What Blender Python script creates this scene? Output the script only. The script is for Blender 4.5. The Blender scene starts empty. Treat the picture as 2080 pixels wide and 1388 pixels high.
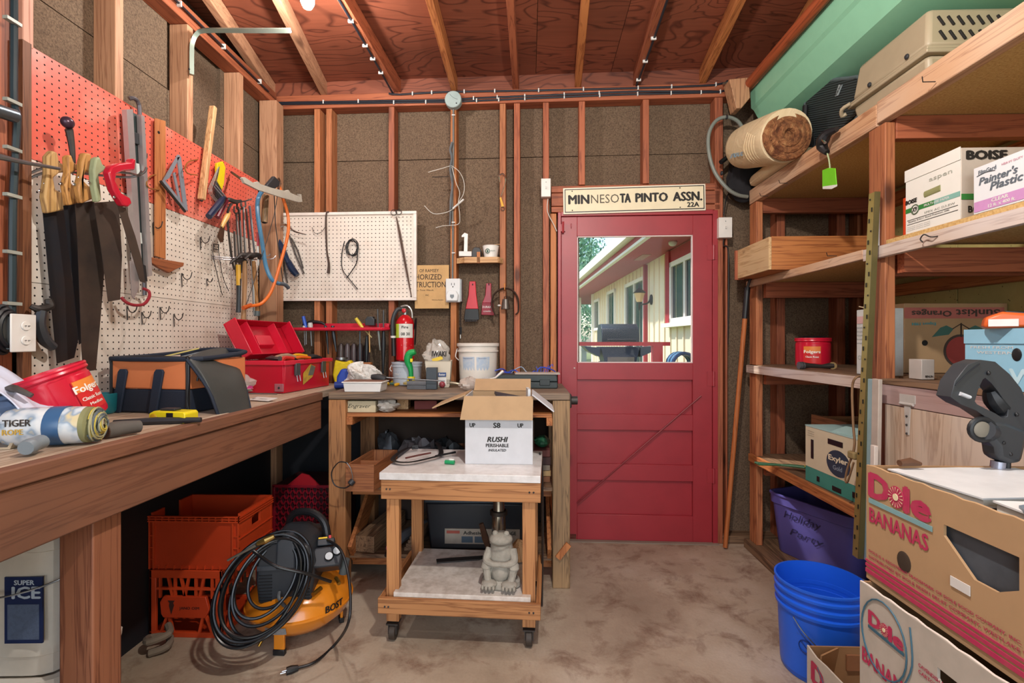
import bpy, bmesh, math, random
from mathutils import Vector, Matrix, Euler
random.seed(7)
S = bpy.context.scene
C = bpy.context.collection
PI = math.pi

# ---------------------------------------------------------------- camera, light, exposure
CAM_Z = 1.25
YAW = math.radians(1.89)
F = 1000.0
cd = bpy.data.cameras.new('camera'); cd.lens = F / 2080 * 36; cd.sensor_width = 36; cd.clip_start = .02; cd.clip_end = 200
cam = bpy.data.objects.new('camera', cd); C.objects.link(cam)
cam.location = (0, 0, CAM_Z); cam.rotation_euler = (PI / 2, 0, YAW)
S.camera = cam
S.view_settings.view_transform = 'Standard'; S.view_settings.look = 'None'
S.view_settings.gamma = 1; S.view_settings.use_curve_mapping = False
S.view_settings.exposure = 0.3

w = bpy.data.worlds.new('world'); S.world = w; w.use_nodes = True
nt = w.node_tree; nt.nodes.clear()
sky = nt.nodes.new('ShaderNodeTexSky'); sky.sky_type = 'NISHITA'; sky.sun_disc = False
sky.sun_elevation = math.radians(50); sky.sun_rotation = math.radians(200); sky.air_density = 1.2; sky.dust_density = 2
bg = nt.nodes.new('ShaderNodeBackground'); bg.inputs['Strength'].default_value = .26
ow = nt.nodes.new('ShaderNodeOutputWorld')
nt.links.new(sky.outputs[0], bg.inputs[0]); nt.links.new(bg.outputs[0], ow.inputs[0])

def lamp(name, kind, loc, energy, color, **kw):
    d = bpy.data.lights.new(name, kind); d.energy = energy; d.color = color
    rot = kw.pop('rot', (0, 0, 0))
    for k, v in kw.items(): setattr(d, k, v)
    o = bpy.data.objects.new(name, d); o.location = loc; o.rotation_euler = rot; C.objects.link(o)
    return o
# outdoor sun on the house beyond the door
lamp('sun', 'SUN', (0, 0, 9), 4.2, (1, .93, .82), angle=math.radians(1.5), rot=(math.radians(38), 0, math.radians(-118)))
# bare bulb hung near the middle of the shed, above and right of the photographer
lamp('middle_bulb', 'POINT', (.2, .8, 2.48), 92, (1, .94, .87), shadow_soft_size=.035)
# daylight through the open garage door behind the photographer
lamp('garage_daylight', 'AREA', (.3, -2.4, 1.5), 62, (.84, .92, 1), shape='RECTANGLE', size=3.6, size_y=2.4, rot=(PI / 2, 0, 0))

# ---------------------------------------------------------------- measuring helpers
ca, sa = math.cos(YAW), math.sin(YAW)
def ray(px, py):
    xc = (px - 1040) / F; zc = (694 - py) / F
    return Vector((xc * ca - sa, xc * sa + ca, zc))
def atY(px, py, Y):
    d = ray(px, py); return Vector((0, 0, CAM_Z)) + d * (Y / d.y)
def atX(px, py, X):
    d = ray(px, py); return Vector((0, 0, CAM_Z)) + d * (X / d.x)
def atZ(px, py, Z):
    d = ray(px, py); return Vector((0, 0, CAM_Z)) + d * ((Z - CAM_Z) / d.z)
BETA = math.radians(1.5)
BO = Vector((.7, 3.095, 0))
BU = Vector((math.cos(BETA), -math.sin(BETA), 0)); BN = Vector((math.sin(BETA), math.cos(BETA), 0))   # along the wall, into the wall
def BW(u, off, z): return BO + BU * (u - .7) - BN * off + Vector((0, 0, z))
def bw(px, py, off=0):
    "pixel -> (u, z) on the plane lying off metres in front of the back wall's stud faces"
    d = ray(px, py); o = Vector((0, 0, CAM_Z))
    t = ((BO - BN * off - o).dot(BN)) / d.dot(BN); p = o + d * t
    return (p - BO).dot(BU) + .7, p.z
LW = -1.62

# ---------------------------------------------------------------- mesh builder
class MB:
    def __init__(s): s.v = []; s.f = []; s.M = Matrix()
    def add(s, vs, fs):
        n = len(s.v); M = s.M
        s.v += [M @ Vector(v) for v in vs]; s.f += [tuple(i + n for i in f) for f in fs]; return s
    def box(s, x0, x1, y0, y1, z0, z1):
        return s.add([(x0,y0,z0),(x1,y0,z0),(x1,y1,z0),(x0,y1,z0),(x0,y0,z1),(x1,y0,z1),(x1,y1,z1),(x0,y1,z1)],
                     [(3,2,1,0),(4,5,6,7),(0,1,5,4),(1,2,6,5),(2,3,7,6),(3,0,4,7)])
    def ob(s, c, size, rot=(0,0,0)):
        M = s.M; s.M = M @ Matrix.Translation(c) @ Euler(rot).to_matrix().to_4x4()
        a, b, d = [q / 2 for q in size]; s.box(-a, a, -b, b, -d, d); s.M = M; return s
    def bar(s, p0, p1, w, h, up=(0,0,1)):
        p0, p1 = Vector(p0), Vector(p1); d = (p1 - p0); L = d.length; x = d.normalized()
        y = Vector(up).cross(x)
        if y.length < 1e-4: y = Vector((0,1,0)).cross(x)
        y.normalize(); z = x.cross(y); M = s.M
        s.M = M @ Matrix(((x.x,y.x,z.x,p0.x),(x.y,y.y,z.y,p0.y),(x.z,y.z,z.z,p0.z),(0,0,0,1)))
        s.box(0, L, -w/2, w/2, -h/2, h/2); s.M = M; return s
    def rings(s, R, cap0=True, cap1=True, closed=False):
        n = len(R[0]); vs = [p for r in R for p in r]; fs = []
        K = len(R) if closed else len(R) - 1
        for i in range(K):
            a = i * n; b = ((i + 1) % len(R)) * n
            for j in range(n):
                k = (j + 1) % n; fs.append((a+j, a+k, b+k, b+j))
        if not closed:
            if cap0: fs.append(tuple(reversed(range(n))))
            if cap1: fs.append(tuple(range((len(R)-1)*n, len(R)*n)))
        return s.add(vs, fs)
    def tube(s, pts, r, n=8, closed=False, sm=0, flat=None):
        pts = [Vector(p) for p in pts]
        if sm: pts = spl(pts, sm, closed)
        m = len(pts); rs = r if isinstance(r, (list, tuple)) else None
        R = []; prev = None
        for i, p in enumerate(pts):
            a = pts[i-1] if (i or closed) else p; b = pts[(i+1) % m] if (i < m-1 or closed) else p
            t = (b - a).normalized() if (b - a).length > 1e-9 else Vector((0,0,1))
            if prev is None:
                q = Vector((0,0,1)) if abs(t.z) < .9 else Vector((1,0,0)); x = t.cross(q).normalized()
            else:
                x = (prev - t * prev.dot(t)); x = x.normalized() if x.length > 1e-6 else prev
            prev = x; y = t.cross(x)
            if rs: f = i / (m - 1) * (len(rs) - 1); k = min(int(f), len(rs) - 2); rr = rs[k] + (rs[k+1] - rs[k]) * (f - k)
            else: rr = r
            fy = flat or 1
            R.append([p + (x * math.cos(2*PI*j/n) + y * fy * math.sin(2*PI*j/n)) * rr for j in range(n)])
        return s.rings(R, closed=closed)
    def cyl(s, p0, p1, r0, r1=None, n=16): return s.tube([p0, p1], [r0, r0 if r1 is None else r1], n)
    def lathe(s, prof, n=28, c=(0,0,0), a0=0, sx=1, sy=1, cap=False):
        R = [[(c[0] + sx*r*math.cos(a0+2*PI*j/n), c[1] + sy*r*math.sin(a0+2*PI*j/n), c[2]+z) for j in range(n)] for r, z in prof]
        return s.rings(R, cap, cap)
    def prism(s, poly, a, b, ax='y'):
        f = {'y': lambda u, v, w: (u, w, v), 'x': lambda u, v, w: (w, u, v), 'z': lambda u, v, w: (u, v, w)}[ax]
        n = len(poly)
        fs = [tuple(range(n)), tuple(reversed(range(n, 2*n)))] + [(i, n+i, n+(i+1) % n, (i+1) % n) for i in range(n)]
        return s.add([f(u, v, a) for u, v in poly] + [f(u, v, b) for u, v in poly], fs)
    def ball(s, c, r, n=14, m=9):
        if not isinstance(r, (tuple, list)): r = (r, r, r)
        R = []
        for i in range(m + 1):
            t = PI * i / m; q = max(math.sin(t), 1e-3)
            R.append([(c[0]+r[0]*q*math.cos(2*PI*j/n), c[1]+r[1]*q*math.sin(2*PI*j/n), c[2]-r[2]*math.cos(t)) for j in range(n)])
        return s.rings(R)
    def surf(s, f, nu, nv, thick=0):
        vs = [f(i/nu, j/nv) for i in range(nu+1) for j in range(nv+1)]; k = nv + 1
        fs = [(i*k+j, (i+1)*k+j, (i+1)*k+j+1, i*k+j+1) for i in range(nu) for j in range(nv)]
        return s.add(vs, fs)
    def text(s, t, o, rt, up, w, h, bold=0.0, sk=0):
        "lettering: lower-left corner o, box w x h, reading along rt; bold thickens by overlapping copies"
        cu = bpy.data.curves.new('t', 'FONT'); cu.body = t; cu.size = 1; cu.resolution_u = 2; cu.shear = sk; cu.fill_mode = 'BOTH'
        tmp = bpy.data.objects.new('t', cu); C.objects.link(tmp)
        me = bpy.data.meshes.new_from_object(tmp.evaluated_get(bpy.context.evaluated_depsgraph_get()))
        xs = [v.co.x for v in me.vertices]; ys = [v.co.y for v in me.vertices]
        if xs:
            x0, x1, y0, y1 = min(xs), max(xs), min(ys), max(ys)
            o = Vector(o); rt = Vector(rt).normalized(); up = Vector(up).normalized()
            kx = w / max(x1-x0, 1e-6); ky = h / max(y1-y0, 1e-6); b = h * bold
            for i, (dx, dy) in enumerate(((0, 0), (b, 0), (-b, 0), (0, b*.6), (0, -b*.6)) if bold > 0 else ((0, 0),)):
                s.add([o + rt * ((v.co.x-x0)*kx + dx) + up * ((v.co.y-y0)*ky + dy) + rt.cross(up) * (i*6e-5) for v in me.vertices], [tuple(p.vertices) for p in me.polygons])
        bpy.data.objects.remove(tmp); bpy.data.curves.remove(cu); bpy.data.meshes.remove(me)
        return s
    def mesh(s, name, fixn=True):
        me = bpy.data.meshes.new(name); me.from_pydata([tuple(v) for v in s.v], [], s.f)
        if fixn:
            bm = bmesh.new(); bm.from_mesh(me); bmesh.ops.recalc_face_normals(bm, faces=bm.faces); bm.to_mesh(me); bm.free()
        return me

def spl(P, k, closed=False):
    out = []; n = len(P)
    for i in range(n if closed else n - 1):
        if closed: a, b, c, d = P[i-1], P[i], P[(i+1) % n], P[(i+2) % n]
        else: a, b, c, d = P[max(i-1, 0)], P[i], P[i+1], P[min(i+2, n-1)]
        for j in range(k):
            t = j / k
            out.append(.5 * ((2*b) + (c-a)*t + (2*a-5*b+4*c-d)*t*t + (3*b-a-3*c+d)*t**3))
    if not closed: out.append(P[-1])
    return out

def mk(name, mb, m, parent=None, loc=None, rot=None, bev=0, sm=32, label=None, kind=None, fixn=True, sol=0, sub=0):
    me = mb if isinstance(mb, bpy.types.Mesh) else mb.mesh(name, fixn)
    if sm and not isinstance(mb, bpy.types.Mesh):
        me.polygons.foreach_set('use_smooth', [True] * len(me.polygons)); me.set_sharp_from_angle(angle=math.radians(sm))
    o = bpy.data.objects.new(name, me); C.objects.link(o)
    if isinstance(m, dict):
        vs = [v.co for v in me.vertices]
        d = [max(v[i] for v in vs) - min(v[i] for v in vs) for i in range(3)]
        m = m['xyz'[d.index(max(d))]]
    if not me.materials: me.materials.append(m)
    if parent is not None: o.parent = parent
    if loc is not None: o.location = loc
    if rot is not None: o.rotation_euler = rot
    if sol: q = o.modifiers.new('s', 'SOLIDIFY'); q.thickness = sol; q.offset = 0
    if sub: q = o.modifiers.new('u', 'SUBSURF'); q.levels = sub; q.render_levels = sub
    if bev: q = o.modifiers.new('b', 'BEVEL'); q.width = bev; q.segments = 2; q.limit_method = 'ANGLE'; q.angle_limit = math.radians(40)
    if label: o['label'] = label
    if kind: o['kind'] = kind
    return o
def tag(o, label, cat, group=None):
    o['label'] = label; o['category'] = cat
    if group: o['group'] = group
    return o
def thing(name, label, cat, loc=(0,0,0), rz=0, group=None, rot=None):
    o = bpy.data.objects.new(name, None); C.objects.link(o); o.empty_display_size = .05
    o.location = loc; o.rotation_euler = rot or (0, 0, rz)
    return tag(o, label, cat, group)
def solo(name, mb, m, label, cat, loc=(0,0,0), rz=0, rot=None, group=None, **kw):
    return tag(mk(name, mb, m, None, loc, rot or (0, 0, rz), **kw), label, cat, group)
def copy_tree(o, parent=None):
    c = o.copy(); C.objects.link(c)
    if parent is not None: c.parent = parent
    for ch in list(o.children): copy_tree(ch, c)
    return c

# ---------------------------------------------------------------- materials
def lin(h):
    h = h.lstrip('#'); r = [int(h[i:i+2], 16) / 255 for i in (0, 2, 4)]
    return tuple(c / 12.92 if c <= .04045 else ((c + .055) / 1.055) ** 2.4 for c in r) + (1,)
class NT:
    def __init__(s, name):
        s.m = bpy.data.materials.new(name); s.m.use_nodes = True; s.t = s.m.node_tree; s.t.nodes.clear()
        s.o = s.n('ShaderNodeOutputMaterial'); s.p = s.n('ShaderNodeBsdfPrincipled'); s.l(s.p.outputs[0], s.o.inputs[0])
    def n(s, t, **kw):
        x = s.t.nodes.new(t)
        for k, v in kw.items(): setattr(x, k, v)
        return x
    def l(s, a, b): s.t.links.new(a, b)
    def sock(s, i, v):
        if hasattr(v, 'is_output') or isinstance(v, bpy.types.NodeSocket): s.l(v, i)
        else: i.default_value = v
    def math(s, op, a, b=0, c=None):
        x = s.n('ShaderNodeMath', operation=op); s.sock(x.inputs[0], a); s.sock(x.inputs[1], b)
        if c is not None: s.sock(x.inputs[2], c)
        return x.outputs[0]
    def noise(s, vec, scale, detail=3, rough=.5, dist=0):
        x = s.n('ShaderNodeTexNoise'); s.l(vec, x.inputs['Vector']); x.inputs['Scale'].default_value = scale
        x.inputs['Detail'].default_value = detail; x.inputs['Roughness'].default_value = rough; x.inputs['Distortion'].default_value = dist
        return x.outputs['Fac']
    def coord(s, k='Object', scale=(1,1,1), loc=(0,0,0)):
        c = s.n('ShaderNodeTexCoord'); m = s.n('ShaderNodeMapping'); s.l(c.outputs[k], m.inputs[0])
        m.inputs['Scale'].default_value = scale; m.inputs['Location'].default_value = loc; return m.outputs[0]
    def rcoord(s, scale):
        "object coordinates shifted at random for each object"
        c = s.n('ShaderNodeTexCoord'); i = s.n('ShaderNodeObjectInfo'); a = s.n('ShaderNodeVectorMath', operation='ADD')
        k = s.n('ShaderNodeVectorMath', operation='SCALE'); k.inputs[0].default_value = (17, 23, 31); s.l(i.outputs['Random'], k.inputs['Scale'])
        s.l(c.outputs['Object'], a.inputs[0]); s.l(k.outputs[0], a.inputs[1])
        m = s.n('ShaderNodeMapping'); s.l(a.outputs[0], m.inputs[0]); m.inputs['Scale'].default_value = scale
        s.rand = i.outputs['Random']; return m.outputs[0]
    def ramp(s, fac, stops):
        r = s.n('ShaderNodeValToRGB'); s.l(fac, r.inputs[0]); e = r.color_ramp.elements
        while len(e) < len(stops): e.new(.5)
        for x, (p, c) in zip(e, stops): x.position = p; x.color = lin(c) if isinstance(c, str) else c
        return r.outputs[0]
    def mix(s, fac, a, b, mode='MIX'):
        x = s.n('ShaderNodeMix', data_type='RGBA', blend_type=mode); s.sock(x.inputs[0], fac)
        s.sock(x.inputs[6], lin(a) if isinstance(a, str) else a); s.sock(x.inputs[7], lin(b) if isinstance(b, str) else b); return x.outputs[2]
    def hsv(s, col, val, sat=1):
        x = s.n('ShaderNodeHueSaturation'); s.sock(x.inputs['Value'], val); s.sock(x.inputs['Saturation'], sat); s.l(col, x.inputs['Color']); return x.outputs[0]
    def bump(s, h, st=.3, d=.002):
        b = s.n('ShaderNodeBump'); s.l(h, b.inputs['Height']); b.inputs['Strength'].default_value = st; b.inputs['Distance'].default_value = d
        s.l(b.outputs[0], s.p.inputs['Normal'])
    def fin(s, col, rough=.6, metal=0):
        s.sock(s.p.inputs['Base Color'], lin(col) if isinstance(col, str) else col); s.sock(s.p.inputs['Roughness'], rough); s.p.inputs['Metallic'].default_value = metal
        return s.m
_mc = {}
def mat(col, rough=.5, metal=0, dirt=.25, sc=14, dcol=None, bump=0, bs=60, coat=0, spec=None):
    k = (col, rough, metal, dirt, sc, dcol, bump, bs, coat, spec)
    if k in _mc: return _mc[k]
    t = NT('m_' + col.strip('#')); v = t.rcoord((1,1,1)); n = t.noise(v, sc, 4, .6)
    f = t.ramp(n, [(.42, (0,0,0,1)), (.75, (1,1,1,1))])
    base = lin(col); dk = lin(dcol) if dcol else tuple(c * .45 for c in base[:3]) + (1,)
    c = t.mix(t.math('MULTIPLY', f, dirt), base, dk)
    if bump: t.bump(t.noise(v, bs, 4), bump)
    if coat: t.p.inputs['Coat Weight'].default_value = coat
    if spec is not None: t.p.inputs['Specular IOR Level'].default_value = spec
    _mc[k] = t.fin(c, rough, metal); return _mc[k]
def wood(a, b, knots=True, rough=.62, across=22, val=.22, stain=None, sc=1.0):
    out = {}
    for i, ax in enumerate('xyz'):
        t = NT('wood_' + a.strip('#') + ax); s3 = [across * sc] * 3; s3[i] = .8 * sc
        v = t.rcoord(tuple(s3)); n = t.noise(v, 1.6, 4, .55, .6)
        rings = t.math('FRACT', t.math('MULTIPLY', n, 5)); rings = t.math('ABSOLUTE', t.math('SUBTRACT', rings, .5))
        col = t.ramp(rings, [(.0, b), (.22, a), (.5, a)])
        s2 = [6] * 3; s2[i] = 2.2; v2 = t.rcoord(tuple(s2)); r = t.rand
        if knots:
            vo = t.n('ShaderNodeTexVoronoi'); t.l(v2, vo.inputs['Vector']); vo.inputs['Scale'].default_value = .8
            col = t.mix(t.ramp(vo.outputs['Distance'], [(.05, (.85,)*3 + (1,)), (.13, (0,0,0,1))]), col, '#3a1c0e')
        big = t.noise(v2, .8, 3)
        col = t.mix(t.math('MULTIPLY', t.ramp(big, [(.4, (0,0,0,1)), (.7, (1,1,1,1))]), .45), col, stain or b)
        col = t.hsv(col, t.math('ADD', t.math('MULTIPLY', r, val * 2), 1 - val))
        t.bump(n, .25, .002); out[ax] = t.fin(col, rough)
    return out
def peg(col, ax, dirt='#b39a86', off=(0, 0), dmg=.3):
    "perforated hardboard: one inch grid of dark holes"
    t = NT('pegboard'); c = t.n('ShaderNodeTexCoord'); sp = t.n('ShaderNodeSeparateXYZ'); t.l(c.outputs['Object'], sp.inputs[0])
    d = []
    for k, o in zip((ax, 2), off):
        f = t.math('FRACT', t.math('ADD', t.math('MULTIPLY', sp.outputs[k], 1 / .0254), o + 100)); d.append(t.math('POWER', t.math('SUBTRACT', f, .5), 2))
    r = t.math('LESS_THAN', t.math('ADD', d[0], d[1]), .0165)
    n = t.noise(c.outputs['Object'], 5, 4, .6); base = t.mix(t.math('MULTIPLY', t.ramp(n, [(.5, (0,0,0,1)), (.72, (1,1,1,1))]), dmg), col, dirt)
    return t.fin(t.mix(r, base, '#150d0a'), t.math('ADD', t.math('MULTIPLY', r, .4), .45))
def fiber(a='#7a6550', b='#443428'):
    t = NT('fiberboard'); v = t.coord(); n = t.noise(v, 150, 3, .7); m = t.noise(v, 2.5, 4)
    c = t.mix(n, b, a); c = t.ramp(n, [(.3, b), (.55, a), (.78, '#8a7660')]); c = t.mix(t.math('MULTIPLY', m, .5), c, b)
    t.bump(n, .6, .003); return t.fin(c, .9)
def ply(a, b, ax=0, k=9):
    t = NT('plywood'); s3 = [3.2, 3.2, 3.2]; s3[ax] = 1.1; v = t.rcoord(tuple(s3)); n = t.noise(v, .9, 3, .45, .5)
    r = t.math('ABSOLUTE', t.math('SUBTRACT', t.math('FRACT', t.math('MULTIPLY', n, k * 2.2)), .5))
    s4 = [60] * 3; s4[ax] = 4; f = t.noise(t.coord('Object', tuple(s4)), 1, 3)
    c = t.ramp(r, [(.0, b), (.16, a), (.5, a)]); c = t.mix(t.math('MULTIPLY', f, .5), c, b)
    big = t.noise(v, .6, 4); c = t.mix(t.math('MULTIPLY', t.ramp(big, [(.45, (0,0,0,1)), (.75, (1,1,1,1))]), .5), c, '#2c120b')
    t.bump(r, .15, .001); return t.fin(c, .55)
def emis(col, st):
    t = NT('glow'); t.p.inputs['Emission Color'].default_value = lin(col); t.p.inputs['Emission Strength'].default_value = st; return t.fin(col, .5)
def clear(col='#ffffff', rough=.15, alpha=.3):
    t = NT('clear_plastic'); tr = t.n('ShaderNodeBsdfTransparent'); mx = t.n('ShaderNodeMixShader'); mx.inputs[0].default_value = alpha
    t.l(tr.outputs[0], mx.inputs[1]); t.l(t.p.outputs[0], mx.inputs[2]); t.l(mx.outputs[0], t.o.inputs[0]); return t.fin(col, rough)

STUD = wood('#b8754c', '#905430', val=.15); STUDR = wood('#a55d3d', '#7c3f28', val=.15); STUDL = wood('#bb8d6c', '#96694e', val=.15)
PALE = wood('#d0a678', '#a0744a', val=.1); FIR = wood('#bf7a45', '#8a4b25', val=.12); OLDW = wood('#86694f', '#4b3526', val=.15)
BENCHW = wood('#83563f', '#6e4532', knots=False, val=.08, stain='#4a3b34'); CARTW = wood('#b98150', '#8a5730', val=.1)
SHELFW = wood('#c08a5c', '#8f5c38', val=.12, stain='#d8ccc0')
FIB = fiber(); BLACK = mat('#15161a', .45); DARK = mat('#2a2c30', .5); STEEL = mat('#8a8d90', .32, .9, .4); CHROME = mat('#c8cacc', .18, 1, .1)
RUST = mat('#5a3d2c', .7, .5, .6, 30, bump=.4); IRON = mat('#4a4644', .55, .7, .5, 25, bump=.2)
def word(t, o, rt, up, w, h, m, parent, bold=0.0, sk=0, name='lettering'):
    return mk(name, MB().text(t, o, rt, up, w, h, bold, sk), m, parent, sm=0, fixn=False)
WHITE = mat('#dcdad6', .45, 0, .2)
RED = mat('#c3142a', .32, 0, .12); REDPAINT = mat('#9b2a33', .42, 0, .25, 6, bump=.1, bs=30); CARD = mat('#b08e68', .85, 0, .2, 9, bump=.1)
CARDIN = mat('#a07a54', .9, 0, .3, 9); GAL = mat('#8f9c90', .4, .8, .35)

# ---------------------------------------------------------------- things measured on a plane
class Fr:
    """a thing whose pixels are measured on a wall plane; local x right, y into the wall, z up"""
    def __init__(s, wall, name, label, cat, px, py, off=0, group=None, c=0):
        s.wall, s.c, s.off = wall, c, off
        P = s.hit(px, py, off); rz = {'L': PI/2, 'B': -BETA, 'R': -PI/2, 'Y': 0}[wall]
        s.o = thing(name, label, cat, P, rz, group); s.P = P; s.R = Matrix.Rotation(-rz, 3, 'Z')
    def hit(s, px, py, o):
        if s.wall == 'L': return atX(px, py, LW + .012 + o)
        if s.wall == 'R': return atX(px, py, s.c - o)
        if s.wall == 'Y': return atY(px, py, s.c - o)
        u, z = bw(px, py, o); return BW(u, o, z)
    def p(s, px, py, o=None): return s.R @ (s.hit(px, py, s.off if o is None else o) - s.P)
    def plate(s, mb, pts, o=None, th=.004, back=False):
        q = [s.p(x, y, o) for x, y in pts]; y = q[0].y
        return mb.prism([(v.x, v.z) for v in q], y - th, y)
    def tube(s, mb, pts, r, n=6, sm=4, **k): return mb.tube([s.p(*q) for q in pts], r, n, sm=sm, **k)
    def part(s, name, mb, m, **k): return mk(name, mb, m, s.o, **k)
# ================================================================ the room
def struct(name, mb, m, **kw): return mk(name, mb, m, kind='structure', **kw)
# floor: stained concrete
t = NT('concrete'); v = t.coord(); n1 = t.noise(v, 1.6, 5, .62); n2 = t.noise(v, 6, 6, .7, .4); n3 = t.noise(v, 90, 3)
c = t.ramp(n1, [(.32, '#9a8874'), (.5, '#b3a18c'), (.66, '#c6b8a6')]); c = t.mix(t.ramp(n2, [(.5, (0,0,0,1)), (.68, (.8,)*3 + (1,))]), c, '#765846')
c = t.mix(t.math('MULTIPLY', n3, .25), c, '#6f6459'); t.bump(n3, .3, .003)
CONC = t.fin(c, t.math('ADD', t.math('MULTIPLY', n2, .3), .4))
struct('floor', MB().box(-1.75, 2.2, -2.6, 3.3, -.1, 0), CONC)
# ---- back wall, in its own frame (local x along the wall, local y into it)
def BWL(mb): mb.M = Matrix.Translation(BO - BU * .7) @ Matrix.Rotation(-BETA, 4, 'Z'); return mb
MBW = Matrix.Translation(BO - BU * .7) @ Matrix.Rotation(-BETA, 4, 'Z')
wb = struct('wall_back', MB().box(-1.78, .33, .13, .15, 0, 3.1).box(1.19, 2.25, .13, .15, 0, 3.1).box(.33, 1.19, .13, .15, 2.12, 3.1), FIB)
wb.location = BO - BU * .7; wb.rotation_euler = (0, 0, -BETA)
for x0, x1 in ((-1.76, -.866), (-.862, .326), (1.2, 2.2)):
    mk('sheathing_panel', MB().box(x0, x1, .09, .13, 0, 2.446), FIB, wb, bev=.002)
for x0, x1 in ((-1.76, -.866), (-.862, .326), (.33, 1.186), (1.19, 2.2)):
    mk('sheathing_panel', MB().box(x0, x1, .09, .13, 2.45 if x0 < .2 or x0 > 1 else 2.45, 2.98), FIB, wb, bev=.002)
mk('sheathing_panel', MB().box(.326, 1.2, .09, .13, 2.1, 2.446), FIB, wb)
def studx(px, z0, z1, w=.038, m=STUD, y0=0):
    u = bw(px, 694)[0]; mk('stud', MB().box(u, u + w, y0, y0 + .09, z0, z1), m, wb, bev=.003)
for px, m in ((638, STUD), (662, STUD), (789, STUDR), (915, FIR), (1015, STUD), (1044, STUDR), (1103, STUDR)): studx(px, 0, 2.76, m=m)
for px in (1176, 1306): studx(px, 2.235, 2.76, m=STUDR)
studx(1118, 0, 2.06, m=FIR, y0=.01)
studx(1452, 0, 2.76, .05, STUDR); studx(1474, 0, 2.0, .012, STUDR, .0)
for px in (1578, 1700): studx(px, 0, 2.76, .05, STUDR, .0)
studx(1742, 0, 2.76, .09, STUD)
mk('top_plate', MB().box(-1.72, 1.42, -.002, .088, 2.762, 2.805), STUDR, wb, bev=.003)
mk('top_plate', MB().box(-1.72, 1.42, 0, .09, 2.807, 2.85), STUDR, wb, bev=.003)
mk('top_plate', MB().box(1.425, 2.2, 0, .09, 2.762, 2.85), STUDR, wb, bev=.003)
mk('sole_plate', MB().box(-1.72, .3, 0, .09, 0, .04), OLDW, wb); mk('sole_plate', MB().box(1.2, 2.1, .0, .09, 0, .05), OLDW, wb)

u0 = bw(1120, 400)[0]; u1 = bw(1463, 400)[0]
for z0, z1 in ((2.065, 2.10), (2.104, 2.185), (2.189, 2.23)):
    mk('header', MB().box(u0, u1, .0, .09, z0, z1), STUDR, wb, bev=.003)
# ---- left wall
wl = struct('wall_left', MB().box(-1.75, -1.73, -2.6, 3.25, 0, 3.2), FIB)
ys = [-2.6, -1.38, -.16, 1.06, 2.28, 3.24]
for a, b in zip(ys, ys[1:]):
    mk('sheathing_panel', MB().box(-1.73, -1.71, a, b - .004, 0, 2.446), FIB, wl)
    mk('sheathing_panel', MB().box(-1.73, -1.71, a + (.4 if a > 2 else 0), b - .004, 2.45, 3.2), FIB, wl)
for y, m in ((-.17, STUDR), (.24, STUDR), (.65, STUDR), (1.06, STUDR), (1.455, STUDR), (1.88, STUDL), (2.29, STUDL), (2.71, STUDL)):
    mk('stud', MB().box(-1.71, LW, y, y + .04, 0, 2.762), m, wl, bev=.003)
mk('stud', MB().box(-1.70, LW + .012, 1.515, 1.55, 2.2, 2.762), wood('#d29c86', '#a2644c'), wl, bev=.003)
mk('corner_post', MB().box(-1.685, -1.575, 3.03, 3.12, 0, 2.762), STUDL, wl, bev=.003)
mk('top_plate', MB().box(-1.71, LW, -2.6, 3.12, 2.764, 2.803), STUDR, wl, bev=.003)
mk('top_plate', MB().box(-1.71, LW, -2.6, 3.12, 2.806, 2.848), STUDR, wl, bev=.003)
mk('blocking', MB().box(-1.54, -1.48, 1.2, 1.6, 2.79, 2.83), STUDR, wl) if 0 else None
# ---- right wall (painted board between the shelves)
t = NT('painted_board'); v = t.coord(); n = t.noise(v, 25, 5, .7); s = t.n('ShaderNodeTexVoronoi'); t.l(v, s.inputs['Vector']); s.inputs['Scale'].default_value = 42
c = t.mix(t.math('MULTIPLY', n, .5), '#c2b878', '#8c8048'); c = t.mix(t.ramp(s.outputs['Distance'], [(.07, (1,1,1,1)), (.14, (0,0,0,1))]), c, '#4a4020')
YEL = t.fin(c, .7)
wr = struct('wall_right', MB().box(2.08, 2.1, -2.6, 3.2, 0, 3.2), FIB)
for a, b in ((-2.6, .0), (.004, 1.21), (1.214, 2.42), (2.424, 3.13)):
    mk('wall_panel', MB().box(2.05, 2.08, a, b, 0, 3.0), YEL, wr, bev=.002)
# ---- ceiling: rafters and plywood
def zr(Y): return 2.852 + .055 * (3.1 - Y)
PLY = ply('#96543c', '#5a2c1e')
mk('blocking', MB().box(-1.76, 2.2, .01, .09, 2.852, 3.06), PLY, wb)
ce = struct('ceiling', MB().add([(-1.75,3.3,zr(3.3)+.108),(2.2,3.3,zr(3.3)+.108),(2.2,-2.6,zr(-2.6)+.108),(-1.75,-2.6,zr(-2.6)+.108),
     (-1.75,3.3,zr(3.3)+.13),(2.2,3.3,zr(3.3)+.13),(2.2,-2.6,zr(-2.6)+.13),(-1.75,-2.6,zr(-2.6)+.13)], [(0,1,2,3),(7,6,5,4),(0,4,5,1),(1,5,6,2),(2,6,7,3),(3,7,4,0)]), OLDW)
xs = [-1.75, -.9, .05, .52, 1.1, 2.15]
for a, b in zip(xs, xs[1:]):
    for ya, yb in ((3.3, .86), (.856, -2.6)):
        mk('plywood_sheet', MB().add([(x, y, zr(y) + dz) for dz in (.09, .104) for x, y in ((a, ya), (b-.003, ya), (b-.003, yb), (a, yb))],
           [(0,1,2,3),(7,6,5,4),(0,4,5,1),(1,5,6,2),(2,6,7,3),(3,7,4,0)]), PLY, ce)
def rz_hit(px, py):
    d = ray(px, py); k = (2.852 + .055*3.1 - CAM_Z) / (d.z + .055*d.y); return Vector((0,0,CAM_Z)) + d * k
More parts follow.
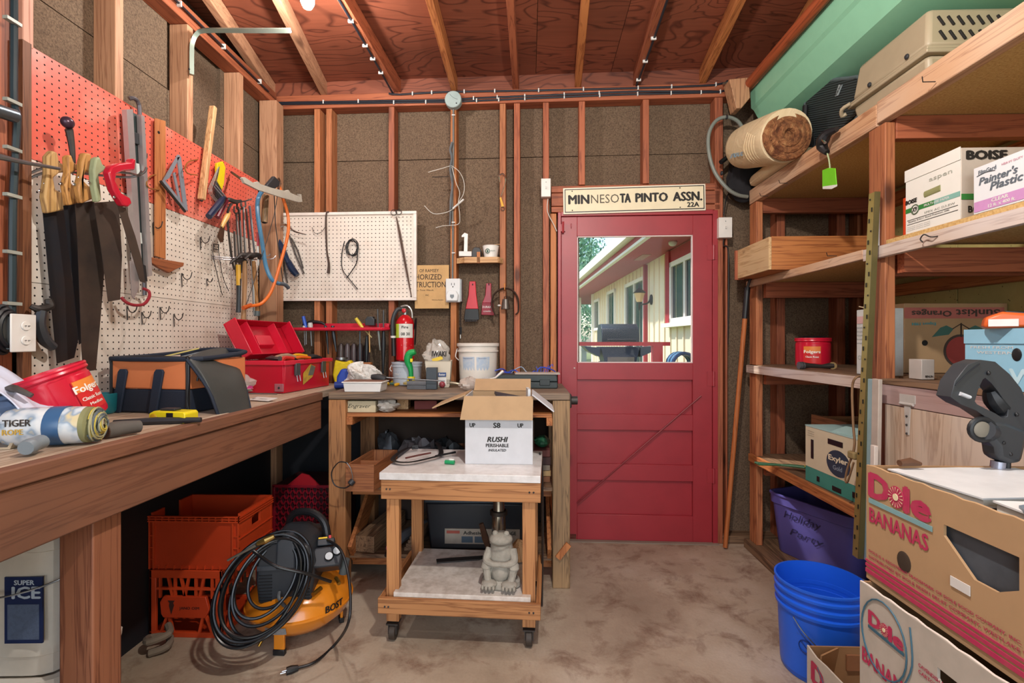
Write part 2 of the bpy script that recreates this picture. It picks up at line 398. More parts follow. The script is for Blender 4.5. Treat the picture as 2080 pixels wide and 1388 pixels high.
for p0, p1, m in (((548, 190), (418, 0), STUDL), ((655, 188), (560, 0), STUDL), ((806, 186), (692, 0), STUDR), ((922, 182), (872, 0), FIR), ((1048, 180), (1036, 0), STUDR), ((1174, 178), (1190, 0), FIR),
                  ((1292, 176), (1346, 0), STUDR), ((1425, 174), (1508, 0), FIR), ((1560, 172), (1672, 0), FIR), ((1700, 170), (1850, 0), FIR)):
    a = rz_hit(*p0); b = rz_hit(*p1); d = (a - b) / (a.y - b.y)
    P0 = a + d * (3.2 - a.y); P1 = a + d * (-2.5 - a.y)
    L = MB(); w = .02; h = .088
    L.add([(P0.x-w,P0.y,zr(P0.y)),(P0.x+w,P0.y,zr(P0.y)),(P1.x+w,P1.y,zr(P1.y)),(P1.x-w,P1.y,zr(P1.y)),
           (P0.x-w,P0.y,zr(P0.y)+h),(P0.x+w,P0.y,zr(P0.y)+h),(P1.x+w,P1.y,zr(P1.y)+h),(P1.x-w,P1.y,zr(P1.y)+h)], [(0,1,2,3),(7,6,5,4),(0,4,5,1),(1,5,6,2),(2,6,7,3),(3,7,4,0)])
    mk('rafter', L, m, ce, bev=.003)
# ================================================================ door, frame, glass
def onbw(name, label, cat, px=None, py=None, off=0, group=None, rot=None):
    u, z = bw(px, py, off); o = thing(name, label, cat, BW(u, off, z), -BETA, group)
    return o
dr = struct('door_1', MB().box(.208,.307,0,.04,.006,2.034).box(1.02,1.137,0,.04,.006,2.034).box(.307,1.02,0,.04,1.912,2.034).box(.307,1.02,0,.04,1.011,1.116)
            .box(.307,1.02,0,.04,.696,.795).box(.307,1.02,0,.04,.381,.482).box(.307,1.02,0,.04,.006,.166), REDPAINT, bev=.002)
dr.location = BO - BU * .7; dr.rotation_euler = (0, 0, -BETA)
for z0, z1 in ((.795, 1.011), (.482, .696), (.166, .381)): mk('door_panel', MB().box(.3, 1.03, .022, .035, z0 - .005, z1 + .005), REDPAINT, dr)
gb = MB()
for a in ((.307,1.02,1.905,1.914),(.307,1.02,1.114,1.122),(.305,.313,1.114,1.914),(1.013,1.021,1.114,1.914)): gb.box(a[0],a[1],.004,.02,a[2],a[3])
mk('glazing_bead', gb, mat('#d8c3c0', .5), dr)
t = NT('pane_glass'); tr = t.n('ShaderNodeBsdfTransparent'); gl = t.n('ShaderNodeBsdfGlossy'); gl.inputs['Roughness'].default_value = .02; mx = t.n('ShaderNodeMixShader'); mx.inputs[0].default_value = .007
t.l(tr.outputs[0], mx.inputs[1]); t.l(gl.outputs[0], mx.inputs[2]); t.l(mx.outputs[0], t.o.inputs[0]); PANE = t.m
mk('glass_pane', MB().box(.307, 1.02, .02, .023, 1.118, 1.91), PANE, dr)
for z in (1.80, 1.02, .42): mk('hinge', MB().cyl((1.143,-.008,z-.045),(1.143,-.008,z+.045),.008,n=10).box(1.105,1.143,-.004,0,z-.045,z+.045).box(1.143,1.165,-.008,-.004,z-.045,z+.045), REDPAINT, dr)
a = bw(1172, 1022); b = bw(1424, 804)
mk('brace_rod', MB().tube([(a[0], -.006, a[1]), (b[0], -.006, b[1])], .0045, 6), mat('#7e2229', .5), dr)
mk('hook', MB().tube([(.27,-.004,1.99),(.27,-.02,1.985),(.27,-.02,1.965)], .003, 6), REDPAINT, dr)
mk('catch', MB().box(.205,.232,-.018,0,1.94,1.985).cyl((.218,-.02,1.93),(.218,-.02,2.0),.007,n=8), REDPAINT, dr)
mk('screw', MB().ball((.29,0,1.083), .005, 8, 5), WHITE, dr)
tf = struct('trim_1', MB().box(.186,.206,-.012,.06,0,2.062).box(1.139,1.170,-.006,.06,0,2.062).box(.206,1.139,-.012,.06,2.036,2.064), REDPAINT, bev=.002)
tf.location = BO - BU * .7; tf.rotation_euler = (0, 0, -BETA)
th = struct('trim_2', MB().box(.186,1.17,-.03,.12,-.005,.006), mat('#8a7a6c', .8)); th.location = BO - BU * .7; th.rotation_euler = (0, 0, -BETA)

# ================================================================ outdoors, seen through the pane
struct('ground', MB().box(-14, 14, 3.3, 60, -.25, -.15), mat('#6f7d4a', .9, sc=3))
H0 = Vector((2.14, 7.6, 0)); H1 = Vector((1.75, 17, 0)); HD = (H1 - H0).normalized(); HP = Vector((-HD.y, HD.x, 0))   # HP points out to the left, towards the yard
def hs(px):
    "distance along the house wall where pixel column px meets it"
    d = ray(px, 694); d.z = 0; den = d.x * HD.y - d.y * HD.x; t = (H0.x * HD.y - H0.y * HD.x) / den; return (d * t - H0).dot(HD)
hang = math.atan2(HD.y, HD.x)
CREAM = mat('#eee0c4', .8, dirt=.1); SOF = mat('#b65a68', .7, dirt=.1); DKG = mat('#23353f', .12, 0, .1); WTRIM = mat('#eeeae2', .6, dirt=.1); HRED = mat('#a8323c', .6)
ho = thing('house', 'cream board-sided house with red soffit seen through the door glass', 'house', H0, hang)
mk('wall', MB().box(-3.6, 6.5, -.2, 0, -.15, 2.62), CREAM, ho)
bt = MB()
i = -3.5
while i < 6.4: bt.box(i, i + .035, 0, .02, -.1, 2.6); i += .28
mk('batten', bt, CREAM, ho, kind='stuff')
mk('soffit', MB().box(-3.6, 10.6, -.9, .62, 2.62, 2.66), SOF, ho)
mk('fascia', MB().box(-3.6, 10.6, .62, .66, 2.62, 2.78), HRED, ho); mk('fascia_trim', MB().box(-3.6, 10.6, .60, .665, 2.6, 2.64), WTRIM, ho)
mk('gutter', MB().prism([(.66,2.72),(.78,2.72),(.80,2.86),(.66,2.86)], -3.6, 10.6, 'x'), WTRIM, ho)
mk('roof', MB().add([(-3.6,.74,2.87),(10.6,.74,2.87),(10.6,-3,4.1),(-3.6,-3,4.1),(-3.6,.74,2.92),(10.6,.74,2.92),(10.6,-3,4.15),(-3.6,-3,4.15)], [(0,1,2,3),(7,6,5,4),(0,4,5,1),(1,5,6,2),(2,6,7,3),(3,7,4,0)]), mat('#cbbfae', .9), ho)
mk('soffit_vent', MB().box(.2, .75, .2, .34, 2.612, 2.622), mat('#b98a86', .7), ho)
mk('eave_light', MB().ball((-.8,.2,2.60), (.06,.06,.05), 12, 6), WHITE, ho)
def hwin(pa, pb, z0, z1, surr=None, muls=1):
    s1, s0 = hs(pa), hs(pb); fr = MB(); q = .07
    fr.box(s0,s1,0,.05,z1-q,z1).box(s0,s1,0,.05,z0,z0+q).box(s0,s0+q,0,.05,z0,z1).box(s1-q,s1,0,.05,z0,z1)
    for k in range(muls): x = s0 + (s1-s0)*(k+1)/(muls+1); fr.box(x-.03,x+.03,0,.045,z0,z1)
    f = mk('window', fr, WTRIM, ho); mk('pane', MB().box(s0+q, s1-q, .01, .02, z0+q, z1-q), DKG, f)
    if surr: mk('window_surround', MB().box(s0-.1,s0,0,.06,z0-.05,2.6).box(s1,s1+.16,0,.06,z0-.05,2.6).box(s0,s1,0,.03,z1,2.6), HRED, ho); mk('window_sill', MB().box(s0-.1,s1+.16,0,.12,z0-.06,z0), WTRIM, ho)
hwin(1366, 1432, 1.52, 2.42, True); hwin(1236, 1252, 1.55, 2.45, muls=0); hwin(1209, 1220, 1.55, 2.4, muls=0)
hwin(1273, 1313, -.05, 2.42); mk('door_surround', MB().box(hs(1313), hs(1315.5), 0, .06, -.1, 2.6), HRED, ho)
mk('corner_board', MB().box(6.45, 6.6, -.1, .06, -.1, 2.6), WTRIM, ho); mk('porch_post', MB().box(7.6, 7.72, .2, .32, -.1, 2.6), WTRIM, ho)
s = hs(1325); ln = thing('wall_lantern', 'black coach lantern on a curved arm on the cream house wall', 'lantern', H0 + HD * s + HP * .22 + Vector((0,0,2.02)), hang)
mk('lamp_body', MB().lathe([(.001,.26),(.012,.2),(.03,.13),(.11,.06),(.10,.05)], 6, cap=True).lathe([(.045,-.1),(.02,-.14),(.02,-.2),(.001,-.25)], 6, cap=True).tube([(0,-.02,-.14),(0,-.14,-.12),(0,-.2,-.02),(0,-.22,-.05)], .014, 6, sm=3).ball((0,-.2,-.06),(.05,.03,.09)), BLACK, ln)
mk('lamp_glass', MB().lathe([(.095,.05),(.045,-.1)], 6), mat('#d9b98a', .3), ln)
# gas grill on the patio
g = thing('gas_grill', 'black gas barbecue grill with side wings behind the red rail', 'grill', atY(1254, 694, 6.6) * 1, 0); g.location.z = 0
mk('lid', MB().prism([(-.22,1.2),(-.24,1.3),(-.2,1.42),(-.1,1.48),(.1,1.48),(.2,1.4),(.22,1.2)], -.24, .24, 'x'), mat('#1d2c3c', .3), g, bev=.01)
mk('lid_handle', MB().tube([(-.18,-.3,1.27),(.18,-.3,1.27)], .014, 8), mat('#1a2230', .4), g)
mk('firebox', MB().prism([(-.25,1.18),(.25,1.18),(.2,.98),(-.2,.98)], -.22, .22), mat('#203048', .45), g)
for q in ([(-.47,1.19),(-.26,1.17),(-.26,1.05),(-.40,1.12)], [(.48,1.19),(.26,1.17),(.26,1.05),(.42,1.12)]): mk('side_wing', MB().prism(q, -.2, .2), mat('#24364e', .4), g)
mk('control_panel', MB().box(-.17,.17,-.26,-.22,.97,1.05), STEEL, g); mk('cart', MB().box(-.22,.22,-.2,.2,.1,.98), mat('#22303c', .5), g)
for x in (-.19, .19): mk('wheel', MB().cyl((x-.02,0,-.05),(x+.02,0,-.05),.1), BLACK, g)
rl = thing('deck_rail', 'red painted railing crossing the lower part of the door glass', 'railing', atY(1262, 694, 5.2), 0); rl.location.z = 0
mk('rail', MB().box(-1.2,.5,-.03,.03,1.205,1.245), HRED, rl); mk('post', MB().box(.32,.42,-.045,.045,-.15,1.205), HRED, rl); mk('post', MB().box(-1.2,-1.1,-.045,.045,-.15,1.205), HRED, rl)
hr = thing('hose_reel', 'coiled blue garden hose at the foot of the house wall', 'hose', atY(1383, 735, 6.3), .3)
for k in range(5): mk('hose_coil', MB().tube([(.16*math.cos(a*PI/8)+k*.012-.02, k*.05-.1, .14*math.sin(a*PI/8)-.03) for a in range(16)], .022, 6, True), mat('#5b8fb4' if k % 2 else '#27406a', .4), hr)
mk('hanger', MB().box(-.04,.04,-.14,.14,-1.25,-.02), DARK, hr)
# trees
LF = [mat(c, .55, dirt=.5, sc=3) for c in ('#5f9a70', '#86b98a', '#3f7a56')]
def tree(loc, R, n, label, seed):
    rnd = random.Random(seed); o = thing('tree', label, 'tree', loc)
    mk('trunk', MB().tube([(0,0,0),(.1,0,R*.9),(-.1,.1,R*1.6)], [.18,.12,.05], 8), mat('#6b5a48', .9), o)
    for m in range(3):
        L = MB()
        for i in range(n):
            while True:
                p = Vector([rnd.uniform(-1,1) for _ in range(3)])
                if .35 < p.length < 1: break
            p = Vector((p.x*R, p.y*R*.8, p.z*R*1.1 + R*1.35)); a = Vector([rnd.uniform(-1,1) for _ in range(3)]).normalized(); b = a.orthogonal().normalized(); s = rnd.uniform(.05,.13)*R/2.6
            L.add([p - a*s, p + b*s*.5, p + a*s, p - b*s*.5], [(0,1,2,3)])
        mk('foliage', L, LF[m], o, kind='stuff', sm=0, fixn=False)
tree((-.4, 22, -.2), 3.6, 3600, 'leafy green tree above the gutter, left in the door glass', 1)
tree((2.6, 38, -.2), 4.4, 2200, 'lower green tree beyond the far end of the house', 2)
tree((-5.5, 34, -.2), 5, 2600, 'pale green tree behind the left edge of the glass', 3)
fn = thing('garden_fence', 'grey board fence low at the left of the door glass', 'fence', (1.0, 18.5, 0), 0)
for k in range(14): mk('fence_board', MB().box(-1.6+k*.2, -1.42+k*.2, 0, .03, -.15, 1.25), mat('#8f9c98', .8), fn)
mk('fence_rail', MB().box(-1.6,1.2,-.04,0,.9,.98), mat('#8f9c98', .8), fn)
# ================================================================ sign over the door
u0, z0 = bw(1144, 433, .02); u1, z1 = bw(1433, 374, .02)
sg = thing('wall_sign', 'long cream sign lettered MINNESOTA PINTO ASSN. 22A over the red door', 'sign', BW((u0+u1)/2, .012, (z0+z1)/2 - .004), -BETA)
sg.rotation_euler = (0, math.radians(-.75), -BETA)
W, Hh = u1 - u0, .163
CRM = mat('#e6d9b8', .5, dirt=.15)
mk('board', MB().box(-W/2, W/2, -.012, .0, -Hh/2, Hh/2), mat('#efe6d0', .5, dirt=.1), sg, bev=.002)
mk('panel', MB().box(-W/2+.014, W/2-.014, -.0145, -.012, -Hh/2+.014, Hh/2-.014), CRM, sg)
bd = MB(); q = .009
for a in ((-W/2+q,W/2-q,-Hh/2+q,-Hh/2+q+.005),(-W/2+q,W/2-q,Hh/2-q-.005,Hh/2-q),(-W/2+q,-W/2+q+.005,-Hh/2+q,Hh/2-q),(W/2-q-.005,W/2-q,-Hh/2+q,Hh/2-q)): bd.box(a[0],a[1],-.0155,-.0145,a[2],a[3])
mk('border', bd, BLACK, sg)
X, Z, N = (1,0,0), (0,0,1), -.0152
BLK = mat('#1a1613', .6, dirt=.1)
word('MIN', (-W/2+.034,N,-.02), X, Z, .125, .054, BLK, sg, .07); word('PINTO', (-W/2+.447,N,-.02), X, Z, .192, .054, BLK, sg, .07); word('ASSN.', (-W/2+.675,N,-.02), X, Z, .172, .054, BLK, sg, .07)
word('22A', (W/2-.112,N,-.058), X, Z, .07, .028, BLK, sg, .07); word('TA', (-W/2+.352,N,-.02), X, Z, .062, .054, BLK, sg, .07)
word('NESO', (-W/2+.172,N,-.02), X, Z, .172, .054, mat('#5c5446', .7, dirt=.1), sg, 0)['label'] = 'faded lettering'
for x, z in ((-.38,.06),(.28,.06),(-.38,-.06),(.28,-.06)): mk('screw', MB().ball((x,-.0155,z), .004, 8, 4), BLK, sg)
# ================================================================ benches
MB_Y = 2.495
xL = atY(667, 800, MB_Y).x; xR = atY(1158, 800, MB_Y).x
wk = thing('workbench', 'narrow workbench with rough thick plank top against the back wall', 'workbench', (0, 0, 0))
yb = 3.085
TOPW = wood('#7d654f', '#43342b', val=.05, stain='#9a8d80')
mk('bench_top', MB().box(xL, xR, MB_Y-.005, 2.80, .952, .99), TOPW, wk, bev=.006); mk('bench_top', MB().box(xL, xR, 2.803, yb-.005, .952, .988), TOPW, wk, bev=.006)
LEG = wood('#b07a4c', '#7a4d2c', val=.08, stain='#5d4632'); LEG2 = wood('#9f7f5a', '#6b5238', val=.05, stain='#54463a')
mk('leg', MB().box(xL, xL+.088, MB_Y, MB_Y+.088, 0, .951), LEG, wk, bev=.004); mk('leg', MB().box(xR-.088, xR, MB_Y, MB_Y+.088, 0, .951), LEG2, wk, bev=.004)
mk('leg', MB().box(xL, xL+.088, 2.98, 3.06, 0, .951), LEG, wk); mk('leg', MB().box(xR-.088, xR, 2.98, 3.06, 0, .951), LEG2, wk)
mk('shelf', MB().box(xL+.09, xR-.09, MB_Y+.02, 3.05, .862, .880), FIR, wk)
mk('shelf', MB().box(xL+.04, xR-.02, MB_Y+.02, 3.05, .487, .505), OLDW, wk)
mk('shelf', MB().box(xL+.04, xR-.09, MB_Y+.06, 3.05, .115, .135), OLDW, wk)
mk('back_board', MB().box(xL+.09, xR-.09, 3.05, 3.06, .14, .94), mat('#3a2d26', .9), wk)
for z in (.485, .113): mk('shelf_rail', MB().box(xL+.09, xR-.09, MB_Y+.1, MB_Y+.13, z-.05, z), FIR, wk)
for s, x in ((1, xL+.088), (-1, xR-.088)):
    mk('shelf_cleat', MB().box(min(x, x+s*.03), max(x, x+s*.03), MB_Y+.02, 3.0, .82, .861), FIR, wk); mk('side_brace', MB().bar((x+s*.015, MB_Y+.05, .14), (x+s*.015, 3.0, .45), .02, .12), FIR, wk)
mk('side_rail', MB().box(xR-.086, xR-.05, MB_Y+.09, 2.98, .25, .33), FIR, wk)
# vise handle end at the right of the top
vz = thing('bench_vise', 'dark round vise handle end sticking out at the bench top corner', 'vise', (xR+.002, 2.60, .94))
mk('handle', MB().cyl((0,0,0),(.045,0,0),.022), IRON, vz); mk('jaw', MB().box(-.001,.012,-.04,.04,-.035,.035), IRON, vz, bev=.005)

lb = thing('workbench', 'long brown-painted workbench running along the left wall under the pegboard', 'workbench', (0,0,0))
mk('back_panel', MB().box(-1.618, -1.611, 1.0, 3.08, .0, .94), mat('#10131c', .7), lb); mk('back_panel', MB().box(-1.57, -1.02, 3.098, 3.106, .0, .94), mat('#10131c', .7), lb)  # added sheets; the under-bench shade is put into their near-black colour
TOPL = wood('#b19c86', '#8a6f58', val=.05, stain='#c9bdb0')
for i, (a, b) in enumerate(((LW+.012, -1.43), (-1.427, -1.24), (-1.237, -1.092))): mk('top_plank', MB().box(a, b, -.4, 3.02 if i else 3.02, .95, .99), TOPL, lb, bev=.003)
mk('front_edge', MB().box(-1.089, -1.05, -.4, 2.485, .95, .99), BENCHW, lb, bev=.004)
mk('apron', MB().box(-1.095, -1.058, -.4, 2.485, .805, .948), BENCHW, lb, bev=.004)
POSTB = wood('#9a6245', '#6b3c28', val=.08)
for y0 in (1.205, .885): mk('leg', MB().box(-1.185, -1.096, y0, y0+.088, 0, .948), POSTB, lb, bev=.004)
for y0 in (.5,): mk('leg', MB().box(LW+.005, LW+.06, y0, y0+.05, 0, .948), OLDW, lb)
for y0 in (.9, 1.9): mk('joist', MB().box(LW+.062, -1.097, y0+.1, y0+.138, .86, .948), OLDW, lb)
# ================================================================ rolling cart
CX, CY, CR = -.283, 2.0, math.radians(-2.6)
ct = thing('rolling_cart', 'small wooden cart with white laminate top, lower shelf and casters', 'cart', (CX, CY, 0), CR)
w2 = .333; d2 = .455
LAM = mat('#dedcdb', .3, dirt=.35, sc=20, dcol='#7a6a5a')
LAMD = mat('#d5cdc4', .5, dirt=.6, sc=22, dcol='#8a7868')
mk('cart_top', MB().box(-w2, w2, 0, d2, .678, .708), LAM, ct, bev=.002)
mk('front_rail', MB().box(-w2+.006, w2, .003, .022, .598, .677), CARTW, ct, bev=.002); mk('back_rail', MB().box(-w2, w2, d2-.02, d2, .598, .677), CARTW, ct, bev=.002)
for s in (-1, 1):
    a, b = sorted((s*(w2-.002), s*(w2-.021))); mk('side_rail', MB().box(a, b, .023, d2-.021, .598, .677), CARTW, ct, bev=.002)
    a, b = sorted((s*(w2-.022), s*(w2-.075)))
    for y in (.025, d2-.06): mk('leg', MB().box(a, b, y, y+.036, .08 if y < .1 else .09, .60), CARTW, ct, bev=.002)
    a, b = sorted((s*(w2), s*(w2-.02))); mk('side_rail', MB().box(a, b, .0, d2, .135, .195), CARTW, ct, bev=.002)
mk('front_rail', MB().box(-w2, w2, -.018, .0, .135, .198), CARTW, ct, bev=.002)
mk('lower_shelf', MB().box(-w2+.06, w2-.04, .0, d2-.02, .197, .216), LAMD, ct, bev=.002)
for x, a in ((-w2+.048, .5), (w2-.048, -.4)):
    for y in (.04, d2-.05):
        c = mk('caster', MB().ob((x,y,.072),(.05,.05,.006)).box(x-.018,x-.014,y-.02,y+.02,.03,.072).box(x+.014,x+.018,y-.02,y+.02,.03,.072), IRON, ct)
        mk('wheel', MB().cyl((x-.013, y, .034), (x+.013, y, .034), .034, n=20), mat('#3a3028', .6), c, bev=.003)
for x in (-w2+.03, -w2+.045, w2-.045, w2-.028): mk('screw', MB().ball((x, .002, .64), .004, 8, 4), DARK, ct); mk('screw', MB().ball((x, -.019, .165), .004, 8, 4), DARK, ct)

# ================================================================ shelving on the right
su = thing('shelving_unit', 'tall open shelving of reddish 2x4 posts along the right wall', 'shelves', (0,0,0))
RX = 1.34
POST = wood('#b9744a', '#85482c', val=.1, stain='#6d3a26'); EDGE = wood('#bf9470', '#98694a', val=.1, stain='#d4c6b6'); PART = None
t = NT('particle_board'); v = t.coord(); n = t.noise(v, 130, 3, .7); c = t.ramp(n, [(.3, '#b08a52'), (.55, '#d0ae72'), (.8, '#e0c898')]); PART = t.fin(t.mix(t.math('MULTIPLY', t.noise(v, 3, 4), .4), c, '#a07c4a'), .8)
EW = wood('#c9b5a5', '#a58a78', val=.05, stain='#dedbe0')
def post(x, y, z0, z1, m=POST): return mk('post', MB().box(x, x+.038, y, y+.089, z0, z1), m, su, bev=.003)
post(RX, 2.94, .05, 2.075); post(RX, 1.895, 0, 2.075); post(RX, .80, 0, 2.075)
for y in (2.94, 1.895, .80): post(2.008, y, 0, 2.075)
# top shelf
mk('front_edge', MB().box(RX-.001, RX+.038, 1.94, 3.03, 2.078, 2.165), EDGE, su, bev=.003); mk('front_edge', MB().box(RX-.003, RX+.036, .72, 1.935, 2.085, 2.17), EDGE, su, bev=.003)
mk('shelf_board', MB().box(RX+.04, 2.045, 1.94, 3.05, 2.10, 2.116), PART, su); mk('shelf_board', MB().box(RX+.04, 2.045, .72, 1.936, 2.10, 2.116), PART, su)
for y in (3.0, 1.93, .8): mk('cross_rail', MB().box(RX+.04, 2.045, y-.038, y, 2.012, 2.098), STUDR, su, bev=.002)
mk('rear_rail', MB().box(2.01, 2.048, .72, 2.9, 2.0, 2.07), FIR, su)
# shelf two
mk('front_edge', MB().box(RX-.02, RX-.001, 1.99, 3.03, 1.575, 1.613), EDGE, su, bev=.002); mk('front_edge', MB().box(RX-.022, RX-.002, .72, 1.985, 1.565, 1.610), EW, su, bev=.002)
mk('shelf_board', MB().box(RX+.0, 2.045, 1.995, 2.93, 1.596, 1.612), PART, su); mk('shelf_board', MB().box(RX+.0, 2.045, .9, 1.89, 1.612, 1.63), PART, su)
for y in (2.94, 1.99, 1.89): mk('cross_rail', MB().box(RX+.04, 2.045, y-.036, y-.002, 1.505, 1.594), STUDR, su)
mk('rear_rail', MB().box(2.01, 2.048, .72, 2.9, 1.50, 1.56), FIR, su)
# shelf three
mk('front_edge', MB().box(RX-.02, RX-.001, 1.97, 3.03, 1.062, 1.108), EW, su, bev=.002)
mk('shelf_board', MB().box(RX, 2.045, 1.99, 3.03, 1.096, 1.112), OLDW, su)
mk('counter_board', MB().box(RX-.02, 2.045, .72, 1.89, 1.092, 1.112), OLDW, su, bev=.002)
PW = wood('#a08078', '#6f4c46', val=.05, stain='#c9b8b8')
mk('counter_edge', MB().box(RX-.02, RX-.001, .72, 1.89, 1.02, 1.09), PW, su, bev=.002)
for y in (2.94, 1.99): mk('cross_rail', MB().box(RX+.04, 2.045, y-.036, y-.002, 1.0, 1.094), STUDR, su)
# shelf four and the floor sill
mk('front_edge', MB().box(RX-.02, RX-.001, 1.97, 3.0, .535, .58), FIR, su, bev=.002); mk('shelf_board', MB().box(RX, 2.045, 1.99, 3.0, .56, .577), OLDW, su)
for y in (2.94, 1.99): mk('cross_rail', MB().box(RX+.04, 2.045, y-.036, y-.002, .47, .558), STUDR, su)
mk('floor_sill', MB().box(RX-.03, RX+.06, 1.9, 3.04, 0, .05), OLDW, su, bev=.004); mk('floor_board', MB().box(RX+.062, 2.045, 1.0, 3.04, .02, .05), OLDW, su)
# plywood front of the lower cabinet under the near bay
PLYP = wood('#c2ab94', '#a58a74', knots=True, val=.04, across=9, stain='#dad2ca')
mk('cabinet_door', MB().box(RX-.019, RX-.001, .74, 1.87, .1, 1.018), PLYP['z'], su, bev=.002)
p = atX(1838, 800, RX-.03); hg = mk('hinge', MB().box(RX-.023,RX-.02,p.y-.035,p.y+.035,1.035,1.065).prism([(p.y-.014,1.036),(p.y+.014,1.036),(p.y+.006,.925),(p.y-.006,.925)], RX-.023, RX-.019, 'x').cyl((RX-.024,p.y-.03,1.032),(RX-.024,p.y+.03,1.032),.005), mat('#c2beb8', .4, .2), su)
for z in (.99, .96, .93): mk('screw', MB().ball((RX-.024, p.y, z), .004, 8, 4), IRON, hg)
# nails and hooks on the edges
for px, py in ((1600, 372), (1560, 398), (1700, 520), (1900, 166)):
    q = atX(px, py, RX-.01); mk('nail', MB().tube([q, q+Vector((-.04,-.0,.0)), q+Vector((-.05,-.01,.012))], .0018, 5), IRON, su)
q = atX(1905, 480, RX-.022); mk('hook', MB().tube([q, q+Vector((-.015,.01,0)), q+Vector((-.02,.03,.012)), q+Vector((-.02,.045,0)), q+Vector((-.02,.035,-.012))], .0022, 6, sm=4), IRON, su)
# ================================================================ ceiling lamp and its bulb
cl = thing('ceiling_lamp', 'bare glowing bulb in a white socket under the rafters', 'lamp', (-1.0, 2.2, 2.905))
mk('socket', MB().lathe([(.045,.0),(.05,-.012),(.04,-.03),(.022,-.035),(.022,-.06)], 16, cap=True).box(-.06,.06,-.02,.02,0,.03), WHITE, cl)
mk('bulb', MB().lathe([(.001,-.145),(.02,-.14),(.03,-.12),(.03,-.1),(.016,-.07),(.014,-.06)], 16, cap=True), emis('#fff2e0', 14), cl)
lamp('ceiling_bulb', 'POINT', (-1.0, 2.2, 2.735), 26, (1, .95, .9), shadow_soft_size=.03)
# ================================================================ left wall pegboards
PGR = peg('#d9614f', 1, '#e8a08c', dmg=.5); PGW = peg('#e2d8cc', 1); PGW2 = peg('#ddd3c8', 1, off=(.3, .4), dmg=.45)
y0, y1 = 1.535, 2.885
for nm, z0, z1, m, lb_, py in (('pegboard', 1.843, 2.207, PGR, 'salmon red perforated board at the top of the left wall', 1), ('pegboard', 1.443, 1.841, PGW, 'white perforated board below the red one on the left wall', 1), ('pegboard', .992, 1.441, PGW2, 'lowest white perforated board, stained, just above the left bench', 1)):
    solo(nm, MB().box(LW+.004, LW+.010, y0, y1, z0, z1), m, lb_, 'pegboard')
solo('trim_board', MB().box(LW+.002, LW+.022, 1.505, 1.533, 1.0, 2.207), wood('#8c5a3c', '#5d3624'), 'narrow brown wood strip edging the pegboards at their left side', 'board')
# --- saws on a long hook
rk = Fr('L', 'pegboard_hook', 'long steel double hook carrying the row of hand saws', 'hook', 70, 345, .0)
m = MB(); rk.tube(m, [(60,352,0),(110,338,.05),(200,346,.12),(262,352,.20),(280,356,.235),(288,347,.25)], .004, sm=5); rk.part('prong', m, STEEL)
m = MB(); rk.tube(m, [(60,362,0),(110,348,.05),(200,356,.12),(262,360,.20),(290,352,.235),(298,340,.25)], .004, sm=5); rk.part('prong', m, STEEL)
BLADE = mat('#34363d', .38, .6, .7, 7, '#4a3a30'); BLADE2 = mat('#54473f', .45, .5, .7, 7, '#2c2a2e'); HND = wood('#c08a4a', '#8a5c2c', knots=False, val=.05)
def saw(label, blade, handle, o, bm, hm, hole=None, th=.022, grp=None):
    x, y = handle[0]; f = Fr('L', 'hand_saw', label, 'saw', x, y, o, grp)
    m = MB(); f.plate(m, blade, o, .0018); f.part('blade', m, bm)
    m = MB(); f.plate(m, handle, o + .01, th); f.part('handle', m, hm, bev=.005)
    n = len(handle); cx = sum(p[0] for p in handle[-3:]) / 3; cy = sum(p[1] for p in handle[-3:]) / 3
    for dx, dy in ((0, 0), (10, -14)):
        m = MB(); q = f.p(cx+dx, cy+dy-8, o + .012 + th - .022 + .01); m.ball(q, (.006,.003,.006), 8, 5); f.part('screw', m, CHROME)
    return f
saw('hand saw with worn ochre handle, leftmost on the long hook', [(86,428),(130,424),(147,580),(158,690),(150,727),(115,739),(100,581)], [(84,318),(94,306),(104,310),(108,330),(124,336),(128,348),(108,352),(96,362),(100,385),(116,392),(132,400),(128,425),(84,434),(78,400),(84,352)], .04, BLADE, wood('#b9935c', '#8c6a42', knots=False))
saw('hand saw with yellow wooden handle, second from the left', [(128,418),(153,414),(168,560),(176,690),(160,700),(146,560)], [(124,318),(132,314),(138,330),(150,338),(146,346),(132,352),(132,372),(146,388),(152,412),(128,418),(120,376),(126,350)], .085, BLADE, HND)
saw('wide bladed hand saw with yellow handle carved with a notch', [(152,414),(190,408),(212,536),(204,640),(194,752),(168,756),(165,708),(157,490)], [(154,330),(160,311),(172,312),(174,322),(186,330),(188,342),(172,352),(162,348),(156,366),(166,376),(184,388),(182,402),(154,414),(146,382),(154,352)], .125, BLADE2, HND)
saw('hand saw with pale green handle beside the red handled one', [(190,412),(240,408),(247,520),(243,609),(219,613),(204,500)], [(182,322),(190,318),(196,334),(206,342),(196,350),(188,356),(192,384),(194,408),(186,412),(180,380),(178,346)], .16, BLADE2, mat('#9aa27c', .6, dirt=.5))
f = saw('compass saw with glossy red pistol handle and narrow rusty blade', [(238,418),(254,422),(274,480),(288,530),(294,575),(284,572),(262,500)], [(206,350),(212,338),(228,332),(252,330),(256,322),(262,324),(260,346),(236,348),(222,354),(220,368),(232,392),(250,402),(254,414),(246,421),(236,418),(216,386)], .22, BLADE2, mat('#c01c34', .22, coat=.5), th=.026)
# chisel-like tool standing behind the saws
f = Fr('L', 'wood_rasp', 'dark iron rasp with a purple knob, standing upright behind the saws', 'tool', 147, 330, .11)
m = MB(); f.tube(m, [(149,332,.11),(146,300,.11),(141,268,.11),(139,262,.11)], [.006,.0085,.011,.012], 8); f.part('shank', m, IRON)
m = MB(); q = f.p(137, 249, .11); m.ball(q, (.020,.018,.019)); f.part('knob', m, mat('#4a3444', .3, .4))
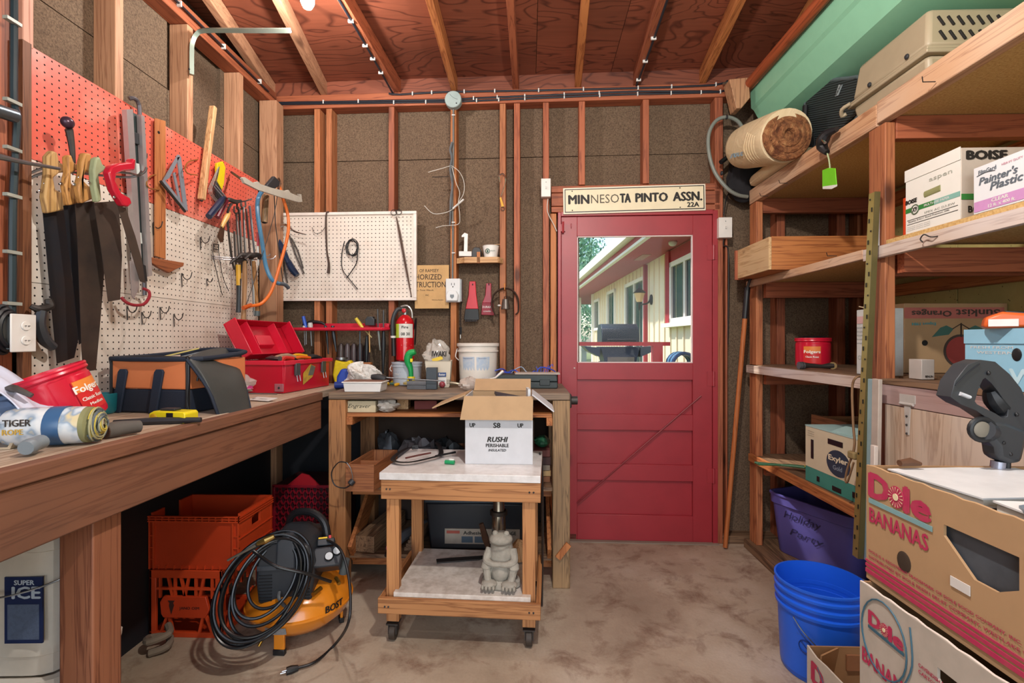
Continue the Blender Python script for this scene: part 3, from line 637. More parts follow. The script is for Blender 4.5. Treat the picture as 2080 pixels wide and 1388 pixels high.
# galvanised clamp lying on the saw hook
f = Fr('L', 'pipe_rod', 'grey steel rod sticking out at the left across the saw handles', 'rod', 5, 320, .06)
m = MB(); f.tube(m, [(-30,312,.04),(5,320,.06),(60,332,.09),(122,343,.12)], [.012,.009,.006,.005], 8); f.part('rod', m, STEEL)
# --- spirit level
f = Fr('L', 'spirit_level', 'aluminium spirit level hanging upright beside the red handled saw', 'level', 265, 230, .03)
ALU = mat('#b4aeb0', .35, .6, .3)
m = MB(); f.plate(m, [(247,223),(260,222),(279,545),(268,552)], .03, .02); f.part('rail', m, ALU)
m = MB(); f.plate(m, [(277,233),(284,237),(300,560),(292,562)], .03, .02); f.part('rail', m, ALU)
m = MB(); f.plate(m, [(260,224),(277,233),(292,562),(279,548)], .022, .003); f.part('web', m, mat('#3d4a4c', .5))
for y in (268, 330, 470):
    m = MB(); f.plate(m, [(262+y*.03-7,y),(275+y*.03-7,y+3),(277+y*.03-7,y+26),(264+y*.03-7,y+23)], .026, .012); f.part('vial', m, mat('#c9d2cf', .2) if y > 300 else DARK, bev=.002)
f = Fr('L', 'bent_pipe', 'grey bent conduit arch behind the level', 'pipe', 283, 350, .015)
m = MB(); f.tube(m, [(262,200,.012),(272,200,.02),(281,210,.02),(284,240,.02),(290,420,.02),(294,600,.015)], .008, 8, sm=6); f.part('pipe', m, mat('#6d6a70', .4, .7))
# red curved hook + knife
f = Fr('L', 'curved_hook', 'dark red curved hook hanging low beside the saw blades', 'hook', 246, 605, .05)
m = MB(); f.tube(m, [(246,604,.05),(256,614,.06),(272,620,.07),(292,618,.08),(303,604,.08),(302,592,.07),(290,586,.06)], .006, 8, sm=5); f.part('hook', m, mat('#8e2430', .35))
f = Fr('L', 'putty_knife', 'dark handled scraper hanging below the level', 'scraper', 275, 540, .05)
m = MB(); f.plate(m, [(263,530),(279,528),(281,585),(270,608),(266,600)], .05, .004); f.part('blade', m, ALU); m = MB(); f.plate(m, [(280,535),(290,540),(294,572),(284,570)], .06, .012); f.part('handle', m, BLACK)
# --- T square in wood
f = Fr('L', 'tee_square', 'long wooden T-square hanging head down on the pegboard', 'ruler', 322, 245, .01)
m = MB(); f.plate(m, [(313,240),(334,246),(334,527),(313,520)], .01, .006); f.part('blade', m, FIR, bev=.001)
m = MB(); f.plate(m, [(296,522),(368,534),(367,541),(350,548),(338,555),(318,545),(298,532)], .02, .014); f.part('head', m, wood('#8e5230', '#5f3018', knots=False), bev=.002)
m = MB(); q = f.p(323, 269, .018); m.cyl(q, q+Vector((0,.004,0)), .006); f.part('hole', m, BLACK)
# --- speed square
f = Fr('L', 'rafter_square', 'grey metal triangular square with slots on a bent nail', 'square', 355, 340, .03)
m = MB()
for q in ([(360,314),(365,316),(342,362),(328,370)], [(358,320),(366,318),(380,428),(372,424)], [(328,370),(333,366),(378,424),(374,432)], [(350,352),(354,350),(366,408),(361,404)]): f.plate(m, q, .03, .004)
f.part('square', m, mat('#9aa3b0', .45, .5, .4))
m = MB(); f.tube(m, [(326,368,.035),(350,398,.04),(376,430,.035)], .006, 6); f.part('fence', m, IRON)
# --- wooden stick, rope hooks
f = Fr('L', 'wooden_stick', 'pale squared wooden stick leaning against the red pegboard', 'stick', 420, 330, .06)
m = MB(); m.bar(f.p(409, 406, .03), f.p(433, 217, .03), .024, .03, (0,1,0)); f.part('stick', m, PALE, bev=.004); f.part('end_hole', MB().ball(f.p(409, 408, .04), (.008,.008,.004), 10, 6), BLACK)
def jhook(px, py, s=1, grp='small wire hooks in the white pegboard', lab='small bent steel hook in the white pegboard', col=None):
    f = Fr('L', 'wire_hook', lab, 'hook', px, py, .004, grp)
    m = MB(); a = 7*s; f.tube(m, [(px, py+26*s, .004),(px-1, py, .004),(px+a*.4, py+8*s, .012),(px+a*1.3, py+12*s, .028),(px+a*2.2, py+8*s, .04),(px+a*2.6, py-2*s, .045)], .0022, 5, sm=3)
    mk('hook', m, col or IRON, f.o)
    return f
for lab, px, py, s in (('wire hook high in the white board above the tee square head', 312, 452, 1), ('wire hook high in the middle of the white pegboard', 408, 482, 1), ('wire hook below right of the tee square head', 370, 555, 1.1), ('small wire hook right of the middle of the white board', 421, 566, .6), ('leftmost wire hook of the row above the tool bag', 259, 622, 1.1), ('second wire hook of the row above the tool bag', 289, 634, 1), ('third wire hook of the row above the tool bag', 326, 624, 1), ('fourth wire hook of the row above the tool bag', 354, 638, 1)):
    jhook(px, py, s, None, lab)
for px, py, lab in ((298, 370, 'bronze loop hook left of the rafter square'), (376, 340, 'bronze loop hook between the rafter square and the stick')):
    f = Fr('L', 'loop_hook', lab, 'hook', px+22, py-4, .004)
    m = MB(); f.tube(m, [(px+26,py-16,.004),(px+8,py-12,.03),(px,py,.05),(px+5,py+12,.05),(px+25,py+16,.02)], .0028, 6, sm=4); f.part('hook', m, mat('#a8743c', .4, .6))
f = Fr('L', 'wire_hook', 'little steel hook beside the level', 'hook', 290, 335, .004)
m = MB(); f.tube(m, [(286,322,.004),(290,325,.02),(298,322,.03),(299,312,.03)], .002, 5); f.part('hook', m, STEEL)
# --- utility saw with yellow handle, wires
f = Fr('L', 'utility_knife', 'yellow and black folding utility saw behind the stick', 'knife', 443, 340, .02)
m = MB(); f.plate(m, [(436,332),(448,328),(453,340),(450,372),(446,386),(436,368)], .02, .014); f.part('handle', m, mat('#e0c81c', .4), bev=.002)
m = MB(); f.plate(m, [(436,368),(446,386),(449,400),(446,412),(436,404)], .02, .012); f.part('grip', m, DARK, bev=.002)
WIRE = mat('#b9b3aa', .4, .6)
f = Fr('L', 'wire_bundle', 'bundle of thin wires hanging under the yellow utility saw', 'wire', 447, 332, .03)
for i in range(5): m = MB(); f.tube(m, [(447,332,.03),(434+i*2,360,.04),(424+i*3,385,.04),(430+i*3,400,.04),(447+i*4,418+i,.05)], .0015, 5); f.part('wire', m, WIRE if i < 3 else IRON)
# screwdriver-like handles: file handles
for nm, lab, a, b, c1, r, off in (('screwdriver', 'black and blue handled screwdriver pointing down left', (455,402), (424,440), mat('#202a44', .3), .017, .07), ('screwdriver', 'dark red handled screwdriver beside the black one', (462,404), (442,442), mat('#6a1c2c', .25), .013, .075)):
    f = Fr('L', nm, lab, 'screwdriver', a[0], a[1], off); m = MB(); f.tube(m, [(a[0],a[1],off),((a[0]*2+b[0])/3,(a[1]*2+b[1])/3,off),(b[0],b[1],off)], [r*.6,r,r,r*.9], 10, sm=2); f.part('handle', m, c1)
    m = MB(); f.tube(m, [(a[0],a[1],off),(a[0]-26,a[1]-30,.03)], .003, 6, sm=0); f.part('shaft', m, STEEL)
f = Fr('L', 'putty_knife', 'putty knife with blond wooden handle and rusty blade', 'scraper', 468, 430, .08)
m = MB(); f.tube(m, [(466,432,.08),(458,446,.08),(450,462,.08)], [.007,.013,.011,.008], 10, sm=3); f.part('handle', m, mat('#d8a860', .4)); m = MB(); f.plate(m, [(449,456),(456,460),(453,492),(447,493),(441,480)], .08, .002); f.part('blade', m, RUST)
# long wrenches / bars hanging
bars = [((480,432),(487,545),.05,'#6f6a68'),((486,425),(492,555),.06,'#55504e'),((494,420),(500,556),.07,'#7d7876'),((500,424),(510,540),.08,'#6a5450'),((507,418),(517,515),.09,'#8f949c'),((476,470),(480,560),.04,'#4c4644'),((512,523),(516,640),.14,'#a9adb0')]
labs = ['leftmost long wrench in the hanging bunch', 'second long wrench in the hanging bunch', 'light grey middle wrench in the hanging bunch', 'reddish brown pry bar in the hanging bunch', 'bright steel rod in the hanging bunch', 'short dark bar low in the hanging bunch', 'thin pale steel ruler hanging behind the claw hammers']
for (a, b, o, c), lb_ in zip(bars, labs):
    f = Fr('L', 'wrench' if 'wrench' in lb_ else 'steel_bar', lb_, 'wrench' if 'wrench' in lb_ else 'bar', a[0], a[1], o)
    m = MB(); f.tube(m, [(a[0],a[1],o),((a[0]+b[0])/2,(a[1]+b[1])/2,o),(b[0],b[1],o)], .0065, 6, sm=0, flat=.5); f.part('shaft', m, mat(c, .4, .7))
    if 'wrench' in lb_: f.part('jaw', MB().tube([f.p(a[0]-4,a[1]-12,o), f.p(a[0]-5,a[1]-2,o), f.p(a[0],a[1]+4,o), f.p(a[0]+5,a[1]-2,o), f.p(a[0]+4,a[1]-12,o)], .005, 6), mat(c, .4, .7))
f = Fr('L', 'steel_hook', 'upper double steel hook holding pliers and long wrenches', 'hook', 470, 412, .004)
m = MB(); f.tube(m, [(462,416,.0),(480,412,.06),(500,408,.12),(512,404,.15)], .0035, 6, sm=3); f.part('prong', m, STEEL)
f = Fr('L', 'pliers', 'dark pliers hung over the upper steel hook', 'pliers', 475, 412, .08)
m = MB(); f.tube(m, [(455,409,.07),(466,406,.08),(478,410,.08),(490,408,.09)], [.006,.012,.012,.006], 8); f.part('jaws', m, IRON)
m = MB(); f.tube(m, [(470,414,.08),(462,440,.08),(470,520,.07),(476,548,.07)], .006, 6); f.part('grip', m, IRON)
# wire square frame
f = Fr('L', 'bent_wire', 'thin wire frame with a square eye hanging left of the hammers', 'wire', 432, 510, .02)
m = MB(); f.tube(m, [(434,506,.02),(433,520,.02),(446,580,.02),(452,600,.01)], .002, 5); f.part('wire', m, IRON)
m = MB(); f.tube(m, [(444,508,.02),(452,560,.02),(465,592,.01)], .002, 5); f.part('wire', m, IRON)
f.part('eye', MB().tube([f.p(434,496,.02),f.p(444,497,.02),f.p(444,508,.02),f.p(434,506,.02)], .003, 5, True), IRON)
# hammers on a double prong
f = Fr('L', 'hammer_hook', 'pale steel double prong holder carrying the hammers', 'hook', 430, 524, .0)
m = MB(); f.tube(m, [(430,521,.0),(470,524,.07),(520,522,.14),(544,520,.18),(549,516,.19)], .0035, 6); f.part('prong', m, ALU)
m = MB(); f.tube(m, [(430,525,.0),(470,528,.07),(530,527,.15),(553,526,.19),(560,520,.2)], .0035, 6); f.part('prong', m, ALU)
for lab, hx, bx, top, bot, o, hm, tip in (('claw hammer with yellow and black handle', 484, 484, 540, 635, .09, mat('#26282c', .4), 'y'), ('claw hammer with brown wooden handle on the double prong', 497, 494, 530, 652, .12, wood('#97714c', '#6d4c2e', knots=False), ''), ('claw hammer with honey coloured handle, rightmost of the hammers', 515, 522, 530, 640, .15, wood('#ad7c48', '#7e5428', knots=False), 't')):
    f = Fr('L', 'claw_hammer', lab, 'hammer', hx, top, o)
    m = MB(); f.tube(m, [(hx, top, o), ((hx+bx)/2+1, (top+bot)/2, o), (bx, bot, o)], [.009,.013,.011,.013], 10, sm=3, flat=.75); f.part('handle', m, hm)
    if tip == 'y': m = MB(); f.tube(m, [(hx,top-2,o),(hx+1,top+40,o)], .0125, 10, sm=0, flat=.8); f.part('grip', m, mat('#d2a02a', .4))
    if tip == 't': m = MB(); f.tube(m, [(bx,bot-8,o),(bx,bot+2,o)], .016, 10, sm=0); f.part('tape', m, mat('#4b5558', .5))
    m = MB(); f.tube(m, [(hx-17,top-4,o-.01),(hx-8,top-12,o),(hx,top-11,o+.01),(hx+10,top-12,o+.02),(hx+14,top-6,o+.02)], [.004,.011,.014,.012,.015], 8, sm=3); f.part('head', m, IRON)
# hacksaws at the corner
f = Fr('L', 'hacksaw', 'blue framed hacksaw hanging in the corner', 'saw', 545, 370, .22)
m = MB(); f.tube(m, [(552,376,.24),(536,385,.22),(524,405,.2),(524,440,.2),(532,490,.2),(540,540,.2),(552,568,.22),(566,576,.23)], .011, 8, sm=5); f.part('frame', m, mat('#4f86ac', .35, dirt=.3)); 
m = MB(); f.tube(m, [(566,576,.23),(578,578,.24),(586,585,.245)], .011, 8); f.part('grip', m, mat('#56606a', .5)); m = MB(); f.plate(m, [(551,358),(566,374),(540,392),(528,386)], .25, .02); f.part('handle', m, DARK, bev=.004)
m = MB(); f.tube(m, [(556,380,.24),(560,460,.24),(575,575,.24)], .003, 4, sm=0); f.part('blade', m, IRON)
f = Fr('L', 'bow_saw', 'bow saw with a bright orange tubular frame hanging in the corner', 'saw', 568, 380, .26)
m = MB(); f.tube(m, [(566,376,.26),(574,400,.27),(585,440,.28),(584,480,.28),(568,540,.25),(552,590,.22),(532,616,.19),(508,622,.16),(498,626,.15)], .0085, 8, sm=5); f.part('frame', m, mat('#e0702a', .3))
m = MB(); f.tube(m, [(565,380,.26),(556,440,.24),(520,560,.18),(498,626,.15)], .0022, 4, sm=3); f.part('blade', m, IRON); m = MB(); f.tube(m, [(494,626,.15),(510,620,.16)], .011, 8, sm=0); f.part('end_clamp', m, mat('#c0561e', .4))
m = MB(); f.tube(m, [(562,372,.26),(566,362,.27),(569,372,.27),(566,384,.27)], .004, 6); f.part('top_clip', m, RUST)
# grey bracket rail with hooks
f = Fr('L', 'tool_rail', 'pale grey toothed plastic tool rail sticking out at the corner', 'rail', 490, 365, .04)
m = MB(); f.plate(m, [(487,362),(492,360),(510,372),(520,369),(524,374),(548,382),(575,388),(582,386),(586,392),(606,400),(603,394),(608,395),(610,410),(604,411),(570,402),(520,386),(492,372)], .3, .012); f.part('rail', m, mat('#b9b4a8', .5)); m = MB(); f.tube(m, [(490,364,.29),(484,360,.2),(470,350,.02)], .006, 6, sm=2); f.part('arm', m, IRON)
# corner tube handle hung on the post
f = Fr('L', 'round_stick', 'short grey round stick hanging before the corner post', 'handle', 545, 420, .2)
m = MB(); f.tube(m, [(540,398,.19),(538,430,.2),(537,452,.2)], .016, 10, sm=0); f.part('stick', m, wood('#8f7454', '#5f4a34')); f.part('end', MB().ball(f.p(537,453,.2), (.012,.012,.004), 10, 6), BLACK)
# stain smudges on the pegboard are in its material; red rake-like tip
f = Fr('L', 'marking_pen', 'slim red and white marker hanging beside the blue saw frame', 'pen', 525, 490, .16)
m = MB(); f.tube(m, [(523,472,.16),(524,500,.16)], .006, 8, sm=0); f.part('barrel', m, mat('#b03040', .4)); m = MB(); f.tube(m, [(524,500,.16),(525,540,.16)], .005, 8, sm=0); f.part('shaft', m, WHITE)
# ================================================================ things on the back wall
u0 = bw(560, 615, .02)[0]; u1 = bw(846, 615, .02)[0]; z0 = bw(700, 611, .02)[1]; z1 = bw(700, 431, .02)[1]
pb = thing('pegboard', 'white framed perforated board on the back wall', 'pegboard', BW(0, .0, 0), -BETA)
mk('panel', MB().box(u0+.004, u1-.004, -.014, -.008, z0+.004, z1-.004), peg('#e4dbd0', 0, dmg=.35), pb)
FRW = mat('#e8e0d8', .5, dirt=.3)
for a in ((u0,u1,z0,z0+.016),(u0,u1,z1-.018,z1),(u0,u0+.013,z0+.017,z1-.019),(u1-.02,u1,z0+.017,z1-.019)): mk('frame', MB().box(a[0],a[1],-.024,-.001,a[2],a[3]), FRW, pb, bev=.001)
f = Fr('B', 'cable', 'coiled thin black cord hanging on the white framed pegboard', 'cable', 716, 500, .035)
for k in range(4):
    m = MB(); m.tube([Vector((.0+ (.036+.006*math.sin(k*2+a))*math.cos(a*PI/6)+k*.004-.005, -.004*k, -.012+(.050+.006*math.cos(k+a))*math.sin(a*PI/6))) for a in range(12)], .0028, 6, True, sm=3); f.part('coil', m, BLACK)
m = MB(); f.tube(m, [(700,490,.04),(694,520,.03),(696,548,.03),(712,570,.03),(727,588,.03)], .003, 6); f.part('tail', m, BLACK); m = MB(); f.tube(m, [(726,510,.04),(724,535,.03),(704,565,.03)], .003, 6); f.part('tail', m, BLACK)
f = Fr('B', 'leather_strap', 'thin dark twisted strap hanging from the top frame of the white pegboard', 'strap', 665, 435, .03)
m = MB(); f.tube(m, [(668,431,.02),(663,434,.03),(662,460,.03),(664,510,.03),(668,535,.03),(667,555,.03)], [.007,.005,.006,.005,.007,.010], 6); f.part('strap', m, mat('#43332c', .7)); m = MB(); f.tube(m, [(634,462,.03),(640,474,.03),(652,472,.03),(660,462,.03)], .0018, 5); f.part('wire', m, IRON)
f = Fr('B', 'metal_file', 'long tapered rusty file with a ring end on the white pegboard', 'file', 806, 440, .03)
m = MB(); f.tube(m, [(805,440,.03),(812,475,.035),(824,540,.035),(836,604,.03)], [.006,.018,.015,.005], 6, sm=3, flat=.4); f.part('blade', m, mat('#6d5a52', .5, .5)); f.part('ring', MB().tube([f.p(800+6*math.cos(a*PI/5), 432+6*math.sin(a*PI/5), .035) for a in range(10)], .0025, 5, True), IRON); f.part('ring', MB().tube([f.p(810+6*math.cos(a*PI/5), 431+5*math.sin(a*PI/5), .035) for a in range(10)], .0025, 5, True), IRON)
# chrome and blue grips group on its left
f = Fr('B', 'bolt_cutter', 'tool with two dark blue grips and a chromed curved head', 'pliers', 585, 500, .06)
m = MB(); f.tube(m, [(556,478,.08),(570,500,.08),(586,535,.08)], [.017,.021,.016], 10); f.part('grip', m, mat('#20304c', .25)); m = MB(); f.tube(m, [(584,528,.07),(592,545,.07),(604,560,.07)], [.016,.022,.022,.017], 10); f.part('grip', m, mat('#20304c', .25))
m = MB(); f.tube(m, [(563,466,.07),(575,457,.07),(585,459,.07),(598,470,.07),(622,477,.07)], [.006,.008,.008,.005,.004], 8); f.part('chrome_head', m, CHROME)
for i, q in enumerate(([(588,478),(602,520),(618,556)], [(592,484),(606,512),(616,545)], [(574,500),(578,545),(584,575)])):
    f = Fr('B', 'steel_rod', ['dark rod slanting behind the blue grips', 'thinner slanting rod right of the blue grips', 'short dark rod left of the blue grips'][i], 'rod', q[0][0], q[0][1], .03)
    m = MB(); f.tube(m, [(a, b, .03) for a, b in q], .004, 6); f.part('rod', m, IRON)
# --- faded poster board
u0 = bw(843, 625, .0)[0]; u1 = bw(912, 625)[0]; z0 = bw(880, 627)[1]; z1 = bw(880, 539)[1]
ps = thing('notice_board', 'tan lettered cardboard notice reading RAMSEY and TRUCTION behind the outlet', 'sign', BW(u0, .004, z0), -BETA)
PST = mat('#c9a26e', .8, dirt=.3); mk('board', MB().box(0, u1-u0, 0, .008, 0, z1-z0), PST, ps)
INK = mat('#3a2a20', .7, dirt=.1)
for tx, x, z, w_, h_ in (('OF RAMSEY', .03, .232, .125, .02), ('HORIZED', .004, .185, .17, .034), ('TRUCTION', .004, .135, .195, .036), ('ty. Trew Warch', .01, .11, .11, .012), ('INC.', .07, .08, .025, .01), ('Writing Section', .11, .05, .075, .008)): word(tx, (x, -.001, z), X, Z, w_, h_, INK, ps, .01)
# --- corner shelf with digit one, cup, black box
u, z = bw(930, 538, .0); cs = thing('corner_shelf', 'small wooden wall shelf between two studs', 'shelf', BW(u, .0, z), -BETA)
mk('shelf_board', MB().prism([(0,.09),(0,-.02),(.05,-.05),(.26,-.05),(.285,-.0),(.285,.09)], .02, .034, 'z'), FIR, cs); mk('front_lip', MB().bar((.05,-.055,.02),(.26,-.055,.02),.010,.036,(0,0,1)), PALE, cs); mk('end_lip', MB().bar((0,-.02,.02),(.048,-.055,.02),.010,.034,(0,0,1)), PALE, cs); mk('end_lip', MB().bar((.262,-.055,.02),(.285,-.005,.02),.010,.034,(0,0,1)), PALE, cs); mk('cleat', MB().box(.13,.15,-.06,-.052,.0,.07), FIR, cs)
u, z = bw(943, 522, .03); o = thing('house_number', 'white plastic digit 1 standing on the little shelf', 'number', BW(u, .02, z+.005), -BETA + .15)
mk('digit', MB().prism([(-.005,.0),(.018,.0),(.022,.14),(-.0,.148),(-.018,.13),(-.018,.118),(-.002,.122)], -.01, .01), mat('#e6e2dc', .4), o, bev=.002); mk('foot', MB().box(-.035,.045,-.025,.02,-.003,.028), WHITE, o, bev=.002)
u, z = bw(967, 522, .03); o = thing('plastic_case', 'small dark plastic case between the digit and the paper cup', 'box', BW(u, .01, z-.002), -BETA); mk('case', MB().prism([(-.03,0),(.03,0),(.03,.045),(.02,.062),(-.012,.064),(-.026,.045)], -.02, .03), mat('#3a3b3c', .5), o, bev=.004)
u, z = bw(996, 522, .03); o = thing('paper_cup', 'white paper cup printed with a round green emblem on the little shelf', 'cup', BW(u, .005, z-.003), -BETA)
mk('cup', MB().lathe([(.001,.001),(.040,.001),(.052,.072),(.054,.074),(.050,.076),(.038,.005),(.001,.005)], 28), mat('#e9e7e2', .5, dirt=.1), o); GRN = mat('#1e5a46', .6)
mk('emblem', MB().tube([(-.015+.013*math.cos(a*PI/8), -.0475-(.034+.013*math.sin(a*PI/8)-.034)*.16-.0015, .036+.013*math.sin(a*PI/8)) for a in range(16)], .0022, 5, True), GRN, o); word('recycle', (.003,-.0505,.032), X, Z, .03, .01, GRN, o, .01); mk('emblem_star', MB().ball((-.015,-.0465,.036), (.006,.002,.007), 8, 5), GRN, o)
mk('contents', MB().ball((.0,.0,.075), (.042,.042,.008)), mat('#a07060', .8), o); mk('stick', MB().bar((-.02,0,.08), (.07,.01,.09), .004, .003), PALE, o)
# --- ice scrapers
for lab, px, c1, c2, pts, lo in (('red ice scraper with black brush end', 958, '#c81c30', '#1d2226', [(954,572),(966,572),(968,600),(972,628),(946,628),(952,600)], [(946,628),(972,628),(974,650),(943,650)]), ('dark red ice scraper with white lettering', 990, '#9c1c34', '#8c1a30', [(988,576),(998,576),(998,600),(1000,616),(980,616),(986,600)], [(980,616),(1002,616),(1004,641),(978,640)])):
    f = Fr('B', 'ice_scraper', lab, 'scraper', px, 600, -.05); m = MB(); f.plate(m, pts, -.05, .012); f.part('handle', m, mat(c1, .3), bev=.003); m = MB(); f.plate(m, lo, -.048, .016); f.part('blade', m, mat(c2, .5), bev=.002)
    f.part('hole', MB().ball(f.p((pts[0][0]+pts[1][0])/2, 578, -.035), (.004,.002,.006), 8, 5), BLACK)
    if px == 990: word('DURAX', f.p(980, 626, -.031), X, Z, .055, .014, WHITE, f.o, .01); word('SCRAPER', f.p(982, 634, -.031), X, Z, .05, .008, WHITE, f.o, .01)
    else:
        for k in range(9): f.part('bristle', MB().box(-.038+k*.009, -.034+k*.009, -.02, -.004, f.p(950,651,-.04).z-.008, f.p(950,648,-.04).z), DARK)
# --- horseshoe and bell on nail
f = Fr('B', 'horseshoe', 'large rusty horseshoe hanging on an orange nail on a stud', 'horseshoe', 1026, 588, .02)
m = MB(); f.tube(m, [(1008,644,.02),(1000,625,.02),(1001,603,.02),(1013,590,.02),(1028,586,.02),(1043,592,.02),(1052,608,.02),(1053,632,.02),(1047,639,.02)], [.012,.016,.018,.018,.018,.018,.018,.015,.012], 8, flat=.35); f.part('shoe', m, mat('#5a4a42', .6, .5)); m = MB(); f.tube(m, [(1025,590,.0),(1025,588,.05),(1025,576,.055)], .003, 6, sm=0); f.part('nail', m, mat('#d88a3a', .4))
f = Fr('B', 'cow_bell', 'small grey metal bell hanging inside the horseshoe', 'bell', 1027, 620, .03)
m = MB(); f.part('bell', m.lathe([(.001,.04),(.02,.036),(.024,.0),(.03,-.025),(.026,-.025),(.02,.0)], 18), mat('#6c6560', .4, .7)); f.part('loop', MB().tube([(-.008,0,.036),(-.008,0,.052),(.008,0,.052),(.008,0,.036)], .003, 6), IRON); f.part('tip', MB().ball((-.04,-.0,-.002), (.012,.006,.006), 8, 5), WHITE)
# --- hook + orange tag on stud
f = Fr('B', 'screw_eye', 'large steel hook with yellow tag hanging from the stud', 'hook', 1020, 365, .015)
m = MB(); f.tube(m, [(1015,370,.01),(1014,358,.015),(1021,353,.015),(1027,362,.015),(1024,380,.01),(1018,398,.01)], .0035, 6); f.part('hook', m, CHROME); m = MB(); f.plate(m, [(1015,402),(1018,401),(1024,420),(1019,422)], .005, .003); f.part('tag', m, mat('#dba21c', .5)); f.part('ring', MB().tube([f.p(1021.5+4*math.cos(a*PI/4), 424+4*math.sin(a*PI/4), .012) for a in range(8)], .0022, 5, True), CHROME)
# --- electrics: round junction box, conduit, duct tape mess, wires
f = Fr('B', 'junction_box', 'round pale blue-grey junction box cover on the top plate', 'junction box', 920, 201, .04)
f.part('cover', MB().lathe([(.001,0),(.05,0),(.053,.004),(.053,.04),(.001,.04)], 32), mat('#9fb0ae', .4)); f.o.children[0].rotation_euler = (-PI/2, 0, 0); f.part('screw', MB().ball((.022,-.002,-.028), .004, 8, 5), DARK); f.part('scratch', MB().tube([(-.02,-.001,.03),(0,-.001,.01),(.03,-.001,-.004)], .0008, 4, sm=4), DARK)
f = Fr('B', 'electrical_conduit', 'thin grey cable stapled down the stud from the round box to the outlet', 'cable', 921, 240, .01)
m = MB(); f.tube(m, [(921,222,.01),(921,300,.01),(919,410,.012),(920,470,.008),(919,566,.012)], .006, 8, sm=0); f.part('cable', m, mat('#6d6e6c', .5)); 
for y in (234, 452, 514): m = MB(); q = f.p(921, y, .014); m.box(q.x-.010,q.x+.010,q.y-.004,q.y+.004,q.z-.003,q.z+.003); f.part('staple', m, WHITE)
f = Fr('B', 'taped_splice', 'lumpy grey duct tape wrapped round the cable on the stud', 'tape', 917, 330, .014)
m = MB(); f.tube(m, [(919,290,.014),(915,305,.014),(918,322,.014),(915,345,.016),(919,375,.014),(916,410,.016),(915,440,.014),(914,458,.01)], [.016,.018,.014,.018,.016,.019,.014,.012], 8, sm=3, flat=.5); f.part('tape', m, mat('#7b8186', .45, .3, .5, 30, bump=.5, bs=90))
WW = mat('#c9c6be', .4)
f = Fr('B', 'bare_wires', 'loose pale wires looping out of the taped splice', 'wire', 915, 338, .02)
for q in ([(915,337,.03),(895,343,.06),(880,347,.07),(870,350,.06)], [(917,337,.03),(932,348,.07),(942,368,.08),(942,392,.07),(932,410,.06),(925,420,.06)], [(918,340,.03),(926,370,.05),(934,392,.05),(931,410,.04),(934,440,.04),(930,456,.03),(900,459,.05),(885,463,.06)], [(922,424,.03),(905,432,.05),(880,434,.06),(862,418,.07)]):
    m = MB(); f.tube(m, q, .0022, 5); f.part('wire', m, WW)
m = MB(); f.tube(m, [(920,424,.04),(942,405,.06)], .006, 8, sm=0); f.part('wire_sleeve', m, WHITE); m = MB(); f.tube(m, [(878,360,.02),(912,359,.01)], .0025, 5, sm=0); f.part('nail', m, IRON)
# outlet with air freshener
f = Fr('B', 'wall_outlet', 'white outlet with plugged-in night light on the stud', 'outlet', 920, 590, .03)
f.part('cover', MB().box(-.047,.047,-.002,.03,-.075,.075), mat('#d7dadc', .35, dirt=.05), bev=.006); f.part('box', MB().box(.04,.055,.0,.06,-.07,.07), mat('#8e9294', .4, .4)); f.part('night_light', MB().prism([(-.038,-.07),(.034,-.07),(.038,-.03),(.024,-.005),(-.026,-.005),(-.04,-.03)], -.03, -.002), mat('#dde0e2', .3, dirt=.05), bev=.006)
f.part('shield_mark', MB().prism([(-.012,-.03),(.012,-.03),(.012,-.044),(0,-.055),(-.012,-.044)], -.033, -.030), mat('#7c858c', .4)); 
for a in (-.01, .008): f.part('slot', MB().box(a,a+.003,-.0045,-.002,.032,.046), DARK)
f.part('ground_hole', MB().ball((0,-.003,.022), (.004,.002,.004), 8, 5), DARK)
f = Fr('B', 'extension_cord', 'black plug on a cord hanging beside the stud below the outlet', 'cord', 936, 660, -.03)
m = MB(); f.tube(m, [(940,600,-.03),(936,630,-.03),(936,668,-.03)], .003, 6); f.part('cord', m, BLACK); f.part('plug', MB().tube([f.p(936,665,-.03), f.p(936,680,-.03)], [.008,.010,.006], 8), BLACK); f.part('prong', MB().box(-.003,-.001,-.002,.002,f.p(936,688,-.03).z,f.p(936,680,-.03).z), CHROME)
# white switch boxes
for lab, px, py, w_, h_ in (('small white switch box left of the sign', 1109, 381, .030, .057), ('white switch box with a toggle to the right of the door', 1474, 462, .040, .062)):
    f = Fr('B', 'switch_box', lab, 'switch', px, py, .04); f.part('box', MB().box(-w_,w_,0,.045,-h_,h_), mat('#dcdad4', .4, dirt=.1), bev=.003); f.part('toggle', MB().ob((0,-.006,0),(.006,.014,.012),(.4,0,0)), WHITE)
    f.part('screw', MB().ball((.0,-.001,h_*.6),.003,6,4), STEEL)
f = Fr('B', 'switch_cable', 'thin dark cables above and below the right switch box', 'cable', 1474, 420, .02)
m = MB(); f.tube(m, [(1479,395,.0),(1474,410,.02),(1470,438,.02)], .004, 6); f.part('cable', m, BLACK); m = MB(); f.tube(m, [(1470,486,.02),(1470,500,.01),(1480,520,.0),(1478,700,-.03)], .004, 6); f.part('cable', m, BLACK)
f = Fr('B', 'white_cable', 'thin cream cable hanging from the left switch box down the door jamb', 'cable', 1113, 405, .02)
m = MB(); f.tube(m, [(1113,404,.02),(1112,430,.01),(1124,455,.012),(1131,470,.01)], .003, 6); f.part('cable', m, WW)
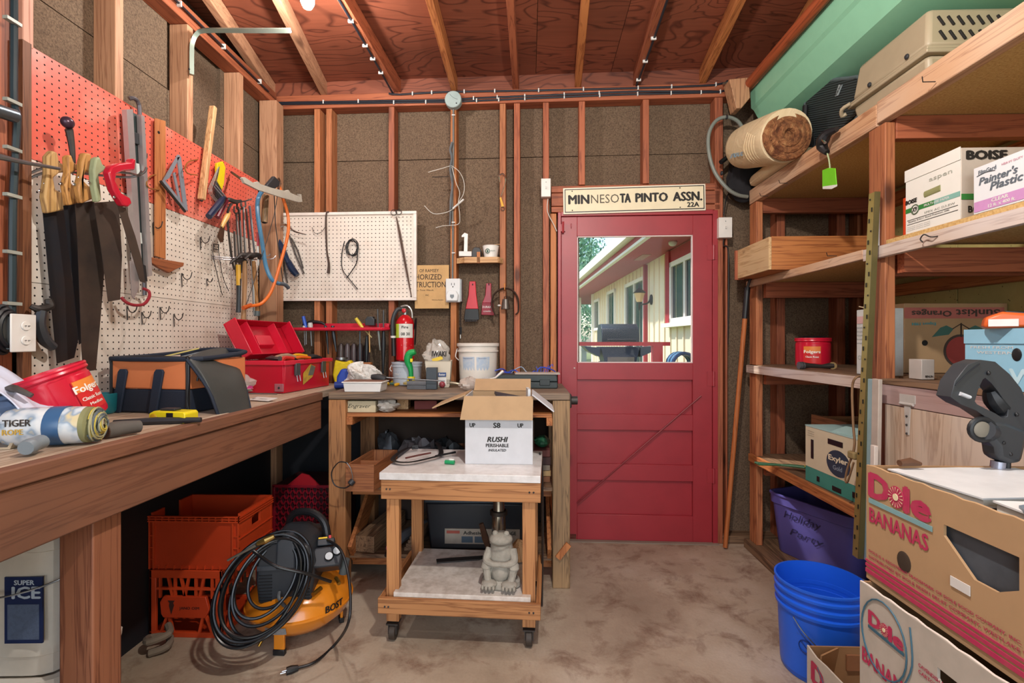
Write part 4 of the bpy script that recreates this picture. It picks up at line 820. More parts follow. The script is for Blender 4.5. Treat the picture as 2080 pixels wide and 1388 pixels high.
# cables along the top plate and rafters
BC = mat('#20242e', .45)
def cable(label, pts, wall='B', r=.006, st=(), sw=.011, vert=False):
    f = Fr(wall, 'power_cable', label, 'cable', pts[0][0], pts[0][1], pts[0][2])
    m = MB(); f.tube(m, pts, r, 6, sm=2); f.part('cable', m, BC)
    return f
for i, (lab, dy) in enumerate((('upper black cable stapled along the back top plate', 0), ('middle black cable stapled along the back top plate', 1), ('lower black cable stapled along the back top plate', 2))):
    ys_ = {0: [(790,190),(812,192),(900,187),(1080,184),(1290,179),(1450,173),(1478,164)], 1: [(562,209),(780,205),(900,203),(1000,198),(1150,192),(1292,186),(1460,186)], 2: [(562,212),(700,210),(900,207),(1010,203),(1145,197),(1300,191),(1462,187),(1480,176)]}[i]
    f = cable(lab, [(a, b, .007) for a, b in ys_])
    for x in {0: (838, 877, 943, 1005, 1094, 1185, 1296, 1364, 1454), 1: (657, 728, 962, 1010, 1066, 1146, 1217), 2: (560, 800, 865, 968, 1013, 1066, 1146, 1218, 1295, 1363, 1424, 1463)}[i]:
        for (a, b), (c, d) in zip(ys_, ys_[1:]):
            if a <= x <= c: y = b + (d-b)*(x-a)/(c-a); q = f.p(x, y, .008); f.part('staple', MB().box(q.x-.0035,q.x+.0035,q.y-.005,q.y+.006,q.z-.012,q.z+.012), WHITE)
def rafter_cable(label, pa, pb, ks):
    P = [rz_hit(*pa), rz_hit(*pb)]; P = [p - Vector((0,0,.006)) for p in P]
    o = thing('rafter_cable', label, 'cable', P[0]); mk('cable', MB().tube([(0,0,0), (P[1]-P[0])*.5 + Vector((.004,0,0)), P[1]-P[0]], .0065, 6, sm=3, flat=.6), BC, o)
    for k in ks: q = (P[1]-P[0])*k; mk('staple', MB().box(q.x-.014,q.x+.014,q.y-.004,q.y+.004,-.009+q.z,.006+q.z), WHITE, o)
rafter_cable('black cable stapled under the rafter left of the round box', (798, 188), (684, -10), (.27, .43, .57, .8))
rafter_cable('black cable stapled under the rafter above the sign', (1292, 174), (1356, -4), (.1, .35, .62))
P0 = Vector((-1.585, 3.0, 2.80)); o = thing('wall_cable', 'black cable stapled along the left top plate', 'cable', P0)
mk('cable', MB().tube([(-.025,0,0),(-.025,-1.0,.012),(-.025,-2.2,.015)], .007, 6, sm=3, flat=.6), BC, o)
for y in (-.1, -.45, -.78, -1.15, -1.5): mk('staple', MB().box(-.034,-.014,y-.004,y+.004,-.004,.022), WHITE, o)
# left edge: vertical cable, pipe, outlet
f = Fr('L', 'vertical_cable', 'thick dark green-black cable running down the wall at the far left', 'cable', 30, 300, .02)
m = MB(); f.tube(m, [(28,-20,.02),(28,110,.02),(28,205,.02),(35,235,.03),(32,300,.02),(26,420,.02),(25,560,.02),(24,690,.02)], .010, 8, sm=3); f.part('cable', m, mat('#1f3138', .35))
for y in (43, 207, 303, 398, 513, 617): m = MB(); q = f.p(28, y, .034); m.box(q.x-.022,q.x+.022,q.y-.004,q.y+.012,q.z-.005,q.z+.005); f.part('strap', m, mat('#a8aaa0', .4))
f = Fr('L', 'steel_pipe', 'grey steel pipe end poking in at the upper left edge', 'pipe', 10, 228, .05)
m = MB(); f.tube(m, [(-40,214,.05),(30,236,.05)], .02, 12, sm=0); f.part('pipe', m, mat('#66727a', .35, .8))
f = Fr('L', 'wall_outlet', 'white double outlet on a box at the left above the bench', 'outlet', 49, 677, .09)
q = f.p(23, 712, .09); q2 = f.p(75, 636, .09); W2 = (q2.x-q.x)/2; H2 = (q2.z-q.z)/2
f.part('cover', MB().box(-W2,W2,-.0,.006,-H2,H2), mat('#e4e1dc', .3, dirt=.05), bev=.003); f.part('box', MB().box(-W2*.8,W2*.8,.008,.09,-H2*.85,H2*.85), mat('#8d9496', .4, .5))
for z in (.022, -.022):
    r = f.part('receptacle', MB().lathe([(.001,-.003),(.013,-.003),(.014,0)], 16), mat('#e9e6e0', .3, dirt=0)); r.rotation_euler = (-PI/2, 0, 0); r.location = (.004, -.001, z); r.scale = (1, 1, 1)
    for x in (-.005, .005): mk('slot', MB().box(x-.001,x+.001,-.001,.001,-.0045,.0045), DARK, r).location = (0, 0, -.004)
f = Fr('L', 'c_clamp', 'dark cast iron clamp hanging behind the outlet', 'clamp', 92, 640, .05)
m = MB(); f.tube(m, [(62,622,.04),(80,628,.05),(100,622,.05),(98,608,.05)], [.008,.012,.014,.01], 8); f.part('jaw', m, IRON); m = MB(); f.tube(m, [(84,632,.05),(80,660,.05),(90,690,.05),(108,706,.05)], [.014,.016,.018,.014], 8); f.part('frame', m, mat('#4d5158', .4, .6))
f = Fr('L', 'black_coil', 'coil of thick black cable hanging left of the outlet', 'cable', 12, 670, .05)
for k in range(3): m = MB(); m.tube([Vector((-.01+.03*math.cos(a*PI/6), -.012*k, (.07-.01*k)*math.sin(a*PI/6))) for a in range(12)], .007, 6, True, sm=2); f.part('coil', m, BLACK)
# galvanised angle bracket above the pegboard
P = atY(388, 152, 2.285); o = thing('metal_bracket', 'galvanised bent metal strap reaching out under the rafters', 'bracket', P)
A, B1, B2_, B3, Cc, D = [atY(x, y, 2.285)-P for x, y in ((389,152),(389,105),(391,86),(400,69),(418,62),(590,62))]
mk('strap', MB().tube([A, B1, B2_, B3, Cc, (Cc+D)*.5, D], .013, 4, sm=4), mat('#8b978c', .4, .6), o)
mk('screw', MB().ball((0,-.012,.02), (.005,.004,.005), 8, 5), DARK, o)
# ================================================================ things on the left bench
def rt(px, py, t): return Vector((0, 0, CAM_Z)) + ray(px, py) * t
def canister(name, label, loc, rot, R, H, words, sc=1, cat='tub', grip=True):
    o = thing(name, label, cat, loc, rot=rot)
    REDC = mat('#cf1836', .3, 0, .08)
    def prof(a):
        return 1
    n = 40; prf = [(.001,.0),(.9,.0),(.97,.03),(1,.08),(1,.80),(.965,.82),(.965,.86),(1.03,.88),(1.05,.90),(1.03,.94),(1.05,.97),(1.03,1.0),(.99,1.0),(.95,.84),(.94,.05),(.001,.03)]
    rings = []
    for r, z in prf:
        row = []
        for j in range(n):
            a = 2*PI*j/n; q = 1
            if grip and .05 < z < .83 and r >= .99:
                for ga in (-2.35, ): q -= .10 * math.exp(-((math.atan2(math.sin(a-ga), math.cos(a-ga))/.30)**2))
            row.append((R*r*q*math.cos(a), R*r*q*math.sin(a), H*z))
        rings.append(row)
    mk('tub', MB().rings(rings, False, False), REDC, o)
    # paper-like label wrapped on the front
    a0, a1 = -PI*.5-.5*sc, -PI*.5+.5*sc
    def lab(u0, u1, z0, z1, k): return MB().surf(lambda u, v: (R*k*math.cos(a0+(a1-a0)*(u0+(u1-u0)*u)), R*k*math.sin(a0+(a1-a0)*(u0+(u1-u0)*u)), H*(z0+(z1-z0)*v)), 8, 2)
    mk('label', lab(0, 1, .14, .72, 1.012), mat('#d02a2c', .35, dirt=.1), o, fixn=False); mk('label_band', lab(.03, .97, .50, .71, 1.018), mat('#e88a3a', .4, dirt=.3, dcol='#d02a2c'), o, fixn=False)
    for tx, z, h, w_ in words:
        m = MB(); m.text(tx, (0,0,0), (1,0,0), (0,1,0), w_, h, .04)
        m.v = [Vector(((R*1.024+v.z)*math.sin((v.x-w_/2)/R), -(R*1.024+v.z)*math.cos((v.x-w_/2)/R), z*H+v.y)) for v in m.v]; mk('lettering', m, mat('#f2ece4', .4, dirt=0), o, sm=0, fixn=False)
    return o
WORDS = [('Folgers', .45, .026, .085), ('Classic Roast', .33, .010, .07), ('Medium', .22, .008, .045)]
P = rt(152, 848, 1.40)
o = canister('coffee_tub', 'large open red plastic coffee tub leaning over on the left bench', P + Vector((0,0,.02)), None, .083, .155, WORDS)
vd = ray(125, 800); vd.z = 0; o.rotation_euler = (Matrix.Rotation(math.radians(-22), 3, vd) @ Matrix.Rotation(math.radians(96), 3, 'Z')).to_euler(); o.location = P + Vector((.0, .0, 0)); o.location.z = 1.022
# twine roll in clear wrap
P = rt(118, 868, 1.235); o = thing('twine_roll', 'roll of yellow and grey braided rope in printed plastic wrap on the bench edge', 'rope', (P.x, P.y, .992+.047), rot=(0, 0, math.radians(17)))
prf = [(.002,-.098),(.03,-.105),(.042,-.10),(.047,-.085),(.048,0),(.046,.06),(.046,.062)]
m = MB(); m.M = Matrix.Rotation(PI/2, 4, 'Y'); m.lathe(prf, 28); 
t = NT('printed_wrap'); v = t.coord(); n = t.noise(v, 22, 2); c = t.ramp(n, [(.4, '#dfe3e6'), (.5, '#c9d3dc'), (.58, '#8fa3b8'), (.66, '#d8c9a0')]); WRAP = t.fin(c, .25)
mk('wrap', m, WRAP, o)
TW = [mat('#c3b04a', .8, dirt=.3), mat('#5f6a70', .8, dirt=.3), mat('#a9a680', .8, dirt=.3)]
rnd = random.Random(3)
for k in range(3):
    m = MB(); m.M = Matrix.Rotation(PI/2, 4, 'Y')
    for i in range(9):
        r = .014 + .0035*i + rnd.uniform(-.001,.001) ; ph = rnd.uniform(0, 6); tl = rnd.uniform(-.004,.004)
        m.tube([(r*math.cos(a), r*math.sin(a)*(1), .068 + (.03-(r-.014)*.55) + tl*math.cos(a+ph)) for a in [2*PI*(j+k/3)/20 + ph for j in range(14)]], .0022, 5)
    mk('strand', m, TW[k], o, kind='stuff')
m = MB(); m.M = Matrix.Rotation(PI/2, 4, 'Y'); m.lathe([(.013,.05),(.013,.09),(.045,.072),(.046,.05)], 24); mk('rope_core', m, mat('#8d8c62', .9, dirt=.5), o)
m = MB(); m.M = Matrix.Rotation(PI/2, 4, 'Y'); m.lathe([(.0485,-.01),(.0488,-.008),(.0488,.022),(.0485,.024)], 28); mk('label', m, mat('#3f6590', .3), o)
word('TIGER', (-.085, -.0475, .008), X, Z, .055, .016, mat('#2a2420', .5), o, .04); word('ROPE', (-.085, -.0485, -.012), X, Z, .04, .013, mat('#caa23a', .5), o, .04)
# grey tube, beige tray
P = atZ(52, 930, .99); solo('pipe_fitting', MB().tube([(0,0,0),(-.004,.012,.001),(-.012,.03,.002),(-.02,.055,.003)], [.0155,.0185,.0165,.017], 14, sm=3).add([], []), mat('#7d8890', .45), 'short grey pipe fitting lying at the bench front edge', 'pipe', (P.x, P.y, .992+.019))
P = atZ(10, 915, .99); o = thing('plastic_tray', 'beige plastic tray at the very left of the bench', 'tray', (P.x-.08, P.y+.05, .991), .2)
mk('tray', MB().prism([(-.09,.0),(.075,.0),(.095,.045),(.09,.045),(.07,.005),(-.085,.005),(-.105,.045),(-.11,.045)], -.06, .06), mat('#c2b096', .5), o)
P = atZ(20, 858, .99)
solo('perforated_scrap', MB().ob((0,0,.05),(.16,.008,.10),(-.15,0,0)), peg('#c8803e', 0, dmg=.3), 'scrap of orange-brown perforated board behind the red tub', 'board', (P.x-.12, P.y+.10, .995), .25)
# cloth draped at far left
rnd = random.Random(5); P = Vector((-1.30, 1.235, 1.13))
def cloth(u, v):
    x = -.30 + .36*u; y = -.07 + .16*v; s = u
    z = .105*(1-s)**.8 - .06*s*s + .012*math.sin(9*u+5*v) + .008*math.sin(17*v+3*u) - .02*v
    return (x, y, z)
solo('cloth', MB().surf(cloth, 22, 12), mat('#cfd6ea', .8, dirt=.1), 'rumpled pale blue-white cloth over the clutter at the far left of the bench', 'cloth', P, sol=.003, sm=60)
o = thing('plastic_bag', 'blue-tinted crumpled plastic bag under the pale cloth', 'bag', (-1.38, 1.22, .992))
def blob(rx, ry, rz, amp, seed, n=20, m=12):
    r = random.Random(seed); ph = [(r.uniform(2, 7), r.uniform(2, 7), r.uniform(0, 6), r.uniform(.4, 1)) for _ in range(7)]
    b = MB(); R = []
    for i in range(m + 1):
        t = PI*i/m; q = max(math.sin(t), 1e-3); row = []
        for j in range(n):
            a = 2*PI*j/n; d = 1 + amp*sum(w_*math.sin(f1*t*1.3 + f2*a + p) for f1, f2, p, w_ in [(x[0], round(x[1]), x[2], x[3]) for x in ph])/3
            row.append((rx*q*math.cos(a)*d, ry*q*math.sin(a)*d, rz*(1-math.cos(t)*1.0)*(.5+.5*d)))
        R.append(row)
    return b.rings(R)
mk('bag', blob(.10, .09, .062, .35, 4), mat('#7f93b4', .2, dirt=.5), o, sm=25)
solo('pry_tool', MB().tube([(-.10,0,0),(-.06,.0,.012),(-.03,-.01,.012),(.0,0,-.005)], [.008,.011,.008,.006], 8, sm=4), mat('#4a4440', .5), 'curved dark tool handle lying over the bag beside the red tub', 'tool', (-1.25, 1.2, 1.118), -.1)
# ---- tool bag
bx, by = -1.215, 1.715
o = thing('tool_bag', 'open orange and navy canvas tool bag with its lid flap hanging over the bench edge', 'bag', (bx, by, .992), math.radians(-7))
NAVY = mat('#1b2536', .75, dirt=.2, bump=.2, bs=200); ORG = mat('#d97f4e', .6, dirt=.12)
W_, D_, H_ = .31, .30, .195
def wallp(x0,x1,y0,y1,z0,z1,m,nm): mk(nm, MB().box(x0,x1,y0,y1,z0,z1), m, o, bev=.006)
wallp(-W_,0,0,.012,0,.085,NAVY,'lower_panel'); wallp(-W_,0,-.002,.012,.086,H_,ORG,'front_panel'); wallp(-.012,.0,.013,D_,0,.085,NAVY,'lower_panel'); wallp(-.012,.003,.013,D_,.086,H_,ORG,'side_panel')
wallp(-W_,-W_+.012,.013,D_,0,H_,NAVY,'side_panel'); wallp(-W_+.013,-.013,D_-.012,D_,0,H_+.02,NAVY,'back_panel'); wallp(-W_+.013,-.013,.013,D_-.013,0,.01,NAVY,'base')
m = MB(); m.tube([(-W_,0,.02),(-W_,0,H_-.02),(-W_+.02,-.001,H_+.003),(-.02,-.001,H_+.003),(.002,0,H_-.015),(.002,0,.02)], .007, 8, sm=3); mk('piping', m, BLACK, o)
mk('zip_rim', MB().tube([(-W_,.0,H_),(0,0,H_),(.004,D_*.5,H_+.004),(0,D_,H_+.02),(-W_*.5,D_,H_+.03),(-W_,D_,H_+.015),(-W_,D_*.4,H_+.004)], .009, 8, True, sm=3), NAVY, o)
for x in (-.26, -.11):
    mk('handle', MB().prism([(x-.038,0),(x-.006,0),(x+.024,.148),(x+.018,.158),(x-.006,.158),(x-.014,.148)], -.012, -.004), mat('#1c2a3e', .7), o, bev=.002)
mk('zip_cord', MB().tube([(.008,-.002,H_),(.012,-.006,.12),(.006,-.006,.05),(.014,-.004,.0)], .003, 6, sm=3), BLACK, o)
for k in range(4): mk('zip_pull', MB().tube([(.012,.02,H_-.02),(.018+.004*k,.03+.012*k,H_-.05-.01*k),(.014,.03+.016*k,H_-.08)], .0035, 6, sm=3), BLACK, o)
for i, (x, y, a, c) in enumerate(((-.12,.15,.5,'#d8d3c4'),(-.10,.13,.1,'#8f9496'),(-.18,.18,.9,'#c6b66a'))): 
    solo('paint_brush' if i == 2 else 'ruler', MB().ob((0,0,0),(.15,.018,.004),(0,-.25,0)), mat(c, .5), ['white slatted ruler poking out of the open tool bag', 'grey ruler lying across the inside of the tool bag', 'yellow flat stick inside the tool bag'][i], 'ruler' if i < 2 else 'stick', (bx+x-.0, by+y+.02, .992+H_+.004+i*.006), a)
A = rt(380, 727, 1.75); B = rt(462, 704, 2.09); Cq = rt(514, 846, 1.90); Dq = rt(448, 852, 1.76)
A.z += .006; B.z += .0
R_ = o.matrix_basis.inverted()
def flap(u, v):
    p = (A*(1-u)+B*u)*(1-v) + (Dq*(1-u)+Cq*u)*v; arch = math.sin(PI*min(v*1.1,1))*.035; p = p + Vector((.6,-.2,.3))*arch*(1-.2*u) + Vector((0,0,.004*math.sin(8*v+4*u)))
    c = abs(u-.5)*2
    return R_ @ (p + Vector((0,0,-.012*c**4)))
mk('flap', MB().surf(flap, 10, 14), mat('#3c3f3e', .5, dirt=.2), o, sol=.012, sm=60, bev=.003)
mk('flap_piping', MB().tube([flap(0,0),flap(0,.5),flap(.02,.95),flap(.2,1.02),flap(.8,1.02),flap(.98,.95),flap(1,.5),flap(1,0)], .006, 6, sm=4), NAVY, o)
# ---- yellow case, black tray, rubber grip
P = atZ(350, 860, .99); o = thing('tape_measure', 'bright yellow tape measure with a black band on the bench front edge', 'tape measure', (P.x-.01, P.y+.02, .991), math.radians(-3))
YL = mat('#e3cf1e', .35, dirt=.08); mk('body', MB().prism([(-.058,0),(.058,0),(.062,.006),(.062,.030),(.055,.036),(-.045,.038),(-.060,.030),(-.062,.004)], -.03, .03), YL, o, bev=.003)
mk('band', MB().box(.0,.022,-.0315,.0,.006,.033), BLACK, o); mk('lock_button', MB().ob((-.01,0,.041),(.05,.03,.007)), DARK, o, bev=.002); mk('nose', MB().ball((-.045,-.029,.018),(.014,.003,.013),10,6), mat('#c79a1a', .4), o)
P = atZ(262, 838, .99); o = thing('parts_tray', 'shallow black tray with a crumpled clear wrap behind the tape measure', 'tray', (P.x-.04, P.y+.06, .991), .12)
mk('tray', MB().box(-.10,.10,-.05,.06,0,.012).box(-.105,.105,-.055,-.05,.0,.03).box(-.105,.105,.06,.065,0,.03).box(-.105,-.10,-.05,.06,0,.03).box(.10,.105,-.05,.06,0,.03), BLACK, o, bev=.003)
mk('wrap', blob(.055,.04,.03,.4,9,14,8), clear('#dfe2e6', .2, .45), o, sm=20).location = (.02, 0, .014)
P = atZ(208, 892, .99); o = thing('rubber_sleeve', 'old grey rubber tool grip lying across the bench beside the rope roll', 'grip', (P.x+.01, P.y, 1.011), 0)
mk('grip', MB().tube([(0,0,0),(.012,.03,.002),(.03,.075,.0)], [.019,.021,.019,.017], 14, sm=3), mat('#5c5752', .8, dirt=.4), o); mk('end_ring', MB().tube([(-.0015,-.006,0),(.0,.004,0)], .0195, 14), mat('#4a3428', .7), o)
P = atZ(238, 868, .99); solo('steel_bar', MB().tube([(0,0,0),(.10,.05,.0),(.22,.09,.0)], [.009,.012,.008], 8), mat('#27282c', .4), 'black shafted tool between the tray and the rubber grip', 'tool', (P.x-.02, P.y+.01, 1.001), -.1)
solo('mug', MB().lathe([(.001,0),(.035,0),(.042,.01),(.045,.07),(.042,.072),(.04,.01),(.001,.006)], 24), mat('#1f6e7a', .3), 'teal round cup showing between the red tub and the tool bag', 'cup', (-1.53, 1.72, .992))
# ---- red tool box
tx, ty = -1.215, 2.405
o = thing('tool_box', 'open bright red plastic tool box at the corner end of the left bench', 'tool box', (tx, ty, .992), math.radians(-6))
TR = mat('#c41530', .28, 0, .06); TR2 = mat('#d8203c', .3, 0, .06)
Lx, Ly, Lz = .215, .45, .158
b = MB(); b.prism([(-Lx,0),(0,0),(.006,Lz),(-.004,Lz),(-.010,.006),(-Lx+.01,.006),(-Lx+.004,Lz),(-Lx-.006,Lz)], .008, Ly-.008); b.box(-Lx,0,0,.008,0,Lz).box(-Lx,0,Ly-.008,Ly,0,Lz)
mk('body', b, TR, o, bev=.003)
mk('rim', MB().box(-Lx-.012,.014,-.012,.0,Lz-.018,Lz+.004).box(-Lx-.012,.014,Ly,Ly+.014,Lz-.018,Lz+.004).box(.005,.016,-.012,Ly+.014,Lz-.018,Lz+.004).box(-Lx-.014,-Lx-.004,-.012,Ly+.014,Lz-.018,Lz+.004), TR2, o, bev=.003)
for y in (.10, .36):
    l = mk('latch', MB().box(.008,.020,y-.02,y+.02,Lz-.075,Lz-.012), mat('#595c5e', .4, .5), o, bev=.002); mk('latch_wire', MB().tube([(.018,y-.013,Lz-.07),(.024,y-.013,Lz-.105),(.024,y+.013,Lz-.105),(.018,y+.013,Lz-.07)], .002, 5), STEEL, l)
# the peeling picture label
m = MB(); m.prism([(.165,.03),(.255,.065),(.285,.12),(.235,.135),(.165,.09)], .0065, .0085, 'x'); mk('label', m, mat('#c9a63a', .5, dirt=.5, sc=60, dcol='#4a4a44'), o)
m = MB(); m.prism([(.21,.075),(.26,.075),(.282,.118),(.24,.130)], .0086, .0096, 'x'); mk('label_picture', m, mat('#6a6e66', .5, dirt=.6, sc=80), o)
mk('corner_guard', MB().box(-.045,.004,-.006,-.0005,.008,.048), mat('#a3606a', .5), o, bev=.003); mk('rivet', MB().ball((-.02,-.007,.028),(.006,.003,.006),10,6), DARK, o)
# lid hinged at the wall side, standing open
lid = mk('lid', MB().box(0,.205,-.012,Ly+.012,0,.006).box(0,.205,-.012,-.006,.006,.075).box(0,.205,Ly+.006,Ly+.012,.006,.075).box(.199,.205,-.006,Ly+.006,.006,.06).box(0,.006,-.006,Ly+.006,.006,.06), TR, o, bev=.003)
lid.location = (-Lx-.010, 0, Lz+.006); lid.rotation_euler = (0, math.radians(-118), 0)
lid.scale = (1, 1, -1)
mk('divider', MB().box(.006,.199,.10,.106,.006,.05), TR2, lid); mk('divider', MB().box(.006,.199,.33,.336,.006,.05), TR2, lid); mk('tray_ridge', MB().prism([(.06,.006),(.14,.006),(.13,.03),(.07,.03)], .15, .28), TR2, lid, bev=.003)
for y in (.06, .38): mk('hinge_tab', MB().box(.198,.214,y,y+.06,.0,.03), TR, lid, bev=.002)
# tools inside the box
def tw(dx, dy, dz): return Vector((tx, ty, .992)) + Matrix.Rotation(math.radians(-6), 3, 'Z') @ Vector((dx, dy, dz))
f = thing('claw_hammer', 'hammer with a pale wooden handle lying in the red tool box', 'hammer', tw(-.1, .07, Lz+.012), math.radians(70))
mk('handle', MB().tube([(0,0,0),(.1,.01,.012),(.2,0,-.02)], [.011,.014,.010], 10, sm=3), wood('#b0957c', '#8a6e55', knots=False), f); mk('head', MB().tube([(0,-.045,.0),(0,-.02,.0),(0,.01,.004),(0,.05,.0)], [.014,.010,.013,.006], 10), STEEL, f)
f = thing('pliers', 'yellow and orange handled pliers in the red tool box', 'pliers', tw(-.07, .24, Lz+.006), math.radians(60))
mk('handle', MB().tube([(-.06,0,0),(0,.015,.02),(.07,.02,.012)], .009, 8, sm=3), mat('#e0a818', .35), f); mk('handle', MB().tube([(-.06,-.01,-.008),(0,-.02,.008),(.07,-.01,.002)], .009, 8, sm=3), mat('#d9601c', .35), f); mk('jaws', MB().tube([(-.06,0,0),(-.10,0,-.004)], [.012,.005], 8), DARK, f)
f = thing('tin_snips', 'red handled snips in the red tool box', 'snips', tw(-.06, .12, Lz+.002), math.radians(85)); mk('handle', MB().tube([(-.05,0,-.01),(.0,.012,.01),(.06,.0,.005)], .013, 8, sm=3), mat('#c62a22', .35), f); mk('blades', MB().tube([(.06,0,.005),(.11,0,.0)], [.012,.004], 8), DARK, f)
f = thing('socket_wrench', 'black handle at the far end of the red tool box', 'tool', tw(-.05, .36, Lz-.0), .9); mk('handle', MB().tube([(-.05,0,0),(0,0,.012),(.05,0,0)], [.008,.017,.012], 10, sm=3), BLACK, f)
solo('tool_heap', blob(.085, .19, .07, .3, 12, 22, 12), mat('#4a2a2c', .5, .3, .6, 40), 'dark jumble of small tools filling the red tool box', 'tools', tw(-.105, .225, .012), 0, kind='stuff', sm=20)
# card, bag of bits
P = atZ(538, 815, .99); o = thing('paper_card', 'small white printed card by the foot of the red tool box', 'card', (P.x-.01, P.y, .993), -.35); mk('card', MB().ob((0,0,.006),(.12,.05,.002),(.15,0,0)), WHITE, o); word('1', (-.05,-.012,.0075), X, (0,1,0), .006, .02, BLK, o, .05); word('JULY 2', (-.01,-.012,.0075), X, (0,1,0), .04, .012, BLK, o, .05)
P = atZ(510, 800, .99); o = thing('plastic_bag', 'small clear bag of hardware with a pink label by the tool box', 'bag', (P.x-.045, P.y+.03, .991), .2)
mk('bag', blob(.07,.05,.045,.35,21,18,10), clear('#e6e0dc', .15, .55), o, sm=18); mk('hardware', blob(.05,.035,.03,.4,22,12,8), mat('#8d867e', .4, .6, .6, 60), o, sm=15); mk('label', MB().ob((.02,-.04,.03),(.05,.003,.02),(-.6,0,.2)), mat('#b02a74', .4), o)
solo('steel_rod', MB().cyl((0,0,0),(.16,.03,0),.003), STEEL, 'thin metal rod lying by the white card', 'rod', (P.x, P.y-.05, .996), -.25)
# ================================================================ on the narrow workbench
ZT = .99
def onb(px, py): 
    p = atZ(px, py, ZT); return Vector((p.x, p.y, ZT+.001))
def onY(px, Y): p = atY(px, 694, Y); return Vector((p.x, p.y, ZT+.001))
o = thing('food_tray', 'shallow white enamel tray at the left front of the narrow workbench', 'tray', onb(735, 797) + Vector((0,.06,0)), .0)
m = MB(); m.prism([(-.092,.0),(.092,.0),(.10,.046),(.104,.05),(-.104,.05),(-.10,.046)], -.055, .06); mk('tray', m, mat('#dcdbd9', .35, dirt=.1), o, bev=.006); mk('rim', MB().box(-.106,.106,-.062,.066,.046,.052), mat('#e6e4e0', .35), o, bev=.002); mk('brown_filling', MB().box(-.098,.098,-.054,.058,.052,.056), mat('#7e5a4a', .8), o)
t = NT('crumpled'); n = t.noise(t.coord(), 30, 2, .5, 1.5); t.bump(n, 1.0, .01); RAG = t.fin(t.ramp(n, [(.3, '#b9b4ab'), (.5, '#dbd9d4'), (.7, '#e6e4e0')]), .85)
solo('rag', blob(.10,.06,.058,.45,31,40,24), RAG, 'crumpled white rag heaped behind the white tray', 'rag', onY(738, 2.76)+Vector((0,0,.0)), 0, sm=30)
o = thing('work_glove', 'crumpled royal blue glove beside the white rag', 'glove', onb(686, 790)+Vector((.0,.12,0)), .2)
mk('glove', MB().prism([(-.05,0),(.05,0),(.06,.05),(.02,.10),(-.02,.105),(-.045,.06)], -.03, .03), mat('#1a3fa0', .6), o, bev=.012); mk('cuff', MB().tube([(-.055,-.03,.012),(.055,-.03,.012)], .02, 10), mat('#16327f', .6), o)
o = thing('yellow_bag', 'yellow and brown snack bag behind the blue glove', 'bag', onY(703, 2.92), 0); mk('bag', MB().prism([(-.06,0),(.06,0),(.075,.08),(.03,.15),(-.0,.135),(-.06,.15),(-.075,.06)], -.025, .025), mat('#d9bf1e', .4, dirt=.4, sc=50), o, bev=.01)
o = thing('jar_lid', 'small round metal tin on top of the yellow bag', 'tin', onY(694, 2.93)+Vector((0,0,.15))); mk('lid', MB().cyl((0,0,0),(0,0,.014),.035,n=20), STEEL, o)
solo('wood_block', MB().box(-.07,.07,-.02,.02,0,.13), FIR, 'orange-brown wood block behind the yellow bag', 'block', onY(732, 3.0), bev=.003)
o = thing('screwdriver', 'long screwdriver with a fat black handle lying on the white rag', 'screwdriver', rt(762, 767, 2.62)); mk('handle', MB().tube([(-.02,0,.003),(.02,0,0),(.055,0,-.012)], [.012,.02,.018], 12, sm=3), mat('#2b2d30', .6), o); mk('shaft', MB().cyl((-.02,0,.004),(.37,.02,-.02),.0035), STEEL, o)
for k, (px, py, c) in enumerate(((782, 786, '#dcae1c'), (793, 782, '#e3c21e'), (800, 788, '#c99a1a'), (804, 783, '#e3c21e'))): solo('wire_connector', MB().lathe([(.001,-.016),(.008,-.014),(.010,0),(.006,.016),(.001,.018)], 10, cap=True), mat(c, .4), ['leftmost yellow plastic plug beside the white tray', 'second yellow plastic plug beside the white tray', 'third yellow plastic plug, lower one', 'rightmost yellow plastic plug'][k], 'plug', onb(px, py)+Vector((0,.06,.012)), rot=(PI/2-.3, .4*k, k))
solo('bit_driver', MB().tube([(0,0,0),(.04,-.02,0),(.07,-.05,-.002)], [.006,.009,.003], 8), mat('#4f7a70', .4), 'small green handled tool pointing forward by the yellow plugs', 'tool', onb(790, 785)+Vector((-.02,.05,.01)))
# small blue-grey bucket
def pail(name, label, loc, R, H, col, band=None, lid=True, rz=0, taper=.88, handle=True, m_=None):
    o = thing(name, label, 'bucket', loc, rz); m1 = m_ or mat(col, .4, dirt=.15)
    mk('pail', MB().lathe([(.001,0),(R*taper,0),(R*taper+.004,.005),(R*.98,H*.80),(R*1.04,H*.81),(R*1.04,H*.84),(R*.99,H*.85),(R*1.0,H*.93),(R*1.05,H*.94),(R*1.05,H),(R*.98,H),(R*taper*.96,.01),(.001,.008)], 36), m1, o)
    if lid: mk('lid', MB().lathe([(R*1.07,H*.95),(R*1.07,H*1.01),(R*.98,H*1.02),(R*.96,H*1.0),(.001,H*1.0)], 36), m1, o)
    if handle: mk('handle', MB().tube([(-R*1.06,0,H*.88),(-R*1.1,-R*.3,H*.7),(-R*.9,-R*.7,H*.62)], .003, 6, sm=4), WHITE, o)
    return o
def wrap_label(o, R0, R1, H, z0, z1, a0, a1, m, nm='label'):
    def f(u, v):
        z = z0+(z1-z0)*v; r = R0+(R1-R0)*z/H + .0012; a = a0+(a1-a0)*u; return (r*math.cos(a), r*math.sin(a), z)
    return mk(nm, MB().surf(f, 14, 1), m, o, fixn=False)
